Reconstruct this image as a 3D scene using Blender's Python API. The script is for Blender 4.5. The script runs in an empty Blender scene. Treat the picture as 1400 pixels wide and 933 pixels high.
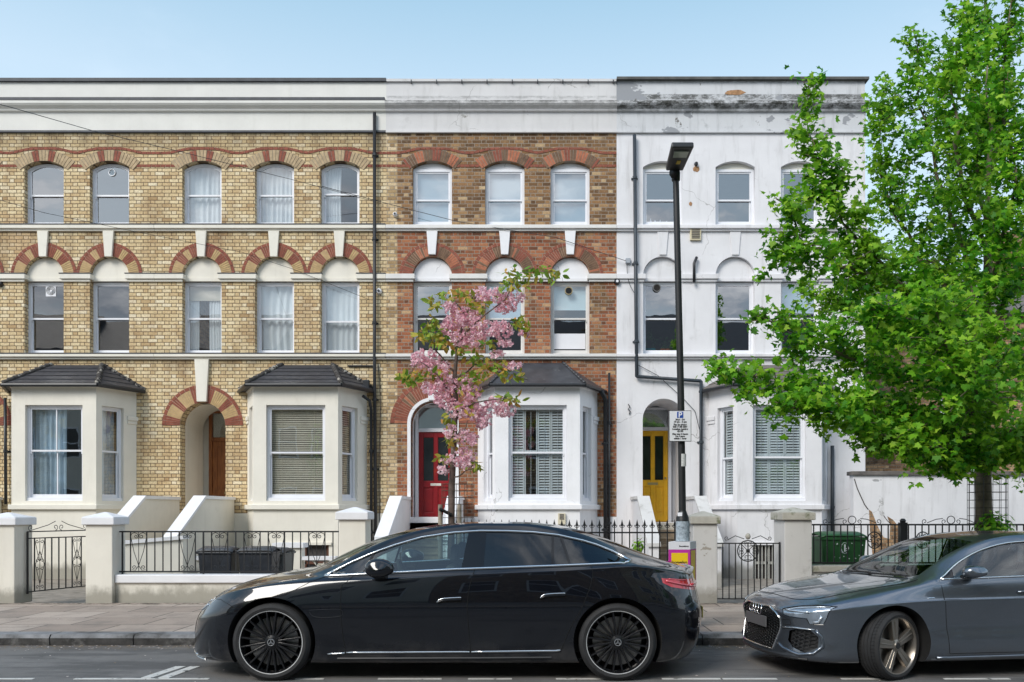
import bpy, bmesh, math, random
import numpy as np
from mathutils import Vector, Matrix
from mathutils.bvhtree import BVHTree
random.seed(7)
S = bpy.context.scene
COL = S.collection
F, CX, HY, H = 1150.0, 736.0, 700.0, 1.55      # lens in pixels of the 1400 px photo, principal point, eye height
def PX(px, d): return (px - CX) * d / F
def PZ(py, d): return H + (HY - py) * d / F
rad = math.radians
# ---------------------------------------------------------------- node helpers
class NT:
    def __init__(s, m):
        s.t = m.node_tree; s.n = s.t.nodes; s.l = s.t.links
    def new(s, kind, **kw):
        n = s.n.new(kind)
        for k, v in kw.items(): setattr(n, k, v)
        return n
    def put(s, sock, v):
        if hasattr(v, 'is_linked') or isinstance(v, bpy.types.NodeSocket): s.l.new(v, sock)
        elif v is not None:
            try: sock.default_value = v
            except Exception: sock.default_value = (v, v, v)
    def math(s, op, a, b=None, c=None):
        n = s.new('ShaderNodeMath', operation=op)
        s.put(n.inputs[0], a)
        if b is not None: s.put(n.inputs[1], b)
        if c is not None: s.put(n.inputs[2], c)
        return n.outputs[0]
    def noise(s, vec, scale, detail=4, rough=.55, dim='3D'):
        n = s.new('ShaderNodeTexNoise', noise_dimensions=dim)
        if vec is not None: s.l.new(vec, n.inputs['Vector'])
        n.inputs['Scale'].default_value = scale; n.inputs['Detail'].default_value = detail
        n.inputs['Roughness'].default_value = rough
        return n.outputs['Fac']
    def step(s, v, lo, hi, a=0., b=1.):
        n = s.new('ShaderNodeMapRange', interpolation_type='SMOOTHSTEP')
        s.put(n.inputs['Value'], v)
        for i, q in zip((1, 2, 3, 4), (lo, hi, a, b)): n.inputs[i].default_value = q
        return n.outputs[0]
    def mix(s, f, a, b, blend='MIX'):
        n = s.new('ShaderNodeMix', data_type='RGBA', blend_type=blend)
        s.put(n.inputs['Factor'], f)
        for nm, v in (('A', a), ('B', b)):
            sk = [i for i in n.inputs if i.name == nm and i.type == 'RGBA'][0]
            if isinstance(v, (tuple, list)): sk.default_value = (*v[:3], 1)
            else: s.l.new(v, sk)
        return [o for o in n.outputs if o.type == 'RGBA'][0]
    def ramp(s, v, stops, interp='LINEAR'):
        n = s.new('ShaderNodeValToRGB'); cr = n.color_ramp; cr.interpolation = interp
        while len(cr.elements) < len(stops): cr.elements.new(.5)
        for e, (p, c) in zip(cr.elements, stops): e.position = p; e.color = (*c, 1)
        s.l.new(v, n.inputs[0]); return n.outputs[0]
    def pos(s): return s.new('ShaderNodeNewGeometry').outputs['Position']
    def obj(s): return s.new('ShaderNodeTexCoord').outputs['Object']
    def sep(s, v):
        n = s.new('ShaderNodeSeparateXYZ'); s.l.new(v, n.inputs[0]); return n.outputs
    def comb(s, x, y, z):
        n = s.new('ShaderNodeCombineXYZ')
        for i, q in enumerate((x, y, z)): s.put(n.inputs[i], q)
        return n.outputs[0]
    def scale(s, v, sc):
        n = s.new('ShaderNodeVectorMath', operation='MULTIPLY'); s.l.new(v, n.inputs[0]); n.inputs[1].default_value = sc
        return n.outputs[0]
def newmat(name):
    m = bpy.data.materials.new(name); m.use_nodes = True
    return m, NT(m), m.node_tree.nodes['Principled BSDF']
def bump(nt, b, h, strength=.3, dist=.01):
    n = nt.new('ShaderNodeBump'); n.inputs['Strength'].default_value = strength; n.inputs['Distance'].default_value = dist
    nt.l.new(h, n.inputs['Height']); nt.l.new(n.outputs[0], b.inputs['Normal'])
def mat(name, col, rough=.6, metal=0., var=.12, scale=3., bmp=.0, bscale=60., col2=None, c2lo=.55, c2hi=.7, c2scale=2., spec=.5, coat=0., local=False):
    m, nt, b = newmat(name)
    p = nt.obj() if local else nt.pos()
    c = col
    if var:
        f = nt.noise(p, scale, 6, .6)
        c = nt.ramp(f, [(.3, tuple(q * (1 - var) for q in col)), (.7, tuple(min(1, q * (1 + var)) for q in col))])
    if col2:
        f2 = nt.step(nt.noise(p, c2scale, 8, .65), c2lo, c2hi)
        c = nt.mix(f2, c, col2)
    if isinstance(c, tuple): b.inputs['Base Color'].default_value = (*c, 1)
    else: nt.l.new(c, b.inputs['Base Color'])
    b.inputs['Roughness'].default_value = rough; b.inputs['Metallic'].default_value = metal
    b.inputs['Specular IOR Level'].default_value = spec
    if coat: b.inputs['Coat Weight'].default_value = coat; b.inputs['Coat Roughness'].default_value = .02
    if bmp: bump(nt, b, nt.noise(p, bscale, 5, .6), bmp, .01)
    return m
def brick_mat(name, kind):
    m, nt, b = newmat(name); p = nt.pos()
    x, y, z = nt.sep(p)
    wob = nt.math('MULTIPLY', nt.math('SUBTRACT', nt.noise(p, 7., 3), .5), .016)
    P, HH = .335, .0845
    v = nt.math('DIVIDE', nt.math('ADD', z, wob), HH); row = nt.math('FLOOR', v); fv = nt.math('SUBTRACT', v, row)
    off = nt.math('MULTIPLY', nt.math('MODULO', nt.math('ADD', row, 200.), 2.), .5)
    u = nt.math('ADD', nt.math('DIVIDE', nt.math('ADD', nt.math('ADD', x, y), nt.math('MULTIPLY', wob, 1.3)), P), off)
    u = nt.math('ADD', u, 100.)
    cell = nt.math('FLOOR', u); fu = nt.math('SUBTRACT', u, cell)
    isH = nt.math('GREATER_THAN', fu, .667)
    d = nt.math('MINIMUM', nt.math('MINIMUM', fu, nt.math('ABSOLUTE', nt.math('SUBTRACT', fu, .667))), nt.math('SUBTRACT', 1., fu))
    d = nt.math('MULTIPLY', d, P)
    dv = nt.math('MULTIPLY', nt.math('MINIMUM', fv, nt.math('SUBTRACT', 1., fv)), HH)
    dist = nt.math('MINIMUM', d, dv)
    mask = nt.step(dist, .004, .0105)
    wn = nt.new('ShaderNodeTexWhiteNoise', noise_dimensions='3D')
    nt.l.new(nt.comb(nt.math('ADD', cell, nt.math('MULTIPLY', isH, .5)), row, 3.), wn.inputs['Vector'])
    r = wn.outputs['Value']
    u2 = nt.noise(nt.scale(p, (1., 1., 1.6)), 13., 5, .7); big = nt.noise(p, .55, 5, .6); med = nt.noise(p, 2.3, 6, .65); fine = nt.noise(p, 30., 4)
    if kind == 'yellow':
        c = nt.ramp(r, [(0, (.46, .31, .16)), (.05, (.64, .47, .26)), (.45, (.75, .59, .345)), (.8, (.82, .675, .425)), (1, (.88, .77, .56))])
        c = nt.mix(nt.step(med, .50, .72, 0, .55), c, (.42, .26, .13))
        c = nt.mix(nt.step(big, .54, .68, 0, .5), c, (.50, .30, .15))
        # sooty browner strip of the next house beyond x=-9.1 and a smooth darkening towards the top courses
        c = nt.mix(nt.math('MULTIPLY', nt.step(nt.noise(nt.scale(p, (1.2, 1., .35)), 1.4, 5), .5, .68), .45), c, (.30, .18, .09))
        c = nt.mix(nt.math('MULTIPLY', nt.step(z, 9.85, 10.4), .5), c, (.38, .29, .16))
        mort = (.145, .10, .062)
    elif kind == 'red':
        cr = nt.ramp(r, [(0, (.14, .055, .033)), (.2, (.26, .085, .042)), (.6, (.37, .125, .060)), (.88, (.45, .19, .095)), (1, (.56, .36, .20))])
        cb = nt.ramp(r, [(0, (.12, .065, .035)), (.3, (.20, .11, .052)), (.7, (.31, .17, .08)), (.9, (.42, .26, .13)), (1, (.60, .44, .26))])
        s = nt.math('ADD', nt.step(z, 8.45, 8.1), nt.math('MULTIPLY', nt.math('SUBTRACT', med, .5), 2.0))
        f = nt.step(s, .35, .6)
        f = nt.math('MULTIPLY', f, nt.step(nt.noise(nt.scale(p, (1, 1, .8)), 1.1, 5), .36, .48))
        c = nt.mix(f, cb, cr)
        c = nt.mix(nt.math('MULTIPLY', nt.step(nt.noise(nt.scale(p, (1., 1., .5)), 2.1, 6), .52, .7), .55), c, (.13, .085, .05))
        ys = nt.math('MULTIPLY', nt.step(x, -3.36, -3.345), -1.); ys = nt.math('ADD', ys, 1.)
        c = nt.mix(ys, c, nt.ramp(r, [(0, (.30, .19, .09)), (.5, (.60, .44, .24)), (1, (.78, .62, .40))]))
        mort = (.30, .25, .20)
    else:
        c = nt.ramp(r, [(0, (.16, .09, .05)), (.5, (.33, .19, .10)), (1, (.5, .33, .19))]); mort = (.2, .17, .13)
    c = nt.mix(nt.step(fine, .35, .7, 0, .3), c, (.12, .085, .05))
    sill = nt.math('ADD', nt.math('MULTIPLY', nt.step(z, 7.7, 8.28), nt.step(z, 8.6, 8.3)), nt.math('MULTIPLY', nt.step(z, 4.7, 5.2), nt.step(z, 5.5, 5.25)))
    sill = nt.math('ADD', sill, nt.math('MULTIPLY', nt.step(z, 10.0, 10.55), 1.1))
    c = nt.mix(nt.math('MULTIPLY', nt.math('MULTIPLY', sill, nt.step(nt.noise(nt.scale(p, (1.6, 1.6, .5)), 1.7, 7, .7), .42, .62)), .5), c, (.13, .095, .06))
    c = nt.mix(nt.step(u2, .5, .72, 0, .40), c, (.12, .075, .045) if kind == 'red' else (.34, .22, .12)); c = nt.mix(nt.step(u2, .46, .30, 0, .30), c, (.66, .50, .36) if kind == 'red' else (.88, .78, .6))
    c = nt.mix(mask, mort, c)
    nt.l.new(c, b.inputs['Base Color']); b.inputs['Roughness'].default_value = .9; b.inputs['Specular IOR Level'].default_value = .2
    bump(nt, b, nt.math('ADD', nt.math('MULTIPLY', mask, 1.), nt.math('MULTIPLY', fine, .5)), .55, .012)
    return m
def render_mat(name, col, stain=(.2, .2, .19), amount=.3, cracks=True, peel=None, streak=.2, topdark=None, seed=0.):
    """painted stucco: blotches, vertical streaks, hairline cracks and peeled patches"""
    m, nt, b = newmat(name); p = nt.pos()
    if seed:
        n = nt.new('ShaderNodeVectorMath', operation='ADD'); nt.l.new(p, n.inputs[0]); n.inputs[1].default_value = (seed, seed * 2, seed); p2 = n.outputs[0]
    else: p2 = p
    x, y, z = nt.sep(p)
    c = nt.ramp(nt.noise(p2, 1.3, 6, .6), [(.3, tuple(q * .93 for q in col)), (.7, tuple(min(1, q * 1.04) for q in col))])
    st = nt.noise(nt.scale(p2, (3., 3., .35)), 1.6, 6, .65)
    c = nt.mix(nt.step(st, .5, .78, 0, streak), c, stain)
    c = nt.mix(nt.step(nt.noise(p2, 2.7, 9, .7), .56, .78, 0, amount), c, stain)
    if topdark:
        for (za, zb, zc, amt) in topdark:   # stained ledge: band za..zc strongest at zb
            f = nt.math('MULTIPLY', nt.step(z, za, zb), nt.step(z, zc, zc - .02))
            f = nt.math('MULTIPLY', f, nt.step(nt.noise(nt.scale(p2, (1.3, 1.3, 2.6)), 2.6, 10, .78), .36, .60))
            c = nt.mix(nt.math('MULTIPLY', f, amt), c, (.05, .05, .045))
    if peel:
        f = nt.step(nt.noise(nt.scale(p2, (1., 1., 1.7)), peel[0], 5, .55), peel[1], peel[1] + .012)
        c = nt.mix(f, c, peel[2])
        f = nt.step(nt.noise(nt.scale(p2, (1.4, 1.4, 1.)), peel[0] * 2.2, 7, .75), peel[1] + .04, peel[1] + .05)
        c = nt.mix(f, c, (.16, .15, .14))
    h = nt.noise(p, 26., 6, .6)
    if cracks:
        vo = nt.new('ShaderNodeTexVoronoi', feature='DISTANCE_TO_EDGE'); vo.inputs['Scale'].default_value = .42
        n = nt.new('ShaderNodeTexNoise'); n.inputs['Scale'].default_value = 2.2; n.inputs['Detail'].default_value = 6; nt.l.new(p2, n.inputs['Vector'])
        ad = nt.new('ShaderNodeVectorMath', operation='MULTIPLY_ADD'); nt.l.new(n.outputs['Color'], ad.inputs[0]); ad.inputs[1].default_value = (.7, .7, .7); nt.l.new(p2, ad.inputs[2])
        nt.l.new(ad.outputs[0], vo.inputs['Vector'])
        f = nt.math('MULTIPLY', nt.step(vo.outputs['Distance'], .0045, .0015), nt.step(nt.noise(p2, .8, 2), .5, .56))
        c = nt.mix(nt.math('MULTIPLY', f, .55), c, (.2, .19, .18))
    # rain splash and green algae near the ground
    n2 = nt.noise(nt.scale(p2, (1., 1., .6)), 5., 8, .7)
    c = nt.mix(nt.math('MULTIPLY', nt.step(nt.math('SUBTRACT', z, nt.math('MULTIPLY', n2, .45)), .22, .0), .7), c, (.20, .185, .145))
    nt.l.new(c, b.inputs['Base Color']); b.inputs['Roughness'].default_value = .8; b.inputs['Specular IOR Level'].default_value = .25
    bump(nt, b, h, .18, .01)
    return m
M = {}
M['byellow'] = brick_mat('yellow_stock_brick', 'yellow'); M['bred'] = brick_mat('red_brick', 'red'); M['bbrown'] = brick_mat('brown_brick', 'brown')
M['cream'] = render_mat('cream_masonry_paint', (.79, .755, .67), (.44, .40, .32), .22, False, None, .2)
M['creamp'] = render_mat('cream_parapet_paint', (.74, .73, .69), (.42, .40, .34), .22, False, None, .15)
M['whitebay'] = render_mat('white_bay_paint', (.82, .82, .84), (.40, .40, .40), .15, True, None, .2)
M['whitewall'] = render_mat('weathered_white_render', (.74, .735, .755), (.38, .37, .365), .42, True, (.55, .70, (.36, .36, .37)), .5)
M['par3'] = render_mat('stained_parapet_paint', (.64, .63, .63), (.26, .25, .23), .5, True, (1.2, .70, (.30, .29, .27)), .4, [(11.05, 11.28, 11.30, .85), (11.35, 11.42, 11.46, .4)], 3.)
M['par4'] = render_mat('peeling_parapet_paint', (.60, .61, .63), (.22, .23, .23), .7, True, (.8, .60, (.30, .31, .33)), .6, [(10.95, 11.15, 11.31, 1.), (11.35, 11.37, 11.5, .9), (11.7, 11.8, 11.9, .5)], 5.)
M['stonecap'] = mat('mossy_stone', (.47, .45, .40), .9, var=.2, bmp=.5, bscale=40, col2=(.17, .18, .11), c2lo=.5, c2hi=.7, c2scale=6)
M['pier'] = render_mat('worn_white_pier', (.62, .61, .60), (.24, .23, .20), .55, True, (1.5, .66, (.36, .33, .29)), .5, None, 2.)
M['lead'] = mat('lead_flashing', (.05, .055, .065), .6, var=.3, scale=5)
M['slate'] = mat('roof_slate', (.045, .045, .052), .55, var=.35, scale=9, bmp=.4, bscale=20, col2=(.12, .12, .115), c2lo=.55, c2hi=.8, c2scale=5)
M['leadroof'] = mat('felted_roof', (.05, .052, .06), .4, var=.3, scale=4, bmp=.3, bscale=12, col2=(.22, .23, .24), c2lo=.58, c2hi=.8, c2scale=6)
M['oldroof'] = mat('weathered_roof', (.14, .125, .115), .8, var=.3, bmp=.5, bscale=20, col2=(.05, .05, .05))
M['ridge'] = mat('mortared_hip_tiles', (.06, .055, .052), .9, var=.3, bmp=.8, bscale=25, col2=(.42, .40, .36), c2lo=.55, c2hi=.62, c2scale=7)
M['black'] = mat('black_iron_paint', (.013, .014, .016), .45, var=.2, scale=8, bmp=.1)
M['pipe'] = mat('black_plastic_pipe', (.016, .018, .022), .4, var=.2, scale=6)
M['pipeb'] = mat('blue_black_pipe', (.03, .04, .052), .45, var=.2, scale=6)
M['upvc'] = mat('white_window_paint', (.78, .79, .83), .35, var=.04)
M['woodwhite'] = mat('aged_white_timber', (.70, .69, .67), .5, var=.08, col2=(.3, .27, .22), c2lo=.68, c2hi=.78, c2scale=9)
M['redb'] = mat('red_arch_brick', (.25, .078, .048), .85, var=.3, scale=9, bmp=.3)
M['redb2'] = mat('orange_arch_brick', (.40, .145, .078), .85, var=.3, scale=9, bmp=.3)
M['darkb'] = mat('dark_arch_brick', (.17, .10, .06), .85, var=.35, scale=9, bmp=.3)
M['buffb'] = mat('buff_arch_brick', (.50, .35, .17), .85, var=.2, scale=9, bmp=.3)
M['greyb'] = mat('grimed_buff_brick', (.44, .33, .20), .85, var=.25, scale=9, bmp=.3)
M['mortar'] = mat('pink_mortar', (.46, .32, .24), .9, var=.15)
M['mortarg'] = mat('grey_mortar', (.30, .26, .21), .9, var=.2)
M['dark'] = mat('dim_room', (.055, .05, .048), .9, var=.2)
M['room'] = mat('room_plaster', (.22, .20, .18), .9, var=.1)
M['asph'] = None
def glass_mat(name, refl, tint, rough=.0, dens=0., dens_col=(.02, .025, .03)):
    """flat window glass: fresnel boosted reflection over a tinted see-through layer"""
    m, nt, b = newmat(name); nt.n.remove(b)
    out = [n for n in nt.n if n.type == 'OUTPUT_MATERIAL'][0]
    tr = nt.new('ShaderNodeBsdfTransparent'); tr.inputs[0].default_value = (*tint, 1)
    base = tr.outputs[0]
    if dens:
        df = nt.new('ShaderNodeBsdfDiffuse'); df.inputs[0].default_value = (*dens_col, 1)
        mx = nt.new('ShaderNodeMixShader'); mx.inputs[0].default_value = dens; nt.l.new(base, mx.inputs[1]); nt.l.new(df.outputs[0], mx.inputs[2]); base = mx.outputs[0]
    gl = nt.new('ShaderNodeBsdfGlossy'); gl.inputs['Roughness'].default_value = rough
    bp = nt.new('ShaderNodeBump'); bp.inputs['Strength'].default_value = .05; bp.inputs['Distance'].default_value = .02
    nt.l.new(nt.noise(nt.pos(), 1.6, 2), bp.inputs['Height']); nt.l.new(bp.outputs[0], gl.inputs['Normal'])
    fr = nt.new('ShaderNodeLayerWeight'); fr.inputs[0].default_value = .5
    f = nt.math('ADD', nt.math('MULTIPLY', nt.math('POWER', fr.outputs['Facing'], 4.), .75), refl); f = nt.math('MINIMUM', f, 1.)
    mx = nt.new('ShaderNodeMixShader'); nt.l.new(f, mx.inputs[0]); nt.l.new(base, mx.inputs[1]); nt.l.new(gl.outputs[0], mx.inputs[2])
    nt.l.new(mx.outputs[0], out.inputs[0])
    return m
M['glass'] = glass_mat('window_glass', .24, (.85, .9, .92))
M['glassS'] = glass_mat('sky_reflecting_glass', .38, (.75, .82, .88))
M['glassF'] = glass_mat('frosted_glass', .10, (.6, .75, .8), .25, .6, (.50, .66, .74))
# ---------------------------------------------------------------- mesh builder
ORI = {}
class MB:
    def __init__(s, M4=None): s.v = []; s.f = []; s.m = []; s.M = M4
    def add(s, vs, fs, mi=0):
        o = len(s.v)
        if s.M is not None: vs = [tuple(s.M @ Vector(q)) for q in vs]
        s.v += [tuple(q) for q in vs]; s.f += [tuple(i + o for i in f) for f in fs]; s.m += [mi] * len(fs); return s
    def box(s, x0, x1, y0, y1, z0, z1, mi=0):
        return s.add([(x0, y0, z0), (x1, y0, z0), (x1, y1, z0), (x0, y1, z0), (x0, y0, z1), (x1, y0, z1), (x1, y1, z1), (x0, y1, z1)],
                     [(3, 2, 1, 0), (4, 5, 6, 7), (0, 1, 5, 4), (1, 2, 6, 5), (2, 3, 7, 6), (3, 0, 4, 7)], mi)
    def prism(s, poly, y0, y1, mi=0):            # poly in (x,z), extruded along y
        n = len(poly)
        vs = [(x, y0, z) for x, z in poly] + [(x, y1, z) for x, z in poly]
        return s.add(vs, [tuple(range(n)), tuple(range(2 * n - 1, n - 1, -1))] + [(i, i + n, (i + 1) % n + n, (i + 1) % n) for i in range(n)], mi)
    def ring(s, outer, inner, y0, y1, mi=0):     # closed frame between two outlines (x,z) of equal length
        n = len(outer)
        vs = [(x, y0, z) for x, z in outer] + [(x, y0, z) for x, z in inner] + [(x, y1, z) for x, z in outer] + [(x, y1, z) for x, z in inner]
        fs = []
        for i in range(n):
            j = (i + 1) % n
            fs += [(i, j, j + n, i + n), (i + 2 * n, i + 3 * n, j + 3 * n, j + 2 * n), (i, i + 2 * n, j + 2 * n, j), (i + n, j + n, j + 3 * n, i + 3 * n)]
        return s.add(vs, fs, mi)
    def hull(s, bottom, top, mi=0):              # two same-length 3D loops joined and capped
        n = len(bottom)
        return s.add(list(bottom) + list(top), [tuple(range(n - 1, -1, -1)), tuple(range(n, 2 * n))] + [(i, (i + 1) % n, (i + 1) % n + n, i + n) for i in range(n)], mi)
    def tube(s, pts, r, n=6, mi=0, closed=False):
        pts = [Vector(p) for p in pts]; k = len(pts)
        rs = r if isinstance(r, (list, tuple)) else [r] * k
        rings = []; up = None
        for i, p in enumerate(pts):
            a = pts[(i - 1) % k] if (i or closed) else p; b = pts[(i + 1) % k] if (i < k - 1 or closed) else p
            t = (b - a)
            t = t.normalized() if t.length > 1e-9 else Vector((0, 0, 1))
            if up is None: up = Vector((0, 1, 0)) if abs(t.y) < .9 else Vector((1, 0, 0))
            u = (up - t * up.dot(t));
            if u.length < 1e-5: u = t.orthogonal()
            u.normalize(); w = t.cross(u); up = u
            rings.append([p + (u * math.cos(2 * math.pi * q / n) + w * math.sin(2 * math.pi * q / n)) * rs[i] for q in range(n)])
        vs = [v for rg in rings for v in rg]; fs = []
        for i in range(k if closed else k - 1):
            j = (i + 1) % k
            for q in range(n): fs.append((i * n + q, i * n + (q + 1) % n, j * n + (q + 1) % n, j * n + q))
        if not closed: fs += [tuple(range(n - 1, -1, -1)), tuple(range((k - 1) * n, k * n))]
        return s.add(vs, fs, mi)
    def lathe(s, prof, c=(0, 0, 0), axis='z', n=24, mi=0, mis=None):   # prof [(r, h)]
        vs = []; k = len(prof)
        for r, h in prof:
            for q in range(n):
                a = 2 * math.pi * q / n; ca, sa = r * math.cos(a), r * math.sin(a)
                vs.append((c[0] + ca, c[1] + sa, c[2] + h) if axis == 'z' else (c[0] + ca, c[1] + h, c[2] + sa))
        for i in range(k - 1):
            s.add([], [], 0)
        o = len(s.v)
        s.add(vs, [], 0)
        for i in range(k - 1):
            for q in range(n):
                s.f.append((o + i * n + q, o + i * n + (q + 1) % n, o + (i + 1) * n + (q + 1) % n, o + (i + 1) * n + q)); s.m.append(mis[i] if mis else mi)
        return s
    def build(s, name, mats, parent=None, smooth=False, bevel=0, auto=None):
        me = bpy.data.meshes.new(name)
        off = ORI.get(parent.name, Vector()) if parent else Vector()
        me.from_pydata([(q[0] - off.x, q[1] - off.y, q[2] - off.z) for q in s.v], [], s.f)
        if not isinstance(mats, (list, tuple)): mats = [mats]
        for q in mats: me.materials.append(q)
        if len(mats) > 1: me.polygons.foreach_set('material_index', s.m)
        bm = bmesh.new(); bm.from_mesh(me)
        bmesh.ops.recalc_face_normals(bm, faces=bm.faces); bm.to_mesh(me); bm.free()
        if smooth: me.polygons.foreach_set('use_smooth', [True] * len(me.polygons))
        if auto: me.set_sharp_from_angle(angle=rad(auto))
        me.update()
        o = bpy.data.objects.new(name, me); COL.objects.link(o)
        if parent: o.parent = parent; ORI[o.name] = off
        if bevel:
            md = o.modifiers.new('b', 'BEVEL'); md.width = bevel; md.segments = 2; md.limit_method = 'ANGLE'; md.angle_limit = rad(40)
        return o
def tag(o, label=None, cat=None, group=None, kind=None):
    if label: o['label'] = label
    if cat: o['category'] = cat
    if group: o['group'] = group
    if kind: o['kind'] = kind
    return o
def thing(name, loc, label, cat, group=None, rz=0):
    o = bpy.data.objects.new(name, None); COL.objects.link(o); o.location = loc; o.rotation_euler.z = rz
    ORI[o.name] = Vector(loc) if rz == 0 else Vector(); o.empty_display_size = .2
    return tag(o, label, cat, group)
def struct(name, mb, mats, **k): return tag(mb.build(name, mats, **k), kind='structure')
def curve_wall(name, outer, holes, y0, thick, m, parent):
    """flat wall with openings: filled 2D curve, extruded; front face at y0"""
    cu = bpy.data.curves.new(name, 'CURVE'); cu.dimensions = '2D'; cu.fill_mode = 'BOTH'; cu.extrude = thick / 2
    for poly in [outer] + holes:
        sp = cu.splines.new('POLY'); sp.points.add(len(poly) - 1)
        for q, (x, z) in zip(sp.points, poly): q.co = (x, z, 0, 1)
        sp.use_cyclic_u = True
    ob = bpy.data.objects.new(name, cu); COL.objects.link(ob)
    bpy.context.view_layer.update()
    me = bpy.data.meshes.new_from_object(ob.evaluated_get(bpy.context.evaluated_depsgraph_get()))
    bpy.data.objects.remove(ob)
    off = ORI[parent.name]
    for v in me.vertices:
        x, z, d = v.co; v.co = (x - off.x, y0 + thick / 2 - d - off.y, z - off.z)
    bm = bmesh.new(); bm.from_mesh(me); bmesh.ops.recalc_face_normals(bm, faces=bm.faces); bm.to_mesh(me); bm.free()
    me.materials.clear(); me.materials.append(m); me.name = name
    o = bpy.data.objects.new(name, me); COL.objects.link(o); o.parent = parent; ORI[o.name] = off
    return o
def text_obj(name, txt, size, loc, m, parent, rot=(math.pi / 2, 0, 0), ext=.001, align='CENTER', sx=1., bold=0.):
    cu = bpy.data.curves.new(name, 'FONT'); cu.body = txt; cu.size = size; cu.extrude = ext; cu.align_x = align; cu.offset = bold; cu.space_line = .95
    ob = bpy.data.objects.new(name, cu); COL.objects.link(ob); bpy.context.view_layer.update()
    me = bpy.data.meshes.new_from_object(ob.evaluated_get(bpy.context.evaluated_depsgraph_get())); bpy.data.objects.remove(ob)
    R = Matrix.Translation(loc) @ Matrix.Rotation(rot[2], 4, 'Z') @ Matrix.Rotation(rot[0], 4, 'X') @ Matrix.Diagonal((sx, 1, 1, 1))
    me.transform(R)
    if parent is not None:
        off = ORI.get(parent.name, Vector()); me.transform(Matrix.Translation(-off))
    me.materials.clear(); me.materials.append(m)
    o = bpy.data.objects.new(name, me); COL.objects.link(o)
    if parent is not None: o.parent = parent; ORI[o.name] = off
    return o
def arch_poly(cx, w, z0, zs, rise, n=14):
    """rectangle with a curved head; rise==w/2 gives a semicircle"""
    pts = [(cx + w / 2, z0)]
    if rise <= 1e-4: return [(cx - w / 2, z0), (cx + w / 2, z0), (cx + w / 2, zs), (cx - w / 2, zs)]
    R = (w * w / 4 + rise * rise) / (2 * rise); zc = zs + rise - R; a0 = math.asin(min(1, w / 2 / R))
    if rise >= w / 2 - 1e-6: a0 = math.pi / 2
    for i in range(n + 1):
        a = a0 - 2 * a0 * i / n
        pts.append((cx + R * math.sin(a), zc + R * math.cos(a)))
    pts.append((cx - w / 2, z0))
    return pts
D = 20.0
def pz(py): return PZ(py, D)
Zc = dict(top=pz(108), cop=pz(112), blk=pz(141.5), cor=pz(155), fr=pz(181), s1t=pz(309), s1b=pz(317), imt=pz(375), imb=pz(386), s2t=pz(485), s2b=pz(492))
def voussoirs(cx, zc, r0, r1, a_from, a_to, n, pick, mats, mort, parent, y0=D - .004, header=None, hm=0, skip=None, wob=0):
    """arch ring: mortar bed plus one wedge per brick; angles from vertical (0 = crown)"""
    mb = MB()
    k = 24; P = []
    for i in range(k + 1):
        a = a_from + (a_to - a_from) * i / k; P.append((math.sin(a), math.cos(a)))
    poly = [(cx + r1 * s, zc + r1 * c) for s, c in P]; pin = [(cx + r0 * s, zc + r0 * c) for s, c in P]
    for i in range(k):
        mb.prism([poly[i], poly[i + 1], pin[i + 1], pin[i]], y0 - .003, y0 + .003, len(mats))
    g = .007
    rr = r1 - (header or 0)
    def wedge(a, b, ra, rb, mi):
        mb.prism([(cx + ra * math.sin(a) , zc + ra * math.cos(a)), (cx + rb * math.sin(a), zc + rb * math.cos(a)), (cx + rb * math.sin(b), zc + rb * math.cos(b)), (cx + ra * math.sin(b), zc + ra * math.cos(b))], y0 - .010 - random.random() * .004, y0 - .003 - .0005, mi)
    for i in range(n):
        a = a_from + (a_to - a_from) * i / n; b = a_from + (a_to - a_from) * (i + 1) / n
        da = g / r1
        mi = pick((a + b) / 2, i)
        if skip and skip((a + b) / 2): continue
        wedge(a + da, b - da, r0 + .004, rr - g * .8, mi)
    if header:
        nh = max(6, int(abs(a_to - a_from) * r1 / .13))
        for i in range(nh):
            a = a_from + (a_to - a_from) * i / nh; b = a_from + (a_to - a_from) * (i + 1) / nh
            wedge(a + g / r1, b - g / r1, rr + g * .6, r1 - .003, hm)
    return mb.build('brick_arch', mats + [mort], parent)
def curtain(mb, x0, x1, y, z0, z1, folds=6, amp=.03, flare=0.):
    n = max(8, folds * 6); vs = []; rows = 6
    for r in range(rows + 1):
        t = r / rows
        for i in range(n + 1):
            u = i / n
            xx = x0 + (x1 - x0) * u * (1 - flare * math.sin(t * math.pi) * .5)
            vs.append((xx, y + amp * math.sin(u * folds * 2 * math.pi + math.sin(u * 9 + t) * .8) * (.5 + .5 * t) + .01 * math.sin(u * 31), z1 + (z0 - z1) * t))
    fs = [(r * (n + 1) + i, r * (n + 1) + i + 1, (r + 1) * (n + 1) + i + 1, (r + 1) * (n + 1) + i) for r in range(rows) for i in range(n)]
    mb.add(vs, fs)
M['curtain'] = mat('white_net_curtain', (.88, .89, .90), .9, var=.04)
M['curtainb'] = mat('blue_grey_curtain', (.44, .56, .66), .9, var=.25, scale=2, col2=(.62, .60, .47), c2scale=1.2)
M['blind'] = mat('beige_slat_blind', (.68, .60, .48), .6, var=.1)
M['shutter'] = mat('white_shutter_paint', (.74, .77, .78), .45, var=.03)
M['frost'] = mat('pale_blue_roller_blind', (.72, .84, .87), .7, var=.06, scale=1.2)
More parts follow.
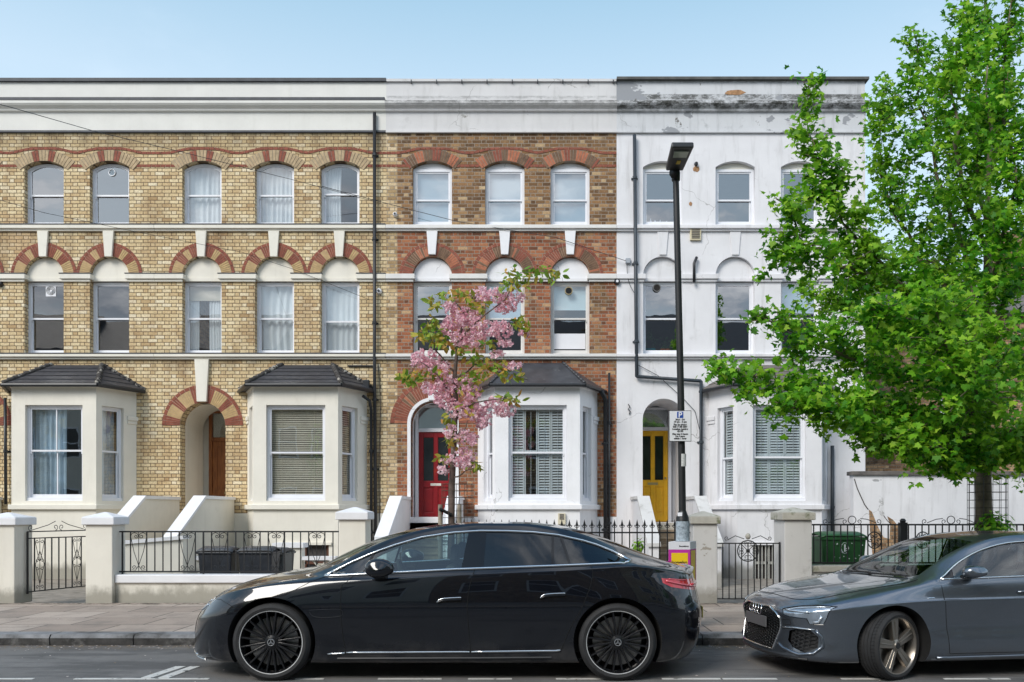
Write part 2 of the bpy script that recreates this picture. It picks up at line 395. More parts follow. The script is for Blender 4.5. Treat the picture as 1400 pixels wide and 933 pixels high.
def window(parent, Mx, w, z0, z1, rise=0., name='window', mf='upvc', glass='glass', rail=.5, fw=.05, fill=None, sash=True, mull=0, bead=True, panelh=0., horns=True, open_top=0., depth=.0):
    """sash window in the local frame Mx: x across, y into the wall, z up; outer face at y=0"""
    mb = MB(Mx); T = .055
    zs = z1 - rise
    outer = arch_poly(0, w, z0, zs, rise); inner = arch_poly(0, w - 2 * fw, z0 + fw * .9, zs - (0 if rise else fw), rise * .92 if rise else 0)
    if rise: inner = arch_poly(0, w - 2 * fw, z0 + fw * .9, zs - fw * .5, rise * .95)
    mb.ring(outer, inner, 0, .09)
    if panelh: mb.box(-w / 2 + .001, w / 2 - .001, .004, .05, z1, z1 + .06)
    zr = z0 + (z1 - z0) * rail
    wi = w / 2 - fw
    # upper sash (front), lower sash (behind)
    st = .036
    zt = zs - fw * (.5 if rise else 1)
    mb.ring(arch_poly(0, 2 * wi - .002, zr - .02, zt, rise * .95), arch_poly(0, 2 * wi - 2 * st, zr + .02, zt - (st if not rise else st * .6), rise * .9), .022, .055)
    mb.ring(arch_poly(0, 2 * wi - .004, z0 + fw * .9 + .001, zr + .018, 0), arch_poly(0, 2 * wi - 2 * st - .004, z0 + fw + .07, zr - .018, 0), .058, .088)
    if mull:
        for k in range(mull):
            xm = -wi + 2 * wi * (k + 1) / (mull + 1)
            mb.box(xm - .012, xm + .012, .026, .05, zr + .018, zt - .01); mb.box(xm - .012, xm + .012, .06, .084, z0 + fw + .05, zr - .016)
    if horns:
        for sx in (-1, 1): mb.box(sx * (wi - .02) - .013, sx * (wi - .02) + .013, .02, .05, zr - .07, zr - .018)
    mb.box(-w / 2 - .0, w / 2 + .0, -.035, .0, z0 - .03, z0 + .035)
    fo = mb.build(name, M[mf], parent)
    g1 = MB(Mx); pts = arch_poly(0, 2 * wi - .03, zr + .005, zt, rise * .93)
    g1.add([(a, .038, b) for a, b in pts], [tuple(range(len(pts)))]); g1.add([(-wi + .01, .072, z0 + fw + .05), (wi - .01, .072, z0 + fw + .05), (wi - .01, .072, zr), (-wi + .01, .072, zr)], [(0, 1, 2, 3)])
    g1.build('pane', M[glass], fo)
    if fill: fill(Mx, fo, w - 2 * fw, z0 + fw, z1 - fw)
    return fo
def f_curt(x0, x1, key='curtain', folds=6, y=.17, zcut=0., flare=0.):
    def f(Mx, fo, w, z0, z1):
        mb = MB(Mx); curtain(mb, -w / 2 - .05 + x0 * (w + .1), -w / 2 - .05 + x1 * (w + .1), y, z0 - .1 + zcut * (z1 - z0), z1 + .1, folds, flare=flare)
        o = mb.build('curtain', M[key], fo, smooth=True)
    return f
def f_blind(frac=1., key='frost', y=.13):
    def f(Mx, fo, w, z0, z1):
        mb = MB(Mx); mb.box(-w / 2, w / 2, y, y + .004, z1 + .02 - (z1 - z0) * frac, z1 + .05); mb.box(-w / 2, w / 2, y - .008, y + .012, z1 - (z1 - z0) * frac, z1 + .02 - (z1 - z0) * frac)
        mb.build('roller_blind', M[key], fo)
    return f
def f_slats(key='blind', pitch=.05, tilt=.95, y=.14, frac=1.):
    def f(Mx, fo, w, z0, z1):
        mb = MB(Mx); z = z1; c, s = .023 * math.cos(tilt), .023 * math.sin(tilt)
        while z > z1 - (z1 - z0) * frac:
            mb.add([(-w / 2, y - c, z - s), (w / 2, y - c, z - s), (w / 2, y + c, z + s), (-w / 2, y + c, z + s)], [(0, 1, 2, 3)]); z -= pitch
        for xx in (-w * .3, w * .3): mb.box(xx - .004, xx + .004, y - .02, y - .018, z0, z1)
        mb.build('slatted_blind', M[key], fo)
    return f
def f_shut(n=4, rail=.5, tilt=.9, y=.12, openp=()):
    def f(Mx, fo, w, z0, z1):
        mb = MB(Mx); zr = z0 + (z1 - z0) * rail; pw = w / n; cs = .028 * math.cos(tilt), .028 * math.sin(tilt)
        for k in range(n):
            xa, xb = -w / 2 + k * pw, -w / 2 + (k + 1) * pw
            for (a, b) in ((z0, zr - .01), (zr + .01, z1)):
                mb.ring([(xa + .004, a), (xb - .004, a), (xb - .004, b), (xa + .004, b)], [(xa + .034, a + .05), (xb - .034, a + .05), (xb - .034, b - .05), (xa + .034, b - .05)], y, y + .028)
                z = a + .07
                while z < b - .06:
                    c, s = cs if k not in openp else (.030, .002)
                    mb.add([(xa + .034, y + .014 - c, z - s), (xb - .034, y + .014 - c, z - s), (xb - .034, y + .014 + c, z + s), (xa + .034, y + .014 + c, z + s)], [(0, 1, 2, 3)])
                    z += .062
                mb.box((xa + xb) / 2 - .004, (xa + xb) / 2 + .004, y - .02, y - .012, a + .08, b - .08)
        mb.build('plantation_shutter', M['shutter'], fo)
    return f
def multi(*fs):
    def f(*a):
        for q in fs: q(*a)
    return f
def T(x, y, z=0, rz=0): return Matrix.Translation((x, y, z)) @ Matrix.Rotation(rz, 4, 'Z')
WX = (1.096, 2.82, 4.375)
GROUP_H = 'terraced houses in the row'
def house(X0, W, style, label, w2, w1, bay, door, cop_dz=0.):
    h = thing('terraced_house', (X0, D, 0), label, 'house', GROUP_H)
    brick = style != 'white'
    wallm = {'yellow': M['byellow'], 'red': M['bred'], 'white': M['whitewall']}[style]
    trim = {'yellow': M['cream'], 'red': M['whitebay'], 'white': M['whitewall']}[style]
    par = {'yellow': M['creamp'], 'red': M['par3'], 'white': M['par4']}[style]
    holes = []; ow = .935
    for cx in WX:
        holes.append(arch_poly(X0 + cx, ow, Zc['s1t'] + .02, pz(228.5), .14))
        holes.append(arch_poly(X0 + cx, ow, Zc['s2t'] + .02, pz(377.5), ow / 2, 20))
    dx = X0 + door['cx']; dw = door['w']; dz0 = pz(715)
    holes.append(arch_poly(dx, dw, dz0, pz(door['spring']), dw / 2, 24))
    bx = X0 + 3.6
    holes.append([(bx - 1.15, 1.95), (bx + 1.15, 1.95), (bx + 1.15, 4.0), (bx - 1.15, 4.0)])
    wall = curve_wall('wall', [(X0, -.1), (X0 + W, -.1), (X0 + W, Zc['fr']), (X0, Zc['fr'])], holes, D, .3, wallm, h)
    if brick:   # rendered plinth at basement level
        MB().box(X0 + .001, X0 + W - .001, D - .02, D - .001, -.05, pz(702) if style == 'yellow' else pz(707)).build('plinth', trim, h)
    # body behind
    mb = MB(); R = M['room']
    mb.box(X0 + .01, X0 + .2, D + .302, D + 8, 0, Zc['fr']); mb.box(X0 + W - .2, X0 + W - .01, D + .302, D + 8, 0, Zc['fr']); mb.box(X0 + .2, X0 + W - .2, D + 7.8, D + 8, 0, Zc['fr'])
    mb.build('side_wall', M['bbrown'] if brick else M['whitewall'], h)
    mb = MB()
    for zz in (.9, pz(495) - .15, pz(318) - .15, Zc['fr'] - .25): mb.box(X0 + .2, X0 + W - .2, D + .302, D + 7.8, zz, zz + .2)
    mb.box(X0 + .2, X0 + W - .2, D + 3.2, D + 3.3, 0, Zc['fr'] - .3)
    mb.build('floor_slab', M['room'], h)
    MB().box(X0 + .01, X0 + W - .01, D + .3, D + 8.05, Zc['fr'] + .3, Zc['fr'] + .45).build('roof', M['lead'], h)
    # parapet
    dz = cop_dz; zt = Zc['cop'] + dz
    rx = .03 if style == 'white' else 0
    mb = MB(); mb.box(X0, X0 + W, D - .03, D + .3, Zc['fr'], Zc['cor'] + .02); mb.box(X0, X0 + W, D + .02, D + .3, Zc['cor'] + .02, zt)
    mb.build('parapet', par, h)
    mb = MB(); n = 1
    prof = [(0, Zc['cor']), (-.06, Zc['cor'] + .02), (-.07, Zc['cor'] + .06), (-.14, Zc['cor'] + .11), (-.17, Zc['cor'] + .15), (-.17, Zc['blk'] - .02), (-.02, Zc['blk'] + .02), (.03, Zc['blk'] + .02), (.03, Zc['cor'])]
    k = len(prof)
    mb.add([(X0, D - .03 + a, b) for a, b in prof] + [(X0 + W + rx, D - .03 + a, b) for a, b in prof], [tuple(range(k)), tuple(range(2 * k - 1, k - 1, -1))] + [(i, (i + 1) % k, (i + 1) % k + k, i + k) for i in range(k)])
    mb.build('cornice', par, h)
    if style == 'yellow':
        mb = MB(); mb.box(X0, X0 + W, D - .21, D - .02, Zc['blk'] - .02, Zc['blk'] + .045); mb.box(X0, X0 + W, D - .05, D - .002, Zc['fr'] - .02, Zc['fr'] + .025)
        mb.build('lead_flashing', M['lead'], h)
        MB().box(X0, X0 + W, D - .04, D + .34, zt, zt + .075).build('coping', M['lead'], h)
    elif style == 'red':
        mb = MB(); x = X0
        while x < X0 + W - .05:
            x2 = min(x + .6, X0 + W); mb.box(x + .008, x2 - .008, D - .03, D + .34, zt, zt + .055 + random.random() * .004); mb.box(x2 - .012, x2 + .012 if x2 < X0 + W else x2, D - .035, D + .3, zt - .04, zt + .035, 1); x = x2
        mb.build('coping', [par, M['lead']], h)
        MB().box(X0, X0 + W, D - .06, D - .002, Zc['fr'] - .03, Zc['fr'] + .01).build('moulding', par, h)
    else:
        MB().box(X0, X0 + W + .07, D - .07, D + .36, zt, zt + .06).build('coping', mat('dark_weathered_coping', (.09, .09, .085), .8, var=.4, scale=4, bmp=.5), h)
        MB().box(X0, X0 + W, D - .055, D - .002, Zc['fr'] - .03, Zc['fr'] + .01).build('moulding', par, h)
        # exposed brick patches where the paint has blown
        mb = MB()
        for (px, py, sx, sy) in ((1006, 126, 13, 4), (1000, 127, 8, 3), (952, 231.5, 4.6, 4.2), (944, 279, 2.4, 3)):
            pts = [(PX(px, D) + sx / 57.5 * math.cos(a) * (.8 + .35 * random.random()), pz(py) + sy / 57.5 * math.sin(a) * (.75 + .4 * random.random())) for a in [i * math.pi / 7 for i in range(14)]]
            yy = D + .014 - (.004 if px == 1000 else 0) if py < 140 else D - .006
            mb.prism(pts, yy, yy + .01)
        mb.build('blown_render_patch', mat('blown_brick_brown', (.36, .20, .10), .9, var=.4, scale=14), h)
    # string courses
    mb = MB()
    def course(zb, zt_, pr, lead=False):
        mb.box(X0, X0 + W + rx, D - pr, D - .002, zb + .05, zt_); mb.box(X0, X0 + W + rx, D - pr * .55, D - .002, zb, zb + .05)
    course(Zc['s1b'], Zc['s1t'], .10); course(Zc['s2b'], Zc['s2t'], .12)
    mb.build('string_course', trim if style != 'red' else M['woodwhite'], h, bevel=.012)
    if style == 'yellow':
        mb = MB(); mb.box(X0, X0 + W, D - .11, D - .002, Zc['s1t'] + .001, Zc['s1t'] + .022); mb.box(X0, X0 + W, D - .13, D - .002, Zc['s2t'] + .001, Zc['s2t'] + .022)
        mb.build('lead_flashing', M['lead'], h)
    # imposts at first floor arches
    mb = MB(); ml = MB()
    edges = [X0] + [q for cx in WX for q in (X0 + cx - ow / 2, X0 + cx + ow / 2)] + [X0 + W]
    for i in range(0, len(edges), 2):
        mb = MB(); a, b = edges[i], edges[i + 1]
        ea = 0 if i == 0 else .06; eb = 0 if i == len(edges) - 2 else .06
        mb.box(a - ea, b + eb, D - .08, D + (.17), Zc['imb'] + .08, Zc['imt'] - .02) if False else None
        mb.box(a - ea, b + eb, D - .09, D - .002, Zc['imb'] + .06, Zc['imt'] - .012); mb.box(a - ea * .4, b + eb * .4, D - .05, D - .002, Zc['imb'], Zc['imb'] + .06)
        if i: mb.box(a - ea, a - .001, D - .002, D + .16, Zc['imb'] + .06, Zc['imt'] - .012)
        if i < len(edges) - 2: mb.box(b + .001, b + eb, D - .002, D + .16, Zc['imb'] + .06, Zc['imt'] - .012)
        mb.build('impost', trim if style != 'red' else M['woodwhite'], h, bevel=.01); ml = MB()
        ml.box(a - ea - .005 if i else a, b + eb + (.005 if i < len(edges) - 2 else 0), D - .10, D - .001, Zc['imt'] - .0115, Zc['imt'] + .008)
        if style == 'yellow': ml.build('lead_flashing', M['lead'], h)
    # windows with arches
    for i, cx in enumerate(WX):
        x = X0 + cx
        k2 = dict(w2[i]); k1 = dict(w1[i])
        # second floor
        if style == 'yellow': window(h, T(x, D + .13), ow - .004, Zc['s1t'] + .022, pz(221.5), .14, **k2)
        else:
            window(h, T(x, D + .10), ow - .004, Zc['s1t'] + .022, pz(229.5), 0, **k2)
            MB().prism(arch_poly(x, ow - .01, pz(230), pz(228.6), .135), D + .13, D + .16).build('arch_panel', M['whitebay'] if style == 'red' else M['cream'], h)
        # first floor
        window(h, T(x, D + .16), ow - .004, Zc['s2t'] + .022, pz(384), 0, **k1)
        MB().prism(arch_poly(x, ow - .006, pz(382), pz(378), ow / 2 - .003, 20), D + .10, D + .14).box(x - ow / 2 + .002, x + ow / 2 - .002, D + .08, D + .14, pz(383.5), pz(379)).build('arch_panel', trim, h)
        if brick:
            zc = pz(377.5); r0, r1 = ow / 2, .79
            if style == 'yellow':
                def pk(a, i_): aa = abs(math.degrees(a)); return 0 if (8 < aa < 25 or 42 < aa < 58 or aa > 96) else (1)
                voussoirs(x, zc, r0, r1, -math.pi / 2, math.pi / 2, 40, pk, [M['redb'], M['buffb']], M['mortar'], h, header=.075, hm=0)
            else:
                ph = random.random() * 3
                def pk(a, i_): return [0, 2, 1][int((i_ + ph * 5) / 5) % 3] if random.random() < .8 else 2
                voussoirs(x, zc, r0, r1, -math.pi / 2, math.pi / 2, 36, pk, [M['redb'], M['redb2'], M['darkb']], M['mortar'], h, header=.075, hm=0)
            # segmental head at second floor
            R = (ow * ow / 4 + .14 ** 2) / .28; zc2 = pz(228.5) + .14 - R; a0 = math.asin(ow / 2 / R) * 1.0
            if style == 'yellow':
                def pk2(a, i_): q = abs(math.degrees(a)); return 0 if 5 < q < 14 else (1 if q < 30 else 1)
                voussoirs(x, zc2, R, R + .26, -a0 * 1.25, a0 * 1.25, 19, pk2, [M['redb'], M['greyb']], M['mortarg'], h)
            else:
                ph2 = random.random() * 2
                def pk2(a, i_): return [0, 2, 1, 2][int((i_ + ph2 * 4) / 3) % 4] if random.random() < .85 else 1
                voussoirs(x, zc2, R, R + .27, -a0 * 1.18, a0 * 1.18, 20, pk2, [M['redb'], M['redb2'], M['darkb']], M['mortarg'], h)
        # keystone
        if brick or True:
            zb = pz(352 if style == 'yellow' else 349); pr = .07 if brick else .03
            MB().prism([(x - .13, Zc['s1b'] - .004), (x + .13, Zc['s1b'] - .004), (x + .085, zb), (x - .085, zb)], D - pr, D - .003).build('keystone', trim, h, bevel=.008)
    if style == 'yellow' or style == 'red':
        # red brick bands: wavy hood band and a straight one at the springing
        mb = MB(); seg = None; xs = X0 + .0; step = .117; z_hi, z_lo = pz(203.5), pz(209.5)
        def zz(xx):
            d = min(abs(xx - (X0 + c)) for c in WX)
            t = max(0., min(1., (0.86 - d) / .62)); t = t * t * (3 - 2 * t)
            return z_lo + (z_hi - z_lo) * t
        while xs < X0 + W - .05:
            a, b = xs + .006, min(xs + step, X0 + W) - .006
            za, zb = zz(a), zz(b)
            mb.prism([(a, za - .029), (b, zb - .029), (b, zb + .029), (a, za + .029)], D - .012, D - .002, 0)
            mid = (a + b) / 2
            if min(abs(mid - (X0 + c)) for c in WX) > ow / 2 + .06:
                seg = seg or MB(); seg.box(a, b, D - .0095, D - .002, pz(227) - .029, pz(227) + .029, 0)
            elif seg: seg.build('red_brick_band', M['redb'], h); seg = None
            xs += step
        if seg: seg.build('red_brick_band', M['redb'], h)
        mb.build('red_brick_band', M['redb'], h)
    # ---- door
    sp = pz(door['spring']); dd = door['depth']
    if brick:
        if style == 'yellow':
            def pk(a, i_): q = abs(math.degrees(a)); return 0 if (6 < q < 20 or 42 < q < 55 or q > 76) else 1
            voussoirs(dx, sp, dw / 2, .965, -math.pi / 2, math.pi / 2, 46, pk, [M['redb'], M['buffb']], M['mortar'], h, header=.08, hm=0)
            MB().prism([(dx - .17, Zc['s2b'] - .004), (dx + .17, Zc['s2b'] - .004), (dx + .115, sp + dw / 2 + .02), (dx - .115, sp + dw / 2 + .02)], D - .08, D - .003).build('keystone', trim, h, bevel=.01)
        else:
            def pk(a, i_): return [0, 0, 2][i_ // 4 % 3] if random.random() < .8 else 1
            voussoirs(dx, sp, dw / 2 + .07, 1.02, -math.pi / 2, math.pi / 2, 40, pk, [M['redb'], M['redb2'], M['darkb']], M['mortar'], h, header=.1, hm=0)
            mb = MB(); mb.ring(arch_poly(dx, dw + .16, dz0, sp, dw / 2 + .08, 24), arch_poly(dx, dw, dz0, sp, dw / 2, 24), D - .03, D + .1); mb.build('door_surround', trim, h)
            MB().prism([(dx - .13, pz(529)), (dx + .13, pz(529)), (dx + .10, pz(548)), (dx - .10, pz(548))], D - .09, D - .003).build('keystone', trim, h, bevel=.01)
    # porch lining
    mb = MB(); zt = sp + dw / 2 + .05
    o_ = arch_poly(dx, dw + .16, dz0 - .02, sp, dw / 2 + .08, 24); i_ = arch_poly(dx, dw + .002, dz0, sp, dw / 2 + .001, 24)
    mb.ring(o_, i_, D + .301, D + dd)
    mb.box(dx - dw / 2 - .35, dx + dw / 2 + .35, D + dd + .10, D + dd + .14, dz0 - .1, zt + .1)
    mb.build('porch_lining', M['cream'] if style == 'yellow' else trim, h)
    MB().box(dx - dw / 2 - .1, dx + dw / 2 + .1, D - .02, D + dd + .1, dz0 - .16, dz0 - .001).build('porch_floor', M['stonecap'], h)
    # door and frame
    y = D + dd; zl = door['lintel']; ztr = sp + dw / 2 - .03
    xo = dx + door.get('off', 0); lw = door['leaf']
    fm = door['frame']; fr = MB()
    fr.box(xo - lw / 2 - .08, xo - lw / 2, y - .02, y + .09, dz0, ztr); fr.box(xo + lw / 2, xo + lw / 2 + .08, y - .02, y + .09, dz0, ztr); fr.box(xo - lw / 2, xo + lw / 2, y - .02, y + .09, zl, zl + .09); fr.box(xo - lw / 2, xo + lw / 2, y - .02, y + .09, ztr - .06, ztr)
    fo = fr.build('door_frame', fm, h, bevel=.006)
    MB().box(xo - lw / 2 + .001, xo + lw / 2 - .001, y + .03, y + .04, zl + .09, ztr - .06).build('fanlight', M['glass'] if door.get('gl') is None else M[door['gl']], fo)
    mb = MB(); dm = door['mat']; hh = zl - dz0 - .005
    mb.box(xo - lw / 2 + .004, xo + lw / 2 - .004, y + .04, y + .08, dz0 + .005, zl - .002)
    # raised rails and stiles over sunk panels
    rz = [dz0 + .005, dz0 + .24, dz0 + hh * door['lock'] - .07, dz0 + hh * door['lock'] + .09, zl - .13, zl - .003]
    a, b = xo - lw / 2 + .004, xo + lw / 2 - .004; sw = .11
    for (xa, xb) in ((a, a + sw), ((a + b) / 2 - sw * .45, (a + b) / 2 + sw * .45), (b - sw, b)): mb.box(xa, xb, y + .018, y + .041, rz[0], rz[5])
    for (za, zb) in ((rz[0], rz[1]), (rz[2], rz[3]), (rz[4], rz[5])):
        for (xa, xb) in ((a + sw, (a + b) / 2 - sw * .45), ((a + b) / 2 + sw * .45, b - sw)): mb.box(xa, xb, y + .0185, y + .041, za, zb)
    for (xa, xb) in ((a + sw + .04, (a + b) / 2 - sw * .45 - .04), ((a + b) / 2 + sw * .45 + .04, b - sw - .04)): mb.box(xa, xb, y + .028, y + .041, rz[1] + .04, rz[2] - .04)
    do = mb.build('door', dm, h, bevel=.006)
    if door.get('glazed'):
        mb = MB()
        for (xa, xb) in ((a + sw, (a + b) / 2 - sw * .45), ((a + b) / 2 + sw * .45, b - sw)): mb.box(xa + .01, xb - .01, y + .030, y + .0405, rz[3] + .01, rz[4] - .01)
        mb.build('door_glass', mat('door_glass_dark', (.02, .024, .026), .08, var=.3, scale=3), do)
    mb = MB(); mb.box(xo - .13 + door.get('lx', 0), xo + .13 + door.get('lx', 0), y + .008, y + .0175, rz[2] + .04, rz[2] + .10); mb.build('letterbox', door['metal'], do, bevel=.004)
    mb = MB(); mb.lathe([(0, -.05), (.022, -.045), (.028, -.03), (.014, -.012), (.02, 0), (.02, .002)], (xo + lw / 2 - .07, y + .018, rz[3] + .05), 'y', 12); mb.build('door_knob', door['metal'], do, smooth=True)
    # ---- bay
    make_bay(h, bx, style, trim, bay)
    return h
def make_bay(h, bx, style, trim, bay):
    yf = D - .95; hf, hw = .96, 1.42
    P = [(-hw, D - .003), (-hf, yf), (hf, yf), (hw, D - .003)]
    zs0, zs1, zw0, zw1, zt = 1.60, 1.715, 1.80, 3.97, 4.37
    Ms = []
    for i in range(3):
        (xa, ya), (xb, yb) = P[i], P[i + 1]; L = math.hypot(xb - xa, yb - ya); ang = math.atan2(yb - ya, xb - xa)
        Ms.append((T(bx + (xa + xb) / 2, (ya + yb) / 2, 0, ang), L))
    wall = MB(); ww = [bay.get('sw', .56), bay.get('fw', 1.34), bay.get('sw', .56)]; xo = [.10, 0, -.10]
    # lower wall as closed prism, upper wall as three panels with openings
    th = .16
    for k, (Mx, L) in enumerate(Ms):
        wall.M = Mx; w = ww[k] / 2; c = xo[k]; ex = .092
        la, lb = -L / 2, L / 2
        if k == 1: ia, ib = la + ex, lb - ex
        elif k == 0: ia, ib = la, lb - ex
        else: ia, ib = la + ex, lb
        def pan(x0, x1, z0, z1): # outer edge on face, inner mitred
            xi0 = max(x0, ia) if x0 <= la + 1e-6 else x0; xi1 = min(x1, ib) if x1 >= lb - 1e-6 else x1
            wall.add([(x0, 0, z0), (x1, 0, z0), (xi1, th, z0), (xi0, th, z0), (x0, 0, z1), (x1, 0, z1), (xi1, th, z1), (xi0, th, z1)],
                     [(3, 2, 1, 0), (4, 5, 6, 7), (0, 1, 5, 4), (1, 2, 6, 5), (2, 3, 7, 6), (3, 0, 4, 7)])
        bw = bay.get('base') if k == 1 else None
        if bw:
            b0, b1, bz = bw; pan(la, b0, 0, zs0); pan(b1, lb, 0, zs0); pan(b0, b1, bz, zs0)
        else: pan(la, lb, 0, zs0)
        pan(la, lb, zs0, zw0); pan(la, c - w, zw0, zw1); pan(c + w, lb, zw0, zw1); pan(la, lb, zw1, zt)
    bo = wall.build('bay_wall', trim, h)
    if bay.get('base'):
        b0, b1, bz = bay['base']
        mb = MB(Ms[1][0]); mb.box(b0 - .06, b1 + .06, -.05, -.001, bz, bz + .06); mb.build('basement_lintel', trim, h)
        mb = MB(Ms[1][0]); mb.box(b0 + .01, b1 - .01, .10, .12, 0, bz, 1)
        for a in (b0, (b0 + b1) / 2 - .03, b1 - .06): mb.box(a, a + .06, .05, .099, 0, bz)
        mb.box(b0 + .06, b1 - .06, .05, .099, bz * .45, bz * .45 + .06)
        if style == 'white':
            for q in range(8):
                xx = b0 + .05 + (b1 - b0 - .1) * q / 7; mb.box(xx - .009, xx + .009, .0, .018, 0, bz, 0)
        mb.build('basement_window', [M['brownpaint'] if style != 'white' else M['ironwhite'], M['dark']], h)
    mb = MB()
    def lay(z0, z1, pr, m):
        sc = [(-hw - pr * 1.1, D - .003), (-hf - pr * .55, yf - pr), (hf + pr * .55, yf - pr), (hw + pr * 1.1, D - .003)]
        inn = [(hw - .2, D - .003), (hf - .1, yf + .1), (-hf + .1, yf + .1), (-hw + .2, D - .003)]
        poly = sc
        mb.hull([(bx + a, b, z0) for a, b in poly], [(bx + a, b, z1) for a, b in poly])
    lay(zs0 + .002, zs1, .07, trim); 
    mb.build('sill_course', trim, h, bevel=.012)
    mb = MB(); lay(zt + .001, zt + .055, .035, trim); mb.build('eaves_moulding', trim, h)
    # pilaster capitals by the wall
    mb = MB()
    for k in (0, 2):
        Mx, L = Ms[k]; mb.M = Mx; s = -1 if k == 0 else 1
        a, b = (-L / 2 - .02, -L / 2 + .26) if k == 0 else (L / 2 - .26, L / 2 + .02)
        mb.box(a, b, -.045, -.001, 3.70, 3.80); mb.box(a + .01, b - .01, -.025, -.001, 3.62, 3.70)
        mb.build('capital', trim, h, bevel=.015); mb = MB()
    # windows
    for k, (Mx, L) in enumerate(Ms):
        kw = dict(bay['win'][k])
        window(h, Mx @ T(xo[k], .085), ww[k] - .003, zw0 + .03, zw1 - .003, 0, name='bay_window', **kw)
    mb = MB(); mb.hull([(bx + hw - .2, D + .0, 1.62), (bx + hf - .15, yf + .2, 1.62), (bx - hf + .15, yf + .2, 1.62), (bx - hw + .2, D, 1.62)], [(bx + hw - .2, D, 1.7), (bx + hf - .15, yf + .2, 1.7), (bx - hf + .15, yf + .2, 1.7), (bx - hw + .2, D, 1.7)])
    mb.build('bay_floor', M['room'], h)
    # roof
    rm = {'yellow': M['slate'], 'red': M['leadroof'], 'white': M['oldroof']}[style]
    e0, e1 = zt + .06, pz(497 if style == 'red' else 500)
    A, B, C, E = (bx - hw - .2, D - .004, e0), (bx - hf - .1, yf - .13, e0), (bx + hf + .1, yf - .13, e0), (bx + hw + .2, D - .004, e0)
    t0, t1 = (bx - .60, D - .004, e1), (bx + .60, D - .004, e1)
    mb = MB()
    base = [A, B, C, E]; up = .035
    rows = 5
    def lerp(p, q, t): return tuple(p[i] + (q[i] - p[i]) * t for i in range(3))
    for r in range(rows):      # overlapping courses
        ta, tb = r / rows, (r + 1) / rows
        lift = .014 if style != 'red' else .0
        for (p, q, u, v) in ((A, B, t0, t0), (B, C, t0, t1), (C, E, t1, t1)):
            a1, b1, b2, a2 = lerp(p, u, ta), lerp(q, v, ta), lerp(q, v, tb), lerp(p, u, tb)
            U = lambda w, l: (w[0], w[1] - l * .5, w[2] + l)
            mb.add([U(a1, lift + .01), U(b1, lift + .01), U(b2, .01), U(a2, .01), a1, b1], [(0, 1, 2, 3), (4, 5, 1, 0)])
    mb.add([A, B, C, E, (A[0], A[1], A[2] - .03), (B[0], B[1], B[2] - .03), (C[0], C[1], C[2] - .03), (E[0], E[1], E[2] - .03)], [(0, 4, 5, 1), (1, 5, 6, 2), (2, 6, 7, 3), (4, 5, 6, 7)])
    mb.build('bay_roof', rm, h)
    mb = MB()
    def hip(p, q, r_, dark=False):
        n = 9
        for i in range(n):
            a, b = lerp(p, q, i / n), lerp(p, q, (i + 1.12) / n)
            mb.tube([(a[0], a[1], a[2] + .03), (b[0], b[1], b[2] + .02)], [r_ * (1.1 + random.random() * .2), r_ * .9], 7)
    rr = .055 if style == 'yellow' else .028
    hip(B, t0, rr); hip(C, t1, rr)
    if style == 'yellow': hip(A, t0, rr * .8); hip(E, t1, rr * .8)
    mb.build('hip_tile', M['ridge'] if style == 'yellow' else rm, h, smooth=True)
    if style != 'red': pass
    mb = MB()
    def gut(r):
        pts = [(A[0], A[1] - .02, e0 - .03), (B[0] - .01, B[1] - .04, e0 - .03), (C[0] + .01, C[1] - .04, e0 - .03), (E[0], E[1] - .02, e0 - .03)]
        for i in range(3): mb.tube([pts[i], pts[i + 1]], r, 8)
    gut(.042); mb.build('gutter', M['pipe'], h)
M['brownpaint'] = mat('dark_brown_paint', (.09, .035, .02), .5, var=.2)
M['ironwhite'] = mat('chalky_bar_paint', (.45, .45, .42), .6, var=.2)
M['brass'] = mat('brass', (.45, .36, .18), .35, .8, var=.1); M['chrome'] = mat('chrome_trim', (.78, .79, .80), .16, 1., var=0)
M['reddoor'] = mat('red_gloss_door_paint', (.26, .008, .014), .35, var=.15, scale=4, col2=(.42, .035, .012), c2lo=.52, c2hi=.7, c2scale=1.4)
M['yellowdoor'] = mat('mustard_door_paint', (.82, .44, .008), .4, var=.12, scale=5)
def woodmat(name, c1, c2):
    m, nt, b = newmat(name); p = nt.scale(nt.pos(), (9., 9., 1.1))
    nt.l.new(nt.ramp(nt.noise(p, 3., 6, .6), [(.3, c1), (.7, c2)]), b.inputs['Base Color']); b.inputs['Roughness'].default_value = .45
    return m
M['oak'] = woodmat('varnished_timber', (.15, .045, .012), (.34, .125, .035))
G = dict(glass='glass'); GS = dict(glass='glassS')
c_full = f_curt(0, 1, folds=7); c_part = f_curt(0, .48, folds=6, flare=.1)
bw_y = dict(fill=None, horns=True)
yd = dict(cx=1.115, w=1.08, spring=582, depth=1.38, leaf=.86, off=.12, lintel=PZ(603, 21.35), lock=.36, mat=M['oak'], frame=M['oak'], metal=M['brass'])
label1 = 'leftmost yellow brick house, cut by the photo edge, blue curtain in its bay window'
label2 = 'yellow brick house with brown timber door and a bay window with beige slatted blinds'
label3 = 'red brick house with red front door and white bay behind the pink blossom tree'
label4 = 'white rendered house with yellow front door behind the street lamp'
H1 = house(PX(-102, D), 5.478, 'yellow', label1,
    [dict(fill=c_full), GS, GS], [G, dict(glass='glass'), dict(glass='glass')],
    dict(fw=1.30, win=[dict(), dict(fill=multi(f_curt(.02, .62, 'curtainb', 7)), mull=1, rail=.52), dict(fill=f_curt(0, .9, 'curtainb', 5), rail=.52)]), yd)
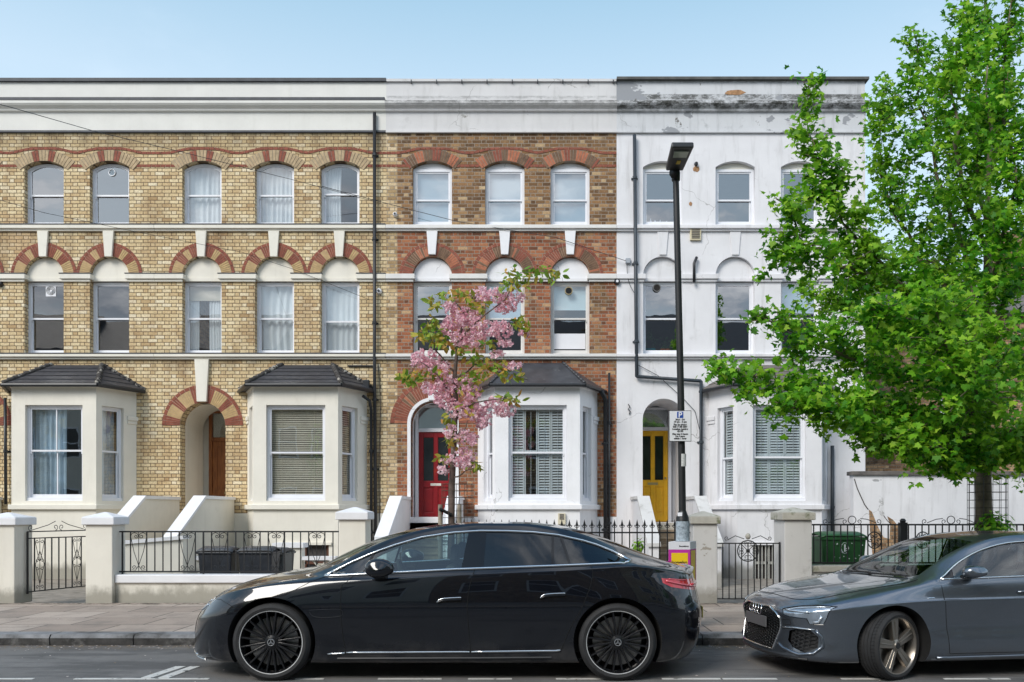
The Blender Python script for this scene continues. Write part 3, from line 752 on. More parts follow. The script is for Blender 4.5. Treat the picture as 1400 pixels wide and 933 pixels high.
H2 = house(PX(213, D), 5.478, 'yellow', label2,
    [dict(fill=c_full, rail=.5), dict(fill=f_curt(.02, 1, folds=8), rail=.5), dict(fill=c_part, rail=.52, glass='glass')],
    [dict(fill=multi(f_curt(.0, .3), f_curt(.55, 1., flare=.3), f_blind(.22, 'blind'))), dict(fill=f_curt(0, 1, folds=5, flare=.15)), dict(fill=multi(f_curt(.0, 1., folds=6), ), rail=.46)],
    dict(fw=1.34, base=(-.35, .75, .80), win=[dict(fill=f_slats()), dict(fill=f_slats()), dict(fill=f_slats())]), yd)
rd = dict(cx=1.115, w=1.06, spring=579, depth=.52, leaf=.84, off=.0, lintel=PZ(591, 20.55), lock=.42, mat=M['reddoor'], frame=M['upvc'], metal=mat('pale_enamel', (.7, .68, .62), .4, var=.1), glazed=True)
H3 = house(PX(528, D), 5.478, 'red', label3,
    [dict(fill=f_blind(1.), fw=.06, rail=.46, horns=False, glass='glassS')] * 3,
    [dict(mf='woodwhite', glass='glassS'), dict(mf='woodwhite', fill=f_blind(.5, 'frost'), glass='glassS'), dict(mf='woodwhite', fill=multi(f_blind(.36, 'frost')), glass='glass')],
    dict(fw=1.32, sw=.52, win=[dict(), dict(fill=f_shut(4, .5, .85, openp=(1,)), mf='upvc'), dict()]), rd)
yd4 = dict(cx=1.12, w=1.0, spring=574, depth=1.45, leaf=.78, off=-.06, lintel=PZ(589, 21.45), lock=.42, mat=M['yellowdoor'], frame=M['upvc'], metal=M['brass'], glazed=True)
H4 = house(PX(843, D), 5.913, 'white', label4,
    [dict(rail=.46, glass='glassS', horns=False, fw=.06)] * 3,
    [dict(glass='glassS'), dict(glass='glassS'), dict(glass='glassS', fill=f_blind(.4, 'frost'))],
    dict(fw=1.2, sw=.56, base=(-.1 - .5, .05, .80), win=[dict(fill=f_shut(1, .45, .9), rail=.45, horns=False), dict(fill=f_shut(3, .45, .9), rail=.45, horns=False, mull=0), dict(fill=f_shut(1, .45, .9), rail=.45, horns=False)]), yd4, cop_dz=.03)
# ---------------------------------------------------------------- setting
def asphalt():
    m, nt, b = newmat('road_asphalt'); p = nt.pos(); x, y, z = nt.sep(p)
    c = nt.ramp(nt.noise(p, 1.1, 8, .65), [(.3, (.135, .129, .124)), (.7, (.205, .196, .188))])
    c = nt.mix(nt.step(nt.noise(p, 120., 3), .56, .68, 0, .6), c, (.22, .21, .20))
    c = nt.mix(nt.step(nt.noise(p, 190., 2), .58, .7, 0, .6), c, (.02, .02, .02))
    edge = nt.math('ADD', y, nt.math('MULTIPLY', nt.noise(nt.scale(p, (.5, .5, 1)), 1.2, 4), 1.3))
    c = nt.mix(nt.step(edge, 9.55, 9.62, 0, .45), c, (.17, .16, .15))
    c = nt.mix(nt.step(nt.noise(nt.scale(p, (.35, 1.6, 1)), .9, 6, .7), .50, .60, 0, .55), c, (.045, .044, .045))
    c = nt.mix(nt.step(nt.noise(p, 2.6, 9, .75), .58, .68, 0, .5), c, (.03, .029, .028))
    c = nt.mix(nt.math('MULTIPLY', nt.step(y, 9.3, 9.75), nt.step(nt.noise(p, 14., 8, .7), .42, .60)), c, (.17, .13, .09))
    nt.l.new(c, b.inputs['Base Color']); b.inputs['Roughness'].default_value = .85
    bump(nt, b, nt.noise(p, 110., 4, .7), .6, .01); return m
def paving():
    m, nt, b = newmat('paving_flags'); p = nt.pos(); x, y, z = nt.sep(p)
    HH = .68; v = nt.math('DIVIDE', nt.math('SUBTRACT', y, 9.98), HH); row = nt.math('FLOOR', v); fv = nt.math('SUBTRACT', v, row)
    wn = nt.new('ShaderNodeTexWhiteNoise', noise_dimensions='1D'); nt.l.new(row, wn.inputs['W'])
    u = nt.math('ADD', nt.math('ADD', nt.math('DIVIDE', x, .92), nt.math('MULTIPLY', wn.outputs['Value'], 3.)), 50.)
    cell = nt.math('FLOOR', u); fu = nt.math('SUBTRACT', u, cell)
    d = nt.math('MINIMUM', nt.math('MULTIPLY', nt.math('MINIMUM', fu, nt.math('SUBTRACT', 1., fu)), .92), nt.math('MULTIPLY', nt.math('MINIMUM', fv, nt.math('SUBTRACT', 1., fv)), HH))
    w2 = nt.new('ShaderNodeTexWhiteNoise', noise_dimensions='3D'); nt.l.new(nt.comb(cell, row, 1.), w2.inputs['Vector'])
    c = nt.ramp(w2.outputs['Value'], [(0, (.31, .245, .20)), (.5, (.39, .315, .26)), (.85, (.45, .37, .31)), (1, (.31, .265, .23))])
    c = nt.mix(nt.step(nt.noise(p, 2.2, 8, .7), .42, .7, 0, .55), c, (.17, .145, .125))
    c = nt.mix(nt.step(nt.noise(p, 60., 4), .5, .75, 0, .4), c, (.12, .10, .09))
    c = nt.mix(nt.math('MULTIPLY', nt.step(y, 12.85, 13.12), nt.step(nt.noise(p, 12., 6, .7), .4, .6)), c, (.06, .05, .035))
    c = nt.mix(nt.step(d, .012, .006), c, (.065, .055, .045))
    nt.l.new(c, b.inputs['Base Color']); b.inputs['Roughness'].default_value = .85
    bump(nt, b, nt.math('ADD', nt.step(d, .004, .014), nt.math('MULTIPLY', nt.noise(p, 70., 4), .5)), .4, .008); return m
M['asph'] = asphalt(); M['flag'] = paving()
M['kerb'] = mat('granite_kerb', (.22, .22, .225), .8, var=.3, scale=12, bmp=.6, bscale=60, col2=(.06, .058, .055), c2lo=.45, c2hi=.65, c2scale=3)
M['kerbf'] = mat('dark_kerb_face', (.06, .058, .056), .85, var=.5, scale=8, bmp=.7, bscale=40, col2=(.16, .155, .15), c2lo=.5, c2hi=.66, c2scale=5)  # kerb face coloured much darker than the kerb top
M['paint'] = mat('worn_road_paint', (.62, .61, .58), .7, var=.1, col2=(.13, .13, .125), c2lo=.56, c2hi=.64, c2scale=9, bmp=.4)
M['soil'] = mat('garden_paving', (.25, .22, .185), .9, var=.3, scale=5, bmp=.4, bscale=40, col2=(.12, .10, .07), c2scale=3)
M['steps'] = mat('old_stone_steps', (.30, .235, .165), .9, var=.3, scale=5, bmp=.5, col2=(.10, .075, .05), c2scale=4)
M['whitecap'] = mat('fresh_white_paint', (.80, .80, .82), .6, var=.05, scale=3, bmp=.1)
g = MB(); g.box(-300, 300, -260, 400, -.3, -.03); struct('ground', g, mat('far_ground', (.12, .12, .10), .95, var=.3, scale=.1))
g = MB(); g.box(-70, 70, 1.35, 9.75, -.02, 0.); struct('road', g, M['asph'])
g = MB(); x = -40.
while x < 40:
    L = .92 + random.random() * .06
    vs = [(x + .006, 9.745 + random.random() * .008), (x + L - .006, 9.745 + random.random() * .008)]
    g.add([(x + .006, vs[0][1] + .012, 0), (x + L - .006, vs[1][1] + .012, 0), (x + L - .006, 10.02, 0), (x + .006, 10.02, 0), (x + .006, vs[0][1], .085), (x + L - .006, vs[1][1], .085), (x + .006, vs[0][1] + .03, .124), (x + L - .006, vs[1][1] + .03, .124), (x + L - .006, 10.02, .124), (x + .006, 10.02, .124)],
          [(0, 1, 5, 4), (1, 2, 8, 7, 5), (3, 0, 4, 6, 9), (2, 3, 9, 8)], 1)
    g.add([(x + .006, vs[0][1], .085), (x + L - .006, vs[1][1], .085), (x + .006, vs[0][1] + .03, .124), (x + L - .006, vs[1][1] + .03, .124), (x + L - .006, 10.02, .124), (x + .006, 10.02, .124)], [(0, 1, 3, 2), (2, 3, 4, 5)], 0)
    x += L
k = struct('kerb', g, [M['kerb'], M['kerbf']])
g = MB(); g.box(-70, 70, 10.022, 13.2, 0, .12); struct('pavement', g, M['flag'])
g = MB(); g.box(-70, 70, -5.6, 1.1, 0, .12); g.box(-70, 70, 1.1, 1.35, 0, .124); struct('pavement', g, M['flag'])
g = MB(); g.box(-70, 70, 13.201, 27., -.02, .03); struct('garden_ground', g, M['soil'])
# parking bay markings
g = MB(); yb = 7.80
for a, b in ((-60, 46), (102, 286), (404, 443), (517, 604), (640, 700), (760, 830), (905, 985), (988, 1062), (1150, 1215), (1290, 1380)):
    x0, x1 = PX(a, yb), PX(b, yb); g.box(x0, x1, yb - .025, yb + .025, .0, .004)
for o in (0, .16):
    xa, xb = PX(192, 7.83) + o, PX(238, 8.38) + o * .9; g.hull([(xa, 7.84, .0), (xa + .10, 7.84, .0), (xb + .10, 8.42, .0), (xb, 8.42, .0)], [(xa, 7.84, .005), (xa + .10, 7.84, .005), (xb + .10, 8.42, .005), (xb, 8.42, .005)])
struct('road_markings', g, M['paint'])
# leaf and petal litter in the gutter and on the flags
g = MB(); rnd = random.Random(3)
for i in range(1900):
    if i < 1450: x = rnd.uniform(-7, 9); y = 9.73 - abs(rnd.gauss(0, .14)); z = .004
    elif i < 1650: x = rnd.uniform(-7, 9); y = rnd.uniform(7.2, 9.7); z = .004
    else: x = rnd.uniform(-9, 9); y = rnd.uniform(10., 13.1); z = .124
    s = rnd.uniform(.006, .017); a = rnd.random() * 6.28
    g.add([(x + s * math.cos(a + q * 1.57) * (1 if q % 2 else .55), y + s * math.sin(a + q * 1.57), z + rnd.random() * .006) for q in range(4)], [(0, 1, 2, 3)], 0 if rnd.random() < .55 else 1)
tag(g.build('leaf_litter', [mat('dry_bits', (.28, .21, .13), .9, var=.4, scale=40), mat('fallen_petals', (.55, .47, .44), .9, var=.2)]), 'scatter of dry leaf bits and petals along the gutter and road', 'leaf litter', kind='stuff')
# ---------------------------------------------------------------- boundary walls, piers, railings
def pier(X, y, w, zt, m, mc, label, dep=None, cap=.045):
    t = thing('gate_pier', (X, y, .12), label, 'pier', 'gate piers along the pavement'); dep = dep or w
    MB().box(X, X + w, y, y + dep, .10, zt).build('shaft', m, t, bevel=.012)
    c = MB(); o = cap; x0, x1, y0, y1 = X - o, X + w + o, y - o, y + dep + o
    c.box(x0, x1, y0, y1, zt + .001, zt + .12)
    c.hull([(x0, y0, zt + .12), (x1, y0, zt + .12), (x1, y1, zt + .12), (x0, y1, zt + .12)], [(X + w * .45, y + dep * .45, zt + .20), (X + w * .55, y + dep * .45, zt + .20), (X + w * .55, y + dep * .55, zt + .20), (X + w * .45, y + dep * .55, zt + .20)])
    c.build('cap', mc, t, bevel=.012); return t
YW = 13.15
pier(-8.66, YW, .47, 1.34, M['cream'], M['whitecap'], 'cream pier with white cap at the left edge of the photo')
pier(-7.08, YW, .42, 1.345, M['cream'], M['whitecap'], 'cream white-capped pier between the scrolled iron gate and the low garden wall')
pier(-3.12, YW, .42, 1.425, M['cream'], M['whitecap'], 'cream white-capped pier behind the bonnet of the black car')
pier(2.42, YW, .38, 1.36, M['pier'], M['stonecap'], 'scuffed white pier just right of the lamp post')
pier(3.85, YW, .43, 1.42, M['pier'], M['stonecap'], 'weathered pier with mossy stone cap between small gate and green bin', dep=.6)
t = thing('garden_wall', (-6.66, YW, .12), 'low cream garden wall with white coping under the iron railing', 'wall')
MB().box(-6.655, -3.125, YW + .10, YW + .30, .10, .43).build('wall', M['cream'], t); MB().box(-6.655, -3.125, YW + .06, YW + .34, .431, .56).build('coping', M['whitecap'], t, bevel=.012)
t = thing('garden_wall', (4.3, YW, .12), 'low stone wall under the railing in front of the green bin', 'wall')
MB().box(4.285, 12., YW + .1, YW + .34, .10, .60).build('wall', M['pier'], t); MB().box(4.285, 12., YW + .06, YW + .38, .601, .70).build('coping', M['stonecap'], t, bevel=.012)
t = thing('garden_wall', (-2.68, YW, .12), 'low white wall carrying the spear-topped railing behind the black car', 'wall')
MB().box(-1.4, 2.415, YW + .10, YW + .30, .10, .50).build('wall', M['pier'], t)
def scroll(mb, cx, cz, r, y, a0, turns=1.25, sgn=1, th=.006, M4=None):
    pts = []
    n = 16
    for i in range(n + 1):
        t = i / n; rr = r * (1 - .75 * t); a = a0 + sgn * turns * 2 * math.pi * t; pts.append((cx + rr * math.cos(a), y, cz + rr * math.sin(a)))
    mb.tube(pts, th, 4)
def motif(mb, cx, w, z0, z1, y):
    """lyre-shaped panel: scrolls at the head, crossing stays and small scrolls at the foot"""
    h = z1 - z0; th = .0055
    for s in (-1, 1):
        mb.tube([(cx + s * w * .5, y, z1 - h * .12), (cx + s * w * .46, y, z1 - h * .04), (cx + s * w * .28, y, z1 - .004), (cx + s * w * .10, y, z1 - h * .03), (cx, y, z1 - h * .10)], th, 4)
        scroll(mb, cx + s * w * .17, z1 - h * .10, w * .13, y, 0 if s < 0 else math.pi, 1.1, s, th)
        mb.tube([(cx + s * w * .5, y, z1 - h * .12), (cx + s * w * .30, y, z0 + h * .5), (cx, y, z0 + h * .14)], th, 4)
        mb.tube([(cx, y, z0 + h * .14), (cx + s * w * .2, y, z0 + .01), (cx + s * w * .42, y, z0 + h * .03)], th, 4)
        scroll(mb, cx + s * w * .30, z0 + h * .09, w * .14, y, -.5 if s < 0 else math.pi + .5, 1.1, -s, th)
    mb.tube([(cx, y, z0), (cx, y, z1)], th, 4)
# left railing
t = thing('iron_railing', (-6.6, YW + .2, .56), 'black wrought iron railing with lyre scrolls on the low cream wall', 'railing')
ya = YW + .2; zt, zb = 1.235, .60
for z in (zt, zb): MB().box(-6.65, -3.13, ya - .006, ya + .006, z - .012, z + .012).build('rail', M['black'], t)
xs = [-6.60 + i * .1285 for i in range(27)]
base = None
skip = {2, 8, 12, 16, 19, 24}
for i, x in enumerate(xs):
    if i in skip or x > -3.16: continue
    r = .011 if i in (0, 10, 20) else .0075
    MB().box(x - r, x + r, ya - r, ya + r, zb - (.04 if r > .01 else 0), zt).build('bar', M['black'], t)
for i in skip:
    mb = MB(); motif(mb, xs[i], .25, zb + .012, zt - .012, ya); mb.build('scroll_panel', M['black'], t)
# left gate, standing ajar
def gate(name, label, loc, ang, w, z0, z1, bars, panels, crest, mid=None, medal=False):
    t = thing(name, (0, 0, 0), label, 'gate'); t.location = loc; t.rotation_euler.z = ang; ORI[t.name] = Vector()
    fr = MB()
    for x in (0, w): fr.box(x - .012, x + .012, -.012, .012, z0, z1)
    for z in (z0 + .03, z1 - (.11 if panels else .02)): fr.box(0, w, -.006, .006, z - .009, z + .009)
    if panels: fr.box(0, w, -.006, .006, z1 - .012, z1 + .006)
    fr.build('frame', M['black'], t)
    for x in bars: MB().box(x - .0075, x + .0075, -.0075, .0075, z0 + .035, z1 - .02 - (.09 if panels else 0)).build('bar', M['black'], t)
    for (cx, pw) in panels:
        mb = MB(); a, b = z0 + .04, z1 - .12; m_ = (a + b) / 2
        for s in (-1, 1):
            mb.tube([(cx + s * pw * .45, 0, b - .03), (cx + s * pw * .1, 0, m_ + .09), (cx, 0, m_ + .05)], .006, 4)
            mb.tube([(cx, 0, m_ + .22), (cx + s * pw * .42, 0, m_), (cx, 0, a + .1)], .006, 4)
            for (zz, sg) in ((b - .04, 1), (m_ + .06, -1), (m_ - .06, 1), (a + .05, -1)): scroll(mb, cx + s * pw * .24, zz, pw * .16, 0, 0 if s < 0 else math.pi, 1.1, s * sg, .0055)
        mb.tube([(cx, 0, a), (cx, 0, b)], .006, 4)
        mb.build('scroll_panel', M['black'], t)
    if crest:
        mb = MB(); c = w / 2
        for s in (-1, 1):
            mb.tube([(c + s * (w / 2 - .08), 0, z1 + .02), (c + s * .2, 0, z1 + .10), (c + s * .06, 0, z1 + .16)], .006, 4)
            scroll(mb, c + s * (w / 2 - .06), z1 + .06, .05, 0, -math.pi / 2, 1.0, s, .006); scroll(mb, c + s * .06, z1 + .06, .05, 0, -math.pi / 2, 1.1, -s, .006)
        mb.build('crest', M['black'], t)
    if medal:
        mb = MB(); c, zc, r = w / 2, z1 - .14, .165
        mb.tube([(c + r * math.cos(a), 0, zc + r * math.sin(a)) for a in [i * math.pi / 12 for i in range(24)]], .009, 5, closed=True)
        for q in range(4):
            a = q * math.pi / 2 + math.pi / 4
            mb.tube([(c, 0, zc), (c + r * math.cos(a), 0, zc + r * math.sin(a))], .006, 4)
            for s in (-.38, .38): scroll(mb, c + r * .64 * math.cos(a + s * 1.3), zc + r * .64 * math.sin(a + s * 1.3), .045, 0, a, 1.1, 1 if s > 0 else -1, .005)
        mb.lathe([(0, -.02), (.03, -.015), (.03, .015), (0, .02)], (c, 0, zc), 'y', 10)
        mb.build('medallion', M['black'], t)
        mb = MB(); mb.lathe([(0, -.05), (.03, -.04), (.045, 0), (.03, .04), (0, .055)], (c, 0, z1 + .09), 'z', 12); mb.build('finial', M['stonecap'], t, smooth=True)
        mb = MB()
        for s in (-1, 1): mb.tube([(c + s * .33, 0, z1 + .03), (c + s * .2, 0, z1 + .10), (c + s * .06, 0, z1 + .05)], .006, 4); scroll(mb, c + s * .34, z1 + .06, .035, 0, -math.pi / 2, 1.0, s, .005)
        mb.build('crest', M['black'], t)
    return t
gate('iron_gate', 'black scrolled iron gate standing ajar between the two leftmost cream piers', (-8.15, 13.42, 0), math.atan2(1.13, .34), 1.19, .24, 1.235, [.13, .33, .46, .60, .74, .87, 1.06], [(.23, .2), (.97, .2)], True)
gate('iron_gate', 'black iron gate with round scroll medallion between the two weathered piers', (2.825, 13.34, 0), 0, 1.0, .14, 1.07, [.1 + i * .1 for i in range(9)], [], False, medal=True)
# spear-topped railing
t = thing('iron_railing', (-.9, YW + .2, .5), 'black spear-topped railing behind the roof of the black car', 'railing')
for z in (1.22, .62): MB().box(-1.35, 2.41, ya - .008, ya + .008, z - .012, z + .012).build('rail', M['black'], t)
mb = MB(); mb.box(-.009, .009, -.009, .009, .50, 1.33)
mb.hull([(-.028, -.006, 1.325), (.028, -.006, 1.325), (.028, .006, 1.325), (-.028, .006, 1.325)], [(-.026, -.006, 1.345), (.026, -.006, 1.345), (.026, .006, 1.345), (-.026, .006, 1.345)])
mb.hull([(-.020, -.008, 1.345), (.020, -.008, 1.345), (.020, .008, 1.345), (-.020, .008, 1.345)], [(-.001, -.001, 1.43), (.001, -.001, 1.43), (.001, .001, 1.43), (-.001, .001, 1.43)])
for s in (-1, 1): mb.tube([(s * .012, 0, 1.30), (s * .034, 0, 1.315), (s * .04, 0, 1.34)], .006, 4)
sb = mb.build('spear_bar', M['black']); sb.parent = t; off = ORI[t.name]
i = 0; x = -1.3
while x < 2.4:
    o = sb if i == 0 else sb.copy()
    if i: COL.objects.link(o); o.parent = t
    o.location = (x - off.x, ya - off.y, -off.z); i += 1; x += .1195
# right railing with crests
t = thing('iron_railing', (4.3, YW + .2, .7), 'black iron railing with scroll crests in front of the green bin and maple tree', 'railing')
zt = 1.345
for z in (zt, .74): MB().box(4.285, 12., ya - .008, ya + .008, z - .013, z + .013).build('rail', M['black'], t)
mb = MB(); mb.box(-.008, .008, -.008, .008, .74, zt); bb = mb.build('bar', M['black']); bb.parent = t; off = ORI[t.name]; i = 0; x = 4.37
while x < 9.6:
    if abs(x - 5.78) > .05:
        o = bb if i == 0 else bb.copy()
        if i: COL.objects.link(o); o.parent = t
        o.location = (x - off.x, ya - off.y, -off.z); i += 1
    x += .1075
mb = MB(); mb.box(5.73, 5.84, ya - .05, ya + .05, .70, 1.38); mb.lathe([(0, 0), (.04, 0), (.05, .03), (.03, .06), (0, .065)], (5.785, ya, 1.38), 'z', 10); mb.build('post', M['black'], t)
for cx in (4.98, 6.55):
    mb = MB(); mb.tube([(cx + .062 * math.cos(a), ya, zt + .075 + .062 * math.sin(a)) for a in [i * math.pi / 9 for i in range(18)]], .007, 5, closed=True)
    for s in (-1, 1):
        scroll(mb, cx + s * .11, zt + .05, .042, ya, -math.pi / 2, 1., s, .006); scroll(mb, cx + s * .42, zt + .05, .045, ya, -math.pi / 2, 1.1, s, .006)
        mb.tube([(cx + s * .38, ya, zt + .03), (cx + s * .24, ya, zt + .085), (cx + s * .13, ya, zt + .10)], .006, 4)
    mb.build('crest', M['black'], t)
for cx, cz in ((5.33, 1.10), (6.1, 1.1)):
    mb = MB(); mb.tube([(cx + .11 * math.cos(a), ya - .01, cz + .13 * math.sin(a)) for a in [i * math.pi / 10 for i in range(20)]], .01, 5, closed=True)
    for q in range(6):
        a = q * math.pi / 3; scroll(mb, cx + .062 * math.cos(a), cz + .075 * math.sin(a), .032, ya - .01, a, 1., 1, .008)
    mb.build('scroll_panel', M['black'], t)
# ---------------------------------------------------------------- entrance steps with ramped parapets
def steps(name, label, xl, xr, zt, cap, body, y_end=16.5, slopeL=(18.2, 16.6, .90), wt=.2, lean=0):
    t = thing('entrance_steps', ((xl + xr) / 2, D, .05), label, 'steps')
    n = 8; 
    for i in range(n):
        z1 = zt - .16 * (i + 1) ; y0 = D - .30 - .30 * i
        mb = MB(); mb.box(xl + .001, xr - .001, y0 - .30, y0 - .001 if i else D - .021, .0, z1 - .04); mb.box(xl + .001, xr - .001, y0 - .33, y0 - .002 if i else D - .021, z1 - .04, z1)
        mb.build('step', M['steps'], t)
    for s, x in ((-1, xl), (1, xr)):
        xa, xb = (x - wt, x) if s < 0 else (x, x + wt)
        y1, y2, z2 = slopeL; zf = PZ(683, 19)
        prof = [(D - .025, .02), (D - .025, zf), (y1, zf), (y2, z2), (y2, .02)]
        w = MB(); w.hull([(xa, a, b) for a, b in prof], [(xb, a, b) for a, b in prof]); pw = w.build('parapet', body, t)
        c = MB(); e = .035; h_ = .07
        top = [(D - .026, zf + .001), (y1 - .01, zf + .001), (y2 - .05, z2 + .001)]
        for (a, b) in ((top[0], top[1]), (top[1], top[2])):
            c.hull([(xa - e, a[0], a[1]), (xb + e, a[0], a[1]), (xb + e, a[0], a[1] + h_), (xa - e, a[0], a[1] + h_)], [(xa - e, b[0], b[1]), (xb + e, b[0], b[1]), (xb + e, b[0], b[1] + h_), (xa - e, b[0], b[1] + h_)])
        c.build('coping', cap, pw)
    return t
zt0 = pz(715)
steps('s', 'stone steps between white-coped cream ramps up to the brown timber door', -8.52, -7.42, zt0, M['whitecap'], M['cream'])
steps('s', 'stone steps with white ramps up to the red front door', -3.05, -1.98, zt0, M['whitebay'], M['whitebay'], slopeL=(18.6, 16.9, .98))
steps('s', 'worn steps between flaking white ramps up to the yellow front door', 2.42, 3.48, zt0, M['pier'], M['whitewall'], slopeL=(18.6, 16.9, .85))
steps('s', 'steps with white-coped ramps at the far left, mostly outside the photo', -14.0, -12.95, zt0, M['whitecap'], M['cream'])
# low flank wall with pierced blocks in the front garden
t = thing('garden_wall', (-7.6, 15.6, .03), 'low cream inner wall with pierced screen blocks behind the black bins', 'wall')
mb = MB(); mb.hull([(-8.0, 15.4, .0), (-8.0, 15.6, .0), (-8.0, 15.6, .92), (-8.0, 15.4, .92)], [(-6.72, 15.9, .0), (-6.72, 16.1, .0), (-6.72, 16.1, 1.03), (-6.72, 15.9, 1.03)])
mb.box(-6.6, -3.9, 16.2, 16.32, .0, .32); mb.box(-5.05, -4.55, 16.15, 16.4, 0, .86); mb.build('wall', M['cream'], t)
mb = MB(); mb.hull([(-8.03, 15.36, .921), (-8.03, 15.64, .921), (-8.03, 15.64, .99), (-8.03, 15.36, .99)], [(-6.70, 15.86, 1.031), (-6.70, 16.14, 1.031), (-6.70, 16.14, 1.10), (-6.70, 15.86, 1.10)])
mb.box(-6.6, -5.051, 16.16, 16.36, .62, .69); mb.box(-4.549, -3.9, 16.16, 16.36, .62, .69); mb.box(-5.1, -4.5, 16.1, 16.45, .861, .95); mb.build('coping', M['whitecap'], t)
mb = MB(); x = -6.6
while x < -4.0:
    if not (-5.3 < x < -4.5):
        c = x + .14
        for a, b in (((x, .32), (x + .28, .62)), ((x + .28, .32), (x, .62))): mb.hull([(a[0] - .02, 16.22, a[1]), (a[0] + .02, 16.22, a[1]), (a[0] + .02, 16.30, a[1]), (a[0] - .02, 16.30, a[1])], [(b[0] - .02, 16.22, b[1]), (b[0] + .02, 16.22, b[1]), (b[0] + .02, 16.30, b[1]), (b[0] - .02, 16.30, b[1])])
        mb.tube([(c + .07 * math.cos(a), 16.26, .47 + .07 * math.sin(a)) for a in [i * math.pi / 5 for i in range(10)]], .02, 4, closed=True)
    x += .28
mb.build('screen_block', M['cream'], t)
# tall cracked garden wall on the right
t = thing('garden_wall', (9., 19., .03), 'tall cracked white garden wall with blown render showing brick', 'wall')
xw0, xw1, yw, zw = PX(1167, 19), 16.5, 19., PZ(650, 19)
MB().box(xw0, xw1, yw, yw + .25, .0, zw).build('wall', M['whitewall'], t)
MB().box(xw0 - .05, xw1, yw - .06, yw + .3, zw + .001, zw + .09).build('coping', M['oldroof'], t, bevel=.01)
mb = MB()
def W(px, py): return (PX(px, 19.), PZ(py, 19.))
mb.prism([W(1188, 697), W(1192, 700), W(1201, 722), W(1208, 735), W(1216, 737), W(1217, 718), W(1213, 706), W(1221, 711), W(1230, 722), W(1236, 735), W(1240, 760), W(1193, 760), W(1190, 735)], yw - .004, yw + .05, 0)
mb.build('exposed_brick', M['bbrown'], t)
mb = MB(); pts = [W(1168, 655), W(1172, 668), W(1176, 677), W(1182, 690), W(1187, 697)]
mb.tube([(a, yw - .002, b) for a, b in pts], .012, 4); mb.tube([(a, yw - .002, b) for a, b in (W(1208, 705), W(1213, 712), W(1219, 718))], .008, 4)
mb.build('crack', M['dark'], t)
# ---------------------------------------------------------------- bins
def wheelie(name, label, X, y, m, group, sx=.6, h=1.0, z0=.03, sy=.7, rz=0, grp=True):
    t = thing(name, (X, y, z0), label, 'bin', group); t.rotation_euler.z = rz; ORI[t.name] = Vector()
    mb = MB(); b = [(-sx * .42, -sy * .36), (sx * .42, -sy * .36), (sx * .42, sy * .36), (-sx * .42, sy * .36)]; u = [(-sx / 2, -sy / 2), (sx / 2, -sy / 2), (sx / 2, sy / 2), (-sx / 2, sy / 2)]
    mb.hull([(a, c, .05) for a, c in b], [(a, c, h * .9) for a, c in u]); mb.build('body', m, t, bevel=.02)
    mb = MB(); mb.box(-sx / 2 - .02, sx / 2 + .02, -sy / 2 - .02, sy / 2 + .02, h * .875, h * .915); mb.build('rim', m, t, bevel=.01)
    mb = MB(); n = 6; vs = []
    for i in range(n + 1):
        a = i / n; y_ = -sy / 2 - .03 + (sy + .05) * a; z_ = h * .918 + .075 * math.sin(a * math.pi * .9 + .2)
        vs += [(-sx / 2 - .025, y_, z_ - .02), (-sx / 2 + .05, y_, z_ + .012), (sx / 2 - .05, y_, z_ + .012), (sx / 2 + .025, y_, z_ - .02)]
    fs = [(i * 4 + j, i * 4 + j + 1, i * 4 + j + 5, i * 4 + j + 4) for i in range(n) for j in range(3)]
    mb.add(vs, fs); lo = mb.build('lid', M['binlid'] if m is not M['bingreen'] else m, t, smooth=True); md = lo.modifiers.new('s', 'SOLIDIFY'); md.thickness = .02
    mb = MB(); mb.tube([(-sx * .4, sy / 2 + .07, h * .9), (sx * .4, sy / 2 + .07, h * .9)], .016, 8); mb.build('handle', m, t)
    for s in (-1, 1):
        mb = MB()
        mb.M = Matrix.Rotation(math.pi / 2, 4, 'Z'); mb.lathe([(0, -.03), (.10, -.03), (.10, .03), (0, .03)], (sy * .34, -s * sx * .42, .10), 'y', 14); mb.build('wheel', M['black'], t)
    return t
M['binblack'] = mat('black_bin_plastic', (.022, .026, .034), .45, var=.25, scale=6, bmp=.15); M['binlid'] = mat('bin_lid_plastic', (.055, .06, .07), .4, var=.2)  # lid coloured lighter than the black bin body
M['bingreen'] = mat('green_bin_plastic', (.018, .085, .025), .45, var=.2, scale=5)
wheelie('wheelie_bin', 'black wheelie bin behind the iron railing, left of its twin', PX(293, 14.25), 14.5, M['binblack'], 'black bins in the front garden', .57, .92, sy=.5)
wheelie('wheelie_bin', 'black wheelie bin behind the iron railing, right of its twin', PX(349, 14.3), 14.53, M['binblack'], 'black bins in the front garden', .57, .92, sy=.5)
wheelie('wheelie_bin', 'grey narrow bin squeezed beside the two black wheelie bins', PX(384, 15.3), 15.3, mat('grey_bin_plastic', (.10, .11, .11), .5, var=.2), 'black bins in the front garden', .3, .86)
gb = wheelie('wheelie_bin', 'dark green wheelie bin with worn council sticker behind the right railing', PX(1144, 14.3), 14.3, M['bingreen'], None, .74, 1.20)
mb = MB(); rnd = random.Random(5)
for k in range(12):
    a = k * .55; mb.tube([(.06 * math.cos(a), -.377 - .0, .92 + .09 * math.sin(a)), (.06 * math.cos(a + .4), -.377, .92 + .09 * math.sin(a + .4))], .010 if rnd.random() < .6 else .004, 4)
mb.box(-.01, .012, -.38, -.372, .86, .98)
for k in range(16): q = rnd.uniform(-.3, .3); z = rnd.uniform(.7, 1.0); mb.box(q, q + .012, -.375, -.36, z, z + .014)
mb.build('sticker', mat('worn_sticker', (.55, .6, .62), .6, var=.3, scale=20), gb)
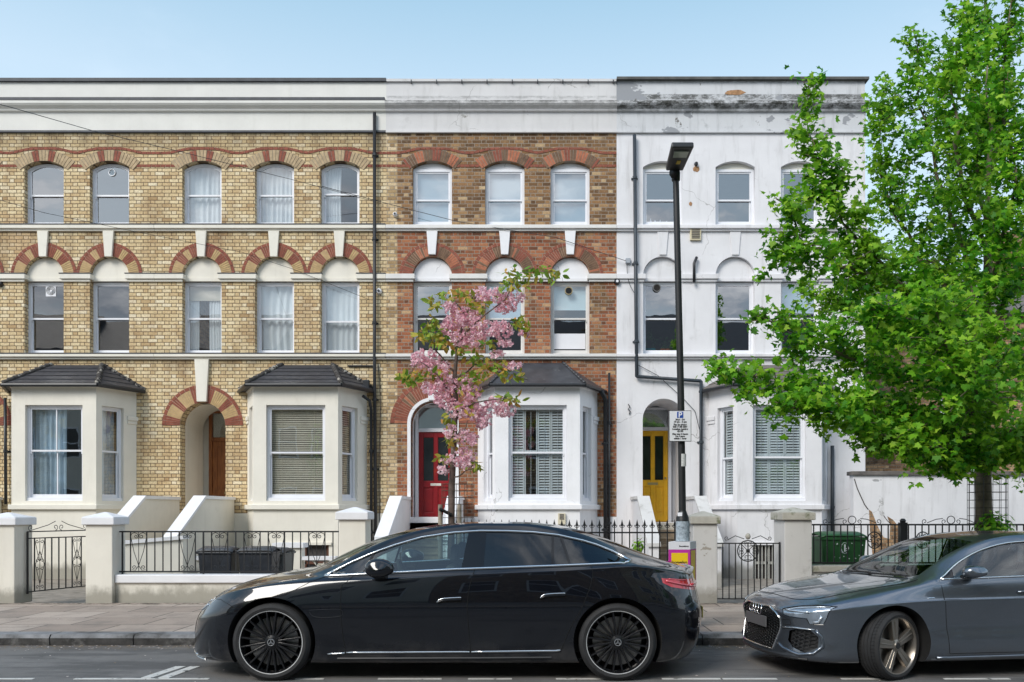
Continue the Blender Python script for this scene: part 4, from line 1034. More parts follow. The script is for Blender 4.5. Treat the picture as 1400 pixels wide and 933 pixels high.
# ---------------------------------------------------------------- downpipes and things fixed on the walls
def pipe(label, pts, r, m, br=True, group='downpipes on the house fronts', brk=1.6):
    t = thing('downpipe', pts[0], label, 'downpipe', group)
    mb = MB(); mb.tube(pts, r, 8); mb.build('pipe', m, t, smooth=True)
    for i in range(len(pts) - 1):
        a, b = Vector(pts[i]), Vector(pts[i + 1]); L = (b - a).length
        if abs((b - a).normalized().z) < .9: continue
        n = int(L / brk)
        for k in range(n):
            c = a + (b - a) * ((k + .5) / max(1, n)); q = MB(); q.lathe([(r + .001, -.035), (r + .013, -.03), (r + .013, .03), (r + .001, .035)], c, 'z', 10); q.box(c.x - r - .035, c.x + r + .035, D - .03, D - .002, c.z - .02, c.z + .02); q.build('bracket', m, t)
    return t
yp = D - .10
pipe('tall black downpipe between the yellow brick and red brick houses', [(PX(512, yp), yp, pz(157)), (PX(512, yp), yp, pz(500)), (PX(514, yp), yp, .1)], .04, M['pipe'])
pipe('thin black downpipe bending from the slate bay roof beside the tall one', [(PX(495, 19.6), 19.65, PZ(541, 19.6)), (PX(505, 19.7), 19.75, PZ(548, 19.7)), (PX(507.5, yp), yp, pz(562)), (PX(507.5, yp), yp, .1)], .035, M['pipe'])
pipe('thick black downpipe beside the right edge of the white bay, joined from its gutter', [(PX(822, 19.7), 19.7, PZ(535, 19.7)), (PX(828, yp), yp, pz(548)), (PX(828, yp), yp, .1)], .055, M['pipe'])
pipe('thin black stub pipe against the red brick beside the thick downpipe', [(PX(833, yp), yp, pz(511)), (PX(833, yp), yp, .1)], .028, M['pipe'])
pipe('long blue-black waste pipe stepping sideways over the yellow door', [(PX(867.5, yp), yp, pz(187)), (PX(869.5, yp), yp, pz(420)), (PX(870.5, yp), yp, pz(516)), (PX(871, yp), yp, pz(516)), (PX(958, yp), yp, pz(522)), (PX(958.5, yp), yp, pz(522.5)), (PX(958.5, yp), yp, pz(688))], .042, M['pipeb'])
pipe('black downpipe between the rightmost bay and the cracked garden wall', [(PX(1138, yp), yp, pz(610)), (PX(1138, yp), yp, .2)], .045, M['pipeb'])
pipe('black downpipe at the left edge of the leftmost bay', [(PX(7, yp), yp, pz(545)), (PX(8, yp), yp, pz(690))], .035, M['pipe'])
pipe('short crooked black pipe stub on the white house between its upper windows', [(PX(953, yp), yp + .04, pz(353)), (PX(949, yp), yp, pz(362)), (PX(949, yp), yp, pz(388))], .035, M['pipe'])
t = thing('wall_vent', (PX(950.5, D), D, pz(321)), 'cream louvred vent box on the white house above its first floor', 'vent')
MB().box(PX(943, D), PX(958, D), D - .06, D - .001, pz(329.5), pz(312)).build('frame', mat('yellowed_plastic', (.62, .55, .38), .5, var=.08), t, bevel=.008)
mb = MB()
for i in range(6): mb.box(PX(945, D), PX(956, D), D - .075, D - .0605, pz(327 - i * 2.3), pz(326 - i * 2.3))
mb.build('louvre', M['oldroof'], t)
t = thing('wall_vent', (PX(767, 19), 18.98, PZ(710, 19)), 'small cream vent at the foot of the white bay', 'vent')
MB().box(PX(763, 19.03), PX(773, 19.03), 18.99, 19.045, PZ(717, 19), PZ(702, 19)).build('frame', mat('cream_vent', (.66, .60, .45), .5, var=.08), t); mb = MB()
for i in range(4): mb.box(PX(765, 19), PX(771, 19), 18.975, 18.989, PZ(710 - i * 2, 19), PZ(709 - i * 2, 19))
mb.build('louvre', M['oldroof'], t)
def roundel(label, px, py, r, m, cat, name, m2=None):
    t = thing(name, (PX(px, D), D, pz(py)), label, cat)
    mb = MB(); mb.lathe([(0, -.09), (r * .7, -.085), (r, -.05), (r, -.002), (0, -.002)], (PX(px, D), D, pz(py)), 'y', 16); mb.build('casing', m, t, smooth=True, auto=40)
    mb = MB(); mb.lathe([(0, -.1), (r * .45, -.099), (r * .45, -.086), (0, -.0858)], (PX(px, D), D, pz(py)), 'y', 12); mb.build('lens', m2 or M['black'], t)
    return t
roundel('round white security camera just right of the tall downpipe between the brick houses', 518.5, 399, .07, M['upvc'], 'camera', 'security_camera')
roundel('dark round sensor at the edge of the red brick and white houses', 843.5, 386, .07, M['pipe'], 'sensor', 'wall_sensor', M['upvc'])
roundel('small round white vent on the red brick house by its second floor', 540.5, 294, .055, M['upvc'], 'vent', 'flue_vent')
roundel('small brown overflow outlet on the white house between upper windows', 951.5, 225, .045, M['pipeb'], 'outlet', 'overflow_outlet')
roundel('black floodlight at the left photo edge below the arch spring', 1.5, 389.5, .06, M['pipe'], 'light', 'wall_light')
t = thing('floodlight', (PX(503, D), D, pz(528)), 'black floodlight on a bracket beside the bay roof and tall downpipe', 'light')
MB().box(PX(498, D), PX(507, D), D - .2, D - .06, pz(534), pz(521)).build('housing', M['pipe'], t, bevel=.02); MB().box(PX(476, D), PX(511, D), D - .05, D - .002, pz(501.5), pz(500)).build('bracket', M['pipe'], t)
t = thing('junction_box', (PX(858, D), D, pz(357)), 'grey cable junction box on the white house by the blue-black pipe', 'box')
MB().box(PX(855, D), PX(861.5, D), D - .07, D - .002, pz(361), pz(354)).build('case', mat('grey_plastic', (.35, .38, .42), .5), t, bevel=.01)
t = thing('wall_ornament', (PX(860, D), D, pz(559)), 'small twisted iron ornament on the white wall left of the yellow door', 'ornament')
mb = MB(); mb.tube([(PX(859, D), D - .02, pz(553)), (PX(861, D), D - .03, pz(557)), (PX(858.5, D), D - .03, pz(560)), (PX(861.5, D), D - .03, pz(563)), (PX(860, D), D - .02, pz(567))], .012, 5); mb.build('ironwork', M['black'], t)
# cables
def cable(label, pts, r=.008, sag=0., group='cables over the house fronts'):
    if len(pts) == 2 and sag:
        a, b = Vector(pts[0]), Vector(pts[1]); pts = [tuple(a + (b - a) * i / 12 - Vector((0, 0, sag * 4 * (i / 12) * (1 - i / 12)))) for i in range(13)]
    mb = MB(); mb.tube(pts, r, 5); return tag(mb.build('cable', M['pipe']), label, 'cable', group)
def P3(px, py, d): return (PX(px, d), d, PZ(py, d))
cable('black telephone cable swooping from the top left corner down to the red brick house', [P3(-60, 128, 12.), P3(15, 147, 13.), P3(130, 180, 15.), P3(240, 206, 16.8), P3(400, 246, 19), P3(520, 278, D - .05)], .006)
cable('second telephone cable crossing the leftmost upper windows', [P3(-20, 268, 15), P3(60, 291, 17), P3(180, 316, 19), P3(330, 345, D - .12), P3(400, 368, D - .12), P3(505, 410, D - .1)], .005)
cable('thin cable crossing the left upper window of the red brick house', [P3(440, 255, 18.5), P3(562, 287, D - .08), P3(625, 303, D - .08), P3(760, 325, D - .12), P3(856, 357, D - .1)], .007)
cable('looping cable from the junction box down to the waste pipe', [P3(857, 361, D - .06), P3(858, 380, D - .06), P3(862, 392, D - .06), P3(868, 402, D - .08)], .007)
cable('cable draped from behind the lamp post to the lower waste pipe', [P3(872, 499, D - .05), P3(900, 514, D - .05), P3(935, 546, D - .05), P3(950, 562, D - .05), P3(957, 590, D - .1)], .008)
cable('loose thin black cable beside the tall downpipe', [P3(517, 500, D - .04), P3(519, 520, D - .04), P3(520, 560, D - .04), P3(518, 640, D - .04), P3(519, 715, D - .04)], .01)
# plants and pots on the white house sill (inside the window)
t = thing('window_plants', P3(903, 479, 20.3), 'teal trough and orange pots of green plants behind the white house middle floor window', 'plants')
zz = Zc['s2t'] + .08; yy = D + .36
MB().box(PX(878, 20), PX(899, 20), yy, yy + .14, zz, zz + .14).build('trough', mat('teal_trough', (.02, .25, .28), .5), t)
for px in (908, 915): mb = MB(); mb.lathe([(0, 0), (.05, 0), (.068, .13), (.05, .13)], (PX(px, 20.2), yy + .06, zz), 'z', 12); mb.build('pot', mat('terracotta', (.5, .14, .05), .8), t)
mb = MB(); rnd = random.Random(8)
for k in range(220):
    px = rnd.choice([882, 888, 894, 890, 908, 915]) + rnd.gauss(0, 2.5); hgt = .14 + abs(rnd.gauss(0, .12)) + (.22 if 886 < px < 893 else 0); c = Vector((PX(px, 20.2), yy + rnd.uniform(.0, .12), zz + min(hgt, .62)))
    u = Vector((rnd.gauss(0, 1), rnd.gauss(0, 1), rnd.gauss(0, 1))).normalized(); w = u.orthogonal().normalized(); s = rnd.uniform(.015, .035)
    mb.add([c - u * s, c + w * s * .4, c + u * s, c - w * s * .4], [(0, 1, 2, 3)])
mb.build('foliage', mat('house_plant_green', (.05, .14, .03), .6, var=.4, scale=9), t)
t = thing('window_bottles', P3(903, 300, 20.2), 'small white bottles and jars standing inside the white house top left window', 'bottles')
zz = Zc['s1t'] + .1
for px, hh, r in ((879, .09, .05), (884, .08, .05), (890, .16, .022), (896, .12, .03), (903, .13, .018), (912, .10, .03)):
    mb = MB(); mb.lathe([(0, 0), (r, 0), (r, hh * .7), (r * .5, hh * .8), (r * .5, hh), (0, hh)], (PX(px, 20.2), D + .26, zz), 'z', 10); mb.build('bottle', M['upvc'], t, smooth=True, auto=40)
def winvent(label, px, py, r, m, m2, dd=.165, ring=True):
    t = thing('window_vent', (PX(px, D + dd), D + dd, PZ(py, D + dd)), label, 'window vent', 'round fans set in window panes')
    c = (PX(px, D + dd), D + dd, PZ(py, D + dd))
    mb = MB(); mb.lathe([(r * .8, -.02), (r, -.02), (r, .02), (r * .8, .02), (r * .8, -.02)], c, 'y', 20); mb.build('ring', m, t)
    mb = MB(); mb.lathe([(0, -.005), (r * .8, -.005)], c, 'y', 20)
    for s in range(-3, 4): mb.box(c[0] - r * .75, c[0] + r * .75, c[1] - .015, c[1] - .006, c[2] + s * r * .22 - .004, c[2] + s * r * .22 + .004)
    mb.build('grille', m2, t)
winvent('round dark fan in the window above the white bay', 777.5, 398, .095, mat('tan_plastic', (.35, .28, .15), .5), M['black'])
winvent('round grey fan high in the white house middle floor window', 898, 394, .095, mat('greyfan', (.16, .16, .16), .5), M['dark'])
winvent('thin white ring vent in the second upper window from the left', 153.5, 236.5, .085, M['upvc'], M['glass'], .16)
t = thing('window_vent', P3(69.5, 397.5, 20.19), 'white square fan panel in the leftmost middle floor window', 'window vent', 'round fans set in window panes')
c = P3(69.5, 397.5, 20.185); MB().box(c[0] - .12, c[0] + .12, c[1], c[1] + .01, c[2] - .14, c[2] + .14).build('panel', M['upvc'], t); mb = MB()
for r in (.1, .07, .04): mb.tube([(c[0] + r * math.cos(a), c[1] - .006, c[2] + r * math.sin(a)) for a in [i * math.pi / 9 for i in range(18)]], .007, 4, closed=True)
mb.build('grille', mat('grey_vent', (.3, .3, .3), .5), t)
t = thing('privacy_film', P3(777, 465, 20.2), 'plain white board across the lower pane of the window above the white bay', 'window board')
c0, c1 = P3(757, 478, 20.27), P3(800, 457, 20.27); MB().box(c0[0], c1[0], D + .225, D + .229, c0[2], c1[2]).build('board', M['upvc'], t)
# ---------------------------------------------------------------- lamp post and its sign
yl = 10.35
lean = (PX(933, yl), PX(925.5, yl - .1))
t = thing('street_lamp', (lean[0], yl, .12), 'black street lamp column with flat LED head in front of the white house', 'street lamp')
mb = MB(); mb.lathe([(.085, 0), (.085, 1.28), (.078, 1.36), (.055, 1.42), (.05, 1.44)], (lean[0], yl, .12), 'z', 20)
mb.build('base', M['black'], t, smooth=True, auto=35)
zt = PZ(246, yl); mb = MB(); mb.tube([(lean[0], yl, 1.54), (lean[0] - .02, yl, 3.), (lean[1], yl - .02, zt)], [.046, .043, .038], 16); mb.tube([(lean[1], yl - .02, zt - .02), (lean[1], yl - .02, zt + .02)], .05, 14)
mb.build('column', M['black'], t, smooth=True, auto=35)
mb = MB(); # head: tilted flat casting reaching over the road towards the camera
hx = lean[1]; y0, z0 = yl + .02, zt + .10
A = [(hx - .15, y0, z0), (hx + .14, y0, z0), (hx + .285, y0 - .62, z0 + .12 + .0), (hx - .02, y0 - .62, z0 + .12)]
def P_(px, py, d): return P3(px, py, d)
A = [P3(910.5, 234, yl - .1), P3(934, 234, yl - .1), P3(949, 201.5, yl - .72), P3(918.5, 201.5, yl - .72)]
up = Vector((0, .02, .07)); mb.hull(A, [tuple(Vector(q) + up) for q in A]); hd = mb.build('head', M['black'], t, bevel=.015)
mb = MB(); mb.hull([tuple(Vector(P3(px, py, d)) - Vector((0, .0, .012))) for px, py, d in ((920, 214.5, yl - .47), (938.5, 214.5, yl - .47), (942, 206.5, yl - .63), (922, 206.5, yl - .63))], [tuple(Vector(P3(px, py, d)) + Vector((0, 0, .002))) for px, py, d in ((920, 214.5, yl - .47), (938.5, 214.5, yl - .47), (942, 206.5, yl - .63), (922, 206.5, yl - .63))])
mb.build('lens', mat('led_lens', (.38, .42, .36), .25, var=.1), hd)
mb = MB(); mb.hull([tuple(Vector(P3(px, py, d)) - Vector((0, .0, .012))) for px, py, d in ((924, 223.5, yl - .3), (929.5, 223.5, yl - .3), (931, 219, yl - .38), (926, 219, yl - .38))], [tuple(Vector(P3(px, py, d)) + Vector((0, 0, .002))) for px, py, d in ((924, 223.5, yl - .3), (929.5, 223.5, yl - .3), (931, 219, yl - .38), (926, 219, yl - .38))])
mb.build('sensor', mat('amber_sensor', (.62, .42, .04), .5), hd)
mb = MB(); mb.tube([(hx, yl - .02, zt - .01), (hx, yl - .05, zt + .06), (P3(922, 236, yl - .1))], [.052, .05, .07], 10); mb.build('spigot', M['black'], t, smooth=True)
M['stk'] = mat('torn_pale_sticker', (.32, .38, .43), .6, var=.4, scale=30, col2=(.08, .10, .12), c2scale=18)
def wrap(z0, z1, r, a0, a1, m, name):
    mb = MB(); n = 8; vs = [(lean[0] + r * math.sin(a0 + (a1 - a0) * i / n), yl - r * math.cos(a0 + (a1 - a0) * i / n), z) for z in (z0, z1) for i in range(n + 1)]
    mb.add(vs, [(i, i + 1, i + n + 2, i + n + 1) for i in range(n)]); return mb.build(name, m, t, smooth=True)
wrap(PZ(740, yl) , PZ(713, yl), .0875, -1.3, 1.3, M['stk'], 'sticker'); wrap(PZ(638, yl), PZ(621, yl), .0475, -1.1, 1.1, mat('white_sticker', (.55, .56, .55), .6, var=.3, scale=30), 'sticker'); wrap(PZ(706, yl) , PZ(701, yl), .0875, -.9, -.2, M['upvc'], 'sticker')
s = thing('parking_sign', P3(930, 582, yl - .07), 'white parking restriction sign with blue P fixed to the lamp post', 'sign')
a, b = P3(914.5, 604, yl - .07), P3(945, 561.5, yl - .07)
MB().box(a[0], b[0], yl - .075, yl - .068, a[2], b[2]).build('plate', mat('sign_black_edge', (.02, .02, .02), .4), s)
MB().box(a[0] + .007, b[0] - .007, yl - .079, yl - .0755, a[2] + .007, b[2] - .007).build('face', mat('sign_white', (.74, .75, .78), .4, var=.04), s)
c = (a[0] + b[0]) / 2; hh = b[2] - a[2]
MB().box(c - .038, c + .038, yl - .0815, yl - .0795, b[2] - .092, b[2] - .016).build('blue_square', mat('sign_blue', (.01, .07, .35), .4, var=0), s, bevel=.002)
text_obj('letter', 'P', .092, (c, yl - .083, b[2] - .086), M['upvc'], s, bold=.002)
ink = mat('sign_ink', (.01, .01, .012), .5, var=0)
for i, (tx, sz) in enumerate((('Mon - Fri', .036), ('10 am - 5 pm', .036), ('Pay by phone', .036), ('020 7138 0306', .036), ('Location number', .034), ('42190', .036), ('Max stay 4 hours', .034), ('No return', .034), ('within 1 hour', .034))):
    text_obj('lettering', tx, sz * .86, (c, yl - .0805, b[2] - .122 - i * .0272 - (.006 if i > 1 else 0) - (.006 if i > 5 else 0)), ink, s, bold=.0012, sx=.95)
MB().box(c - .06, c + .06, yl - .067, yl + .05, b[2] - .1, b[2] - .07).box(c - .06, c + .06, yl - .067, yl + .05, a[2] + .07, a[2] + .1).build('clip', M['black'], s)
# estate board wrapped round the base
s = thing('board_wrap', (lean[0], yl, .12), 'magenta and yellow corrugated advertising sleeve around the lamp post foot', 'advert sleeve')
yb0 = yl - .14; ax, bx_ = PX(914, yb0), PX(943.5, yb0); zt_, zb_ = PZ(741, yb0), .14
mag, yel, whi = mat('magenta_board', (.50, .03, .33), .5, var=.08), mat('yellow_board', (.80, .55, .01), .5, var=.05), mat('board_white', (.72, .72, .76), .5, var=.04)
A_, B_, C_, D_ = (ax, yb0), (bx_, yb0), (bx_ + .13, yb0 + .30), (ax + .13, yb0 + .30)
mb = MB(); mb.hull([(x, y, zb_) for x, y in (A_, B_, C_, D_)], [(x, y, zt_ - .095) for x, y in (A_, B_, C_, D_)]); mb.build('sleeve', mag, s)
mb = MB(); mb.hull([(x, y, zt_ - .094) for x, y in (A_, B_, C_, D_)], [(x, y, zt_) for x, y in (A_, B_, C_, D_)]); mb.build('header', whi, s)
mb = MB(); mb.box(ax + .035, bx_ - .028, yb0 - .003, yb0 - .0005, zt_ - .62, zt_ - .135)
u = Vector((C_[0] - B_[0], C_[1] - B_[1], 0)); nrm = Vector((u.y, -u.x, 0)).normalized() * .002
def sp(f, z): return tuple(Vector((B_[0], B_[1], z)) + u * f + nrm)
mb.hull([sp(.15, zt_ - .60), sp(.85, zt_ - .60), sp(.85, zt_ - .11), sp(.15, zt_ - .11)], [tuple(Vector(q) - nrm * .8) for q in (sp(.15, zt_ - .60), sp(.85, zt_ - .60), sp(.85, zt_ - .11), sp(.15, zt_ - .11))]); mb.build('yellow_panel', yel, s)
text_obj('lettering', 'Iconvalue', .05, ((ax + bx_) / 2, yb0 - .004, zt_ - .265), ink, s, bold=.0016)
text_obj('lettering', 'Bonvaldere', .026, (bx_ - .015, yb0 - .0015, zt_ - .062), ink, s, bold=.0008, align='RIGHT')
# ---------------------------------------------------------------- house beyond the white one
t = thing('brick_house', (13., 26., 0), 'brown brick house with tiled roof set back behind the maple tree', 'house')
xa, xb = 10.4, 19.
MB().box(xa, xb, 24.5, 32., 0, 7.3).build('wall', M['bbrown'], t)
mb = MB(); mb.hull([(xa - .3, 24.2, 7.3), (xb, 24.2, 7.3), (xb, 24.3, 7.2), (xa - .3, 24.3, 7.2)], [(xa - .3, 28.4, 9.6), (xb, 28.4, 9.6), (xb, 28.4, 9.5), (xa - .3, 28.4, 9.5)]); mb.hull([(xa - .3, 32.4, 7.3), (xb, 32.4, 7.3), (xb, 32.3, 7.2), (xa - .3, 32.3, 7.2)], [(xa - .3, 28.4, 9.6), (xb, 28.4, 9.6), (xb, 28.4, 9.5), (xa - .3, 28.4, 9.5)])
mb.build('roof', M['oldroof'], t)
for cx in (12.2, 14.8, 17.2):
    for zz in (1.2, 4.4): window(t, T(cx, 24.46), 1.0, zz, zz + 1.6)
MB().box(15.5, 16.4, 28., 29., 9., 10.9).build('chimney', M['bbrown'], t)
MB().box(8.0, 10.39, 24., 29., 0, 2.9).build('side_extension', M['bbrown'], t)
# ---------------------------------------------------------------- terrace across the street, behind the camera (seen only in reflections)
def opp(X, label, hgt, wallm, chim):
    t = thing('terraced_house', (X, -8., 0), label, 'house', 'houses across the street')
    MB().box(X, X + 5.98, -16., -8., 0, hgt).build('wall', wallm, t)
    mb = MB(); mb.hull([(X, -7.7, hgt), (X + 5.98, -7.7, hgt), (X + 5.98, -12., hgt + 2.9), (X, -12., hgt + 2.9)], [(X, -7.7, hgt - .1), (X + 5.98, -7.7, hgt - .1), (X + 5.98, -16.2, hgt - .1), (X, -16.2, hgt - .1)]); mb.build('roof', M['slate'], t)
    mb = MB(); mb.box(X - .3, X + .3, -12.5, -10.8, hgt, hgt + chim); 
    for i in range(4): mb.lathe([(.12, 0), (.09, .35)], (X, -12.3 + i * .42, hgt + chim), 'z', 10)
    mb.build('chimney', M['bbrown'], t)
    for zz in (1.2, 4.5, 7.8):
        for cx in (1.2, 3.0, 4.8):
            mb = MB(); mb.ring([(X + cx - .5, zz), (X + cx + .5, zz), (X + cx + .5, zz + 1.7), (X + cx - .5, zz + 1.7)], [(X + cx - .43, zz + .07), (X + cx + .43, zz + .07), (X + cx + .43, zz + 1.63), (X + cx - .43, zz + 1.63)], -8.05, -7.97); mb.box(X + cx - .43, X + cx + .43, -8.03, -7.98, zz + .82, zz + .88)
            w = mb.build('window', M['upvc'], t); MB().box(X + cx - .43, X + cx + .43, -8.01, -7.995, zz + .07, zz + 1.63).build('pane', M['darkpane'], w)
M['darkpane'] = mat('dark_pane', (.02, .025, .03), .05, var=0)
for i in range(-5, 6):
    opp(i * 6. - 3., ['brown brick house across the street, seen only in reflections', 'yellow brick house across the street, seen only in reflections', 'white house across the street, seen only in reflections'][i % 3], 10.5 + (i % 2) * .4, [M['bbrown'], M['byellow'], M['cream']][i % 3], 1.5 + (i % 3) * .3)
# ---------------------------------------------------------------- cars
def pchip(xs, ys):
    xs = np.array(xs, float); ys = np.array(ys, float); h = np.diff(xs); d = np.diff(ys) / h; m = np.zeros_like(ys)
    m[0], m[-1] = d[0], d[-1]
    for i in range(1, len(xs) - 1):
        if d[i - 1] * d[i] > 0:
            w1, w2 = 2 * h[i] + h[i - 1], h[i] + 2 * h[i - 1]; m[i] = (w1 + w2) / (w1 / d[i - 1] + w2 / d[i])
    def f(x):
        x = np.clip(x, xs[0], xs[-1]); i = np.clip(np.searchsorted(xs, x) - 1, 0, len(xs) - 2); t = (x - xs[i]) / h[i]
        return (2 * t**3 - 3 * t**2 + 1) * ys[i] + (t**3 - 2 * t**2 + t) * h[i] * m[i] + (-2 * t**3 + 3 * t**2) * ys[i + 1] + (t**3 - t**2) * h[i] * m[i + 1]
    return f
def const(v): return lambda x: np.full_like(x, v, dtype=float)
def car_grid(rows, N=150, sub=4, Rf=.75, nf=2.4, Rr=.5, nr=2.6):
    """rows: (xf, xr, w(x), z(x)); returns a closed left/right symmetric shell"""
    s = .5 - .5 * np.cos(np.pi * np.linspace(0, 1, N)); s = .75 * s + .25 * np.linspace(0, 1, N)
    K = []
    for (xf, xr, w, z) in rows:
        x = xf + (xr - xf) * s
        e = np.ones(N); df = np.clip((x - xf) / Rf, 0, 1); dr = np.clip((xr - x) / Rr, 0, 1)
        e = e * (1 - (1 - df) ** nf) ** (1 / nf) * (1 - (1 - dr) ** nr) ** (1 / nr)
        K.append(np.stack([x, w(x) * e, z(x)], 1))
    K = np.array(K); R = len(K); out = []
    for k in range(R - 1):
        p0, p1, p2, p3 = K[max(k - 1, 0)], K[k], K[k + 1], K[min(k + 2, R - 1)]
        for q in range(sub if k else 1):
            t = q / (sub if k else 1)
            out.append(.5 * ((2 * p1) + (-p0 + p2) * t + (2 * p0 - 5 * p1 + 4 * p2 - p3) * t * t + (-p0 + 3 * p1 - 3 * p2 + p3) * t**3) if 1 < k else p1 + (p2 - p1) * t)
    out.append(K[-1]); G_ = np.array(out); G_[:, :, 1] = np.maximum(G_[:, :, 1], 0); G_[0, :, 1] = 0; G_[-1, :, 1] = 0; G_[:, 0, 1] = 0; G_[:, -1, 1] = 0
    return G_
def car_mesh(G_):
    bm = bmesh.new(); R, N = G_.shape[:2]; grid = {}
    for sgn in (1, -1):
        for r in range(R):
            for n in range(N):
                x, y, z = G_[r, n]
                if y < 1e-6 and sgn == -1: grid[(-1, r, n)] = grid[(1, r, n)]; continue
                grid[(sgn, r, n)] = bm.verts.new((x, -sgn * y, z))
        for r in range(R - 1):
            for n in range(N - 1):
                q = [grid[(sgn, r, n)], grid[(sgn, r, n + 1)], grid[(sgn, r + 1, n + 1)], grid[(sgn, r + 1, n)]]
                if sgn == -1: q.reverse()
                u = []
                for v in q:
                    if v not in u: u.append(v)
                if len(u) >= 3:
                    try: bm.faces.new(u)
                    except ValueError: pass
    bmesh.ops.remove_doubles(bm, verts=bm.verts, dist=1e-5)
    bmesh.ops.recalc_face_normals(bm, faces=bm.faces)
    return bm
def boolean_wells(bm, wells):
    me = bpy.data.meshes.new('tmp'); bm.to_mesh(me); bm.free()
    ob = bpy.data.objects.new('tmp', me); COL.objects.link(ob); cut = []
    for mname in ('a', 'b'): me.materials.append(bpy.data.materials.new(mname))
    for (cx, cz, r, y0, y1) in wells:
        c = MB(); c.lathe([(0, y0), (r, y0), (r, y1), (0, y1)], (cx, 0, cz), 'y', 72)
        co = c.build('cut', list(me.materials)); b2 = bmesh.new(); b2.from_mesh(co.data); bmesh.ops.remove_doubles(b2, verts=b2.verts, dist=1e-5); bmesh.ops.recalc_face_normals(b2, faces=b2.faces)
        for f in b2.faces: f.material_index = 1
        b2.to_mesh(co.data); b2.free(); cut.append(co)
        md = ob.modifiers.new('x', 'BOOLEAN'); md.operation = 'DIFFERENCE'; md.object = co; md.solver = 'EXACT'
    bpy.context.view_layer.update()
    res = bpy.data.meshes.new_from_object(ob.evaluated_get(bpy.context.evaluated_depsgraph_get()))
    for c in cut: bpy.data.objects.remove(c)
    bpy.data.objects.remove(ob)
    bm = bmesh.new(); bm.from_mesh(res); return bm
def inpoly(p, poly):
    x, y = p; c = False; n = len(poly); j = n - 1
    for i in range(n):
        xi, yi = poly[i]; xj, yj = poly[j]
        if (yi > y) != (yj > y) and x < (xj - xi) * (y - yi) / (yj - yi) + xi: c = not c
        j = i
    return c
def cut_region(bm, lay, rid, poly, ax, cond, keep=(0,)):
    """cut the outline into the shell and mark the faces inside it"""
    a, b = ax; c3 = 3 - a - b; n = len(poly)
    for i in range(n):
        p, q = Vector(poly[i]), Vector(poly[(i + 1) % n]); d = q - p
        if d.length < 1e-6: continue
        nn = Vector((d.y, -d.x)).normalized(); no = [0, 0, 0]; no[a], no[b] = nn.x, nn.y; co = [0, 0, 0]; co[a], co[b] = p.x, p.y
        L = d.length; u = d / L; sel = []
        for f in bm.faces:
            if f[lay] not in keep or not cond(f): continue
            c = f.calc_center_median(); v = Vector((c[a], c[b])) - p; t = v.dot(u); s = v.dot(nn)
            if -.12 < t < L + .12 and abs(s) < .14: sel.append(f)
        ge = set(e for f in sel for e in f.edges); gv = set(v for f in sel for v in f.verts)
        bmesh.ops.bisect_plane(bm, geom=list(sel) + list(ge) + list(gv), plane_co=co, plane_no=no, dist=1e-5)
    for f in bm.faces:
        if f[lay] in keep and cond(f):
            c = f.calc_center_median()
            if inpoly((c[a], c[b]), poly): f[lay] = rid
def split_regions(bm, lay, spec, parent):
    """spec: rid -> (name, material, offset along the normal)"""
    for v in bm.verts: v.index = 0
    bm.verts.index_update(); N = np.zeros((len(bm.verts), 3)); Nw = np.zeros((len(bm.verts), 3))
    for f in bm.faces:
        n = np.array(f.normal) * f.calc_area()
        for v in f.verts: (Nw if f[lay] == 99 else N)[v.index] += n
    N /= (np.linalg.norm(N, axis=1)[:, None] + 1e-12); Nw /= (np.linalg.norm(Nw, axis=1)[:, None] + 1e-12); out = {}
    for rid, (name, m, off) in spec.items():
        fs = [f for f in bm.faces if f[lay] == rid]
        if not fs: print('EMPTY REGION', name, rid); continue
        idx = {}; vs = []; ns = []; faces = []; src = Nw if rid == 99 else N
        for f in fs:
            t = []
            for v in f.verts:
                if v.index not in idx:
                    idx[v.index] = len(vs); n = src[v.index]; vs.append(tuple(np.array(v.co) + n * off)); ns.append(tuple(n))
                t.append(idx[v.index])
            faces.append(t)
        me = bpy.data.meshes.new(name); me.from_pydata(vs, [], faces); me.materials.append(m)
        me.polygons.foreach_set('use_smooth', [True] * len(me.polygons)); me.update()
        if rid != 99: me.normals_split_custom_set_from_vertices(ns)
        o = bpy.data.objects.new(name, me); COL.objects.link(o); o.parent = parent; ORI[o.name] = Vector(); out[rid] = o
    return out
class Surf:
    def __init__(s, bm): s.t = BVHTree.FromBMesh(bm)
    def side(s, x, z, off=.002, sgn=-1):
        h, n, i, d = s.t.ray_cast(Vector((x, 5 * sgn, z)), Vector((0, -sgn, 0)))
        return None if h is None else h + n * (off if n.y * sgn > 0 else -off)
    def front(s, y, z, off=.002, sgn=-1):
        h, n, i, d = s.t.ray_cast(Vector((9 * sgn, y, z)), Vector((-sgn, 0, 0)))
        return None if h is None else h + n * (off if n.x * sgn > 0 else -off)
    def top(s, x, y, off=.002):
        h, n, i, d = s.t.ray_cast(Vector((x, y, 5)), Vector((0, 0, -1)))
        return None if h is None else h + n * (off if n.z > 0 else -off)
def dens(poly, step=.05, closed=False):
    out = []; n = len(poly)
    for i in range(n if closed else n - 1):
        a, b = Vector(poly[i]), Vector(poly[(i + 1) % n]); k = max(1, int((b - a).length / step))
        out += [tuple(a + (b - a) * j / k) for j in range(k)]
    if not closed: out.append(tuple(poly[-1]))
    return out
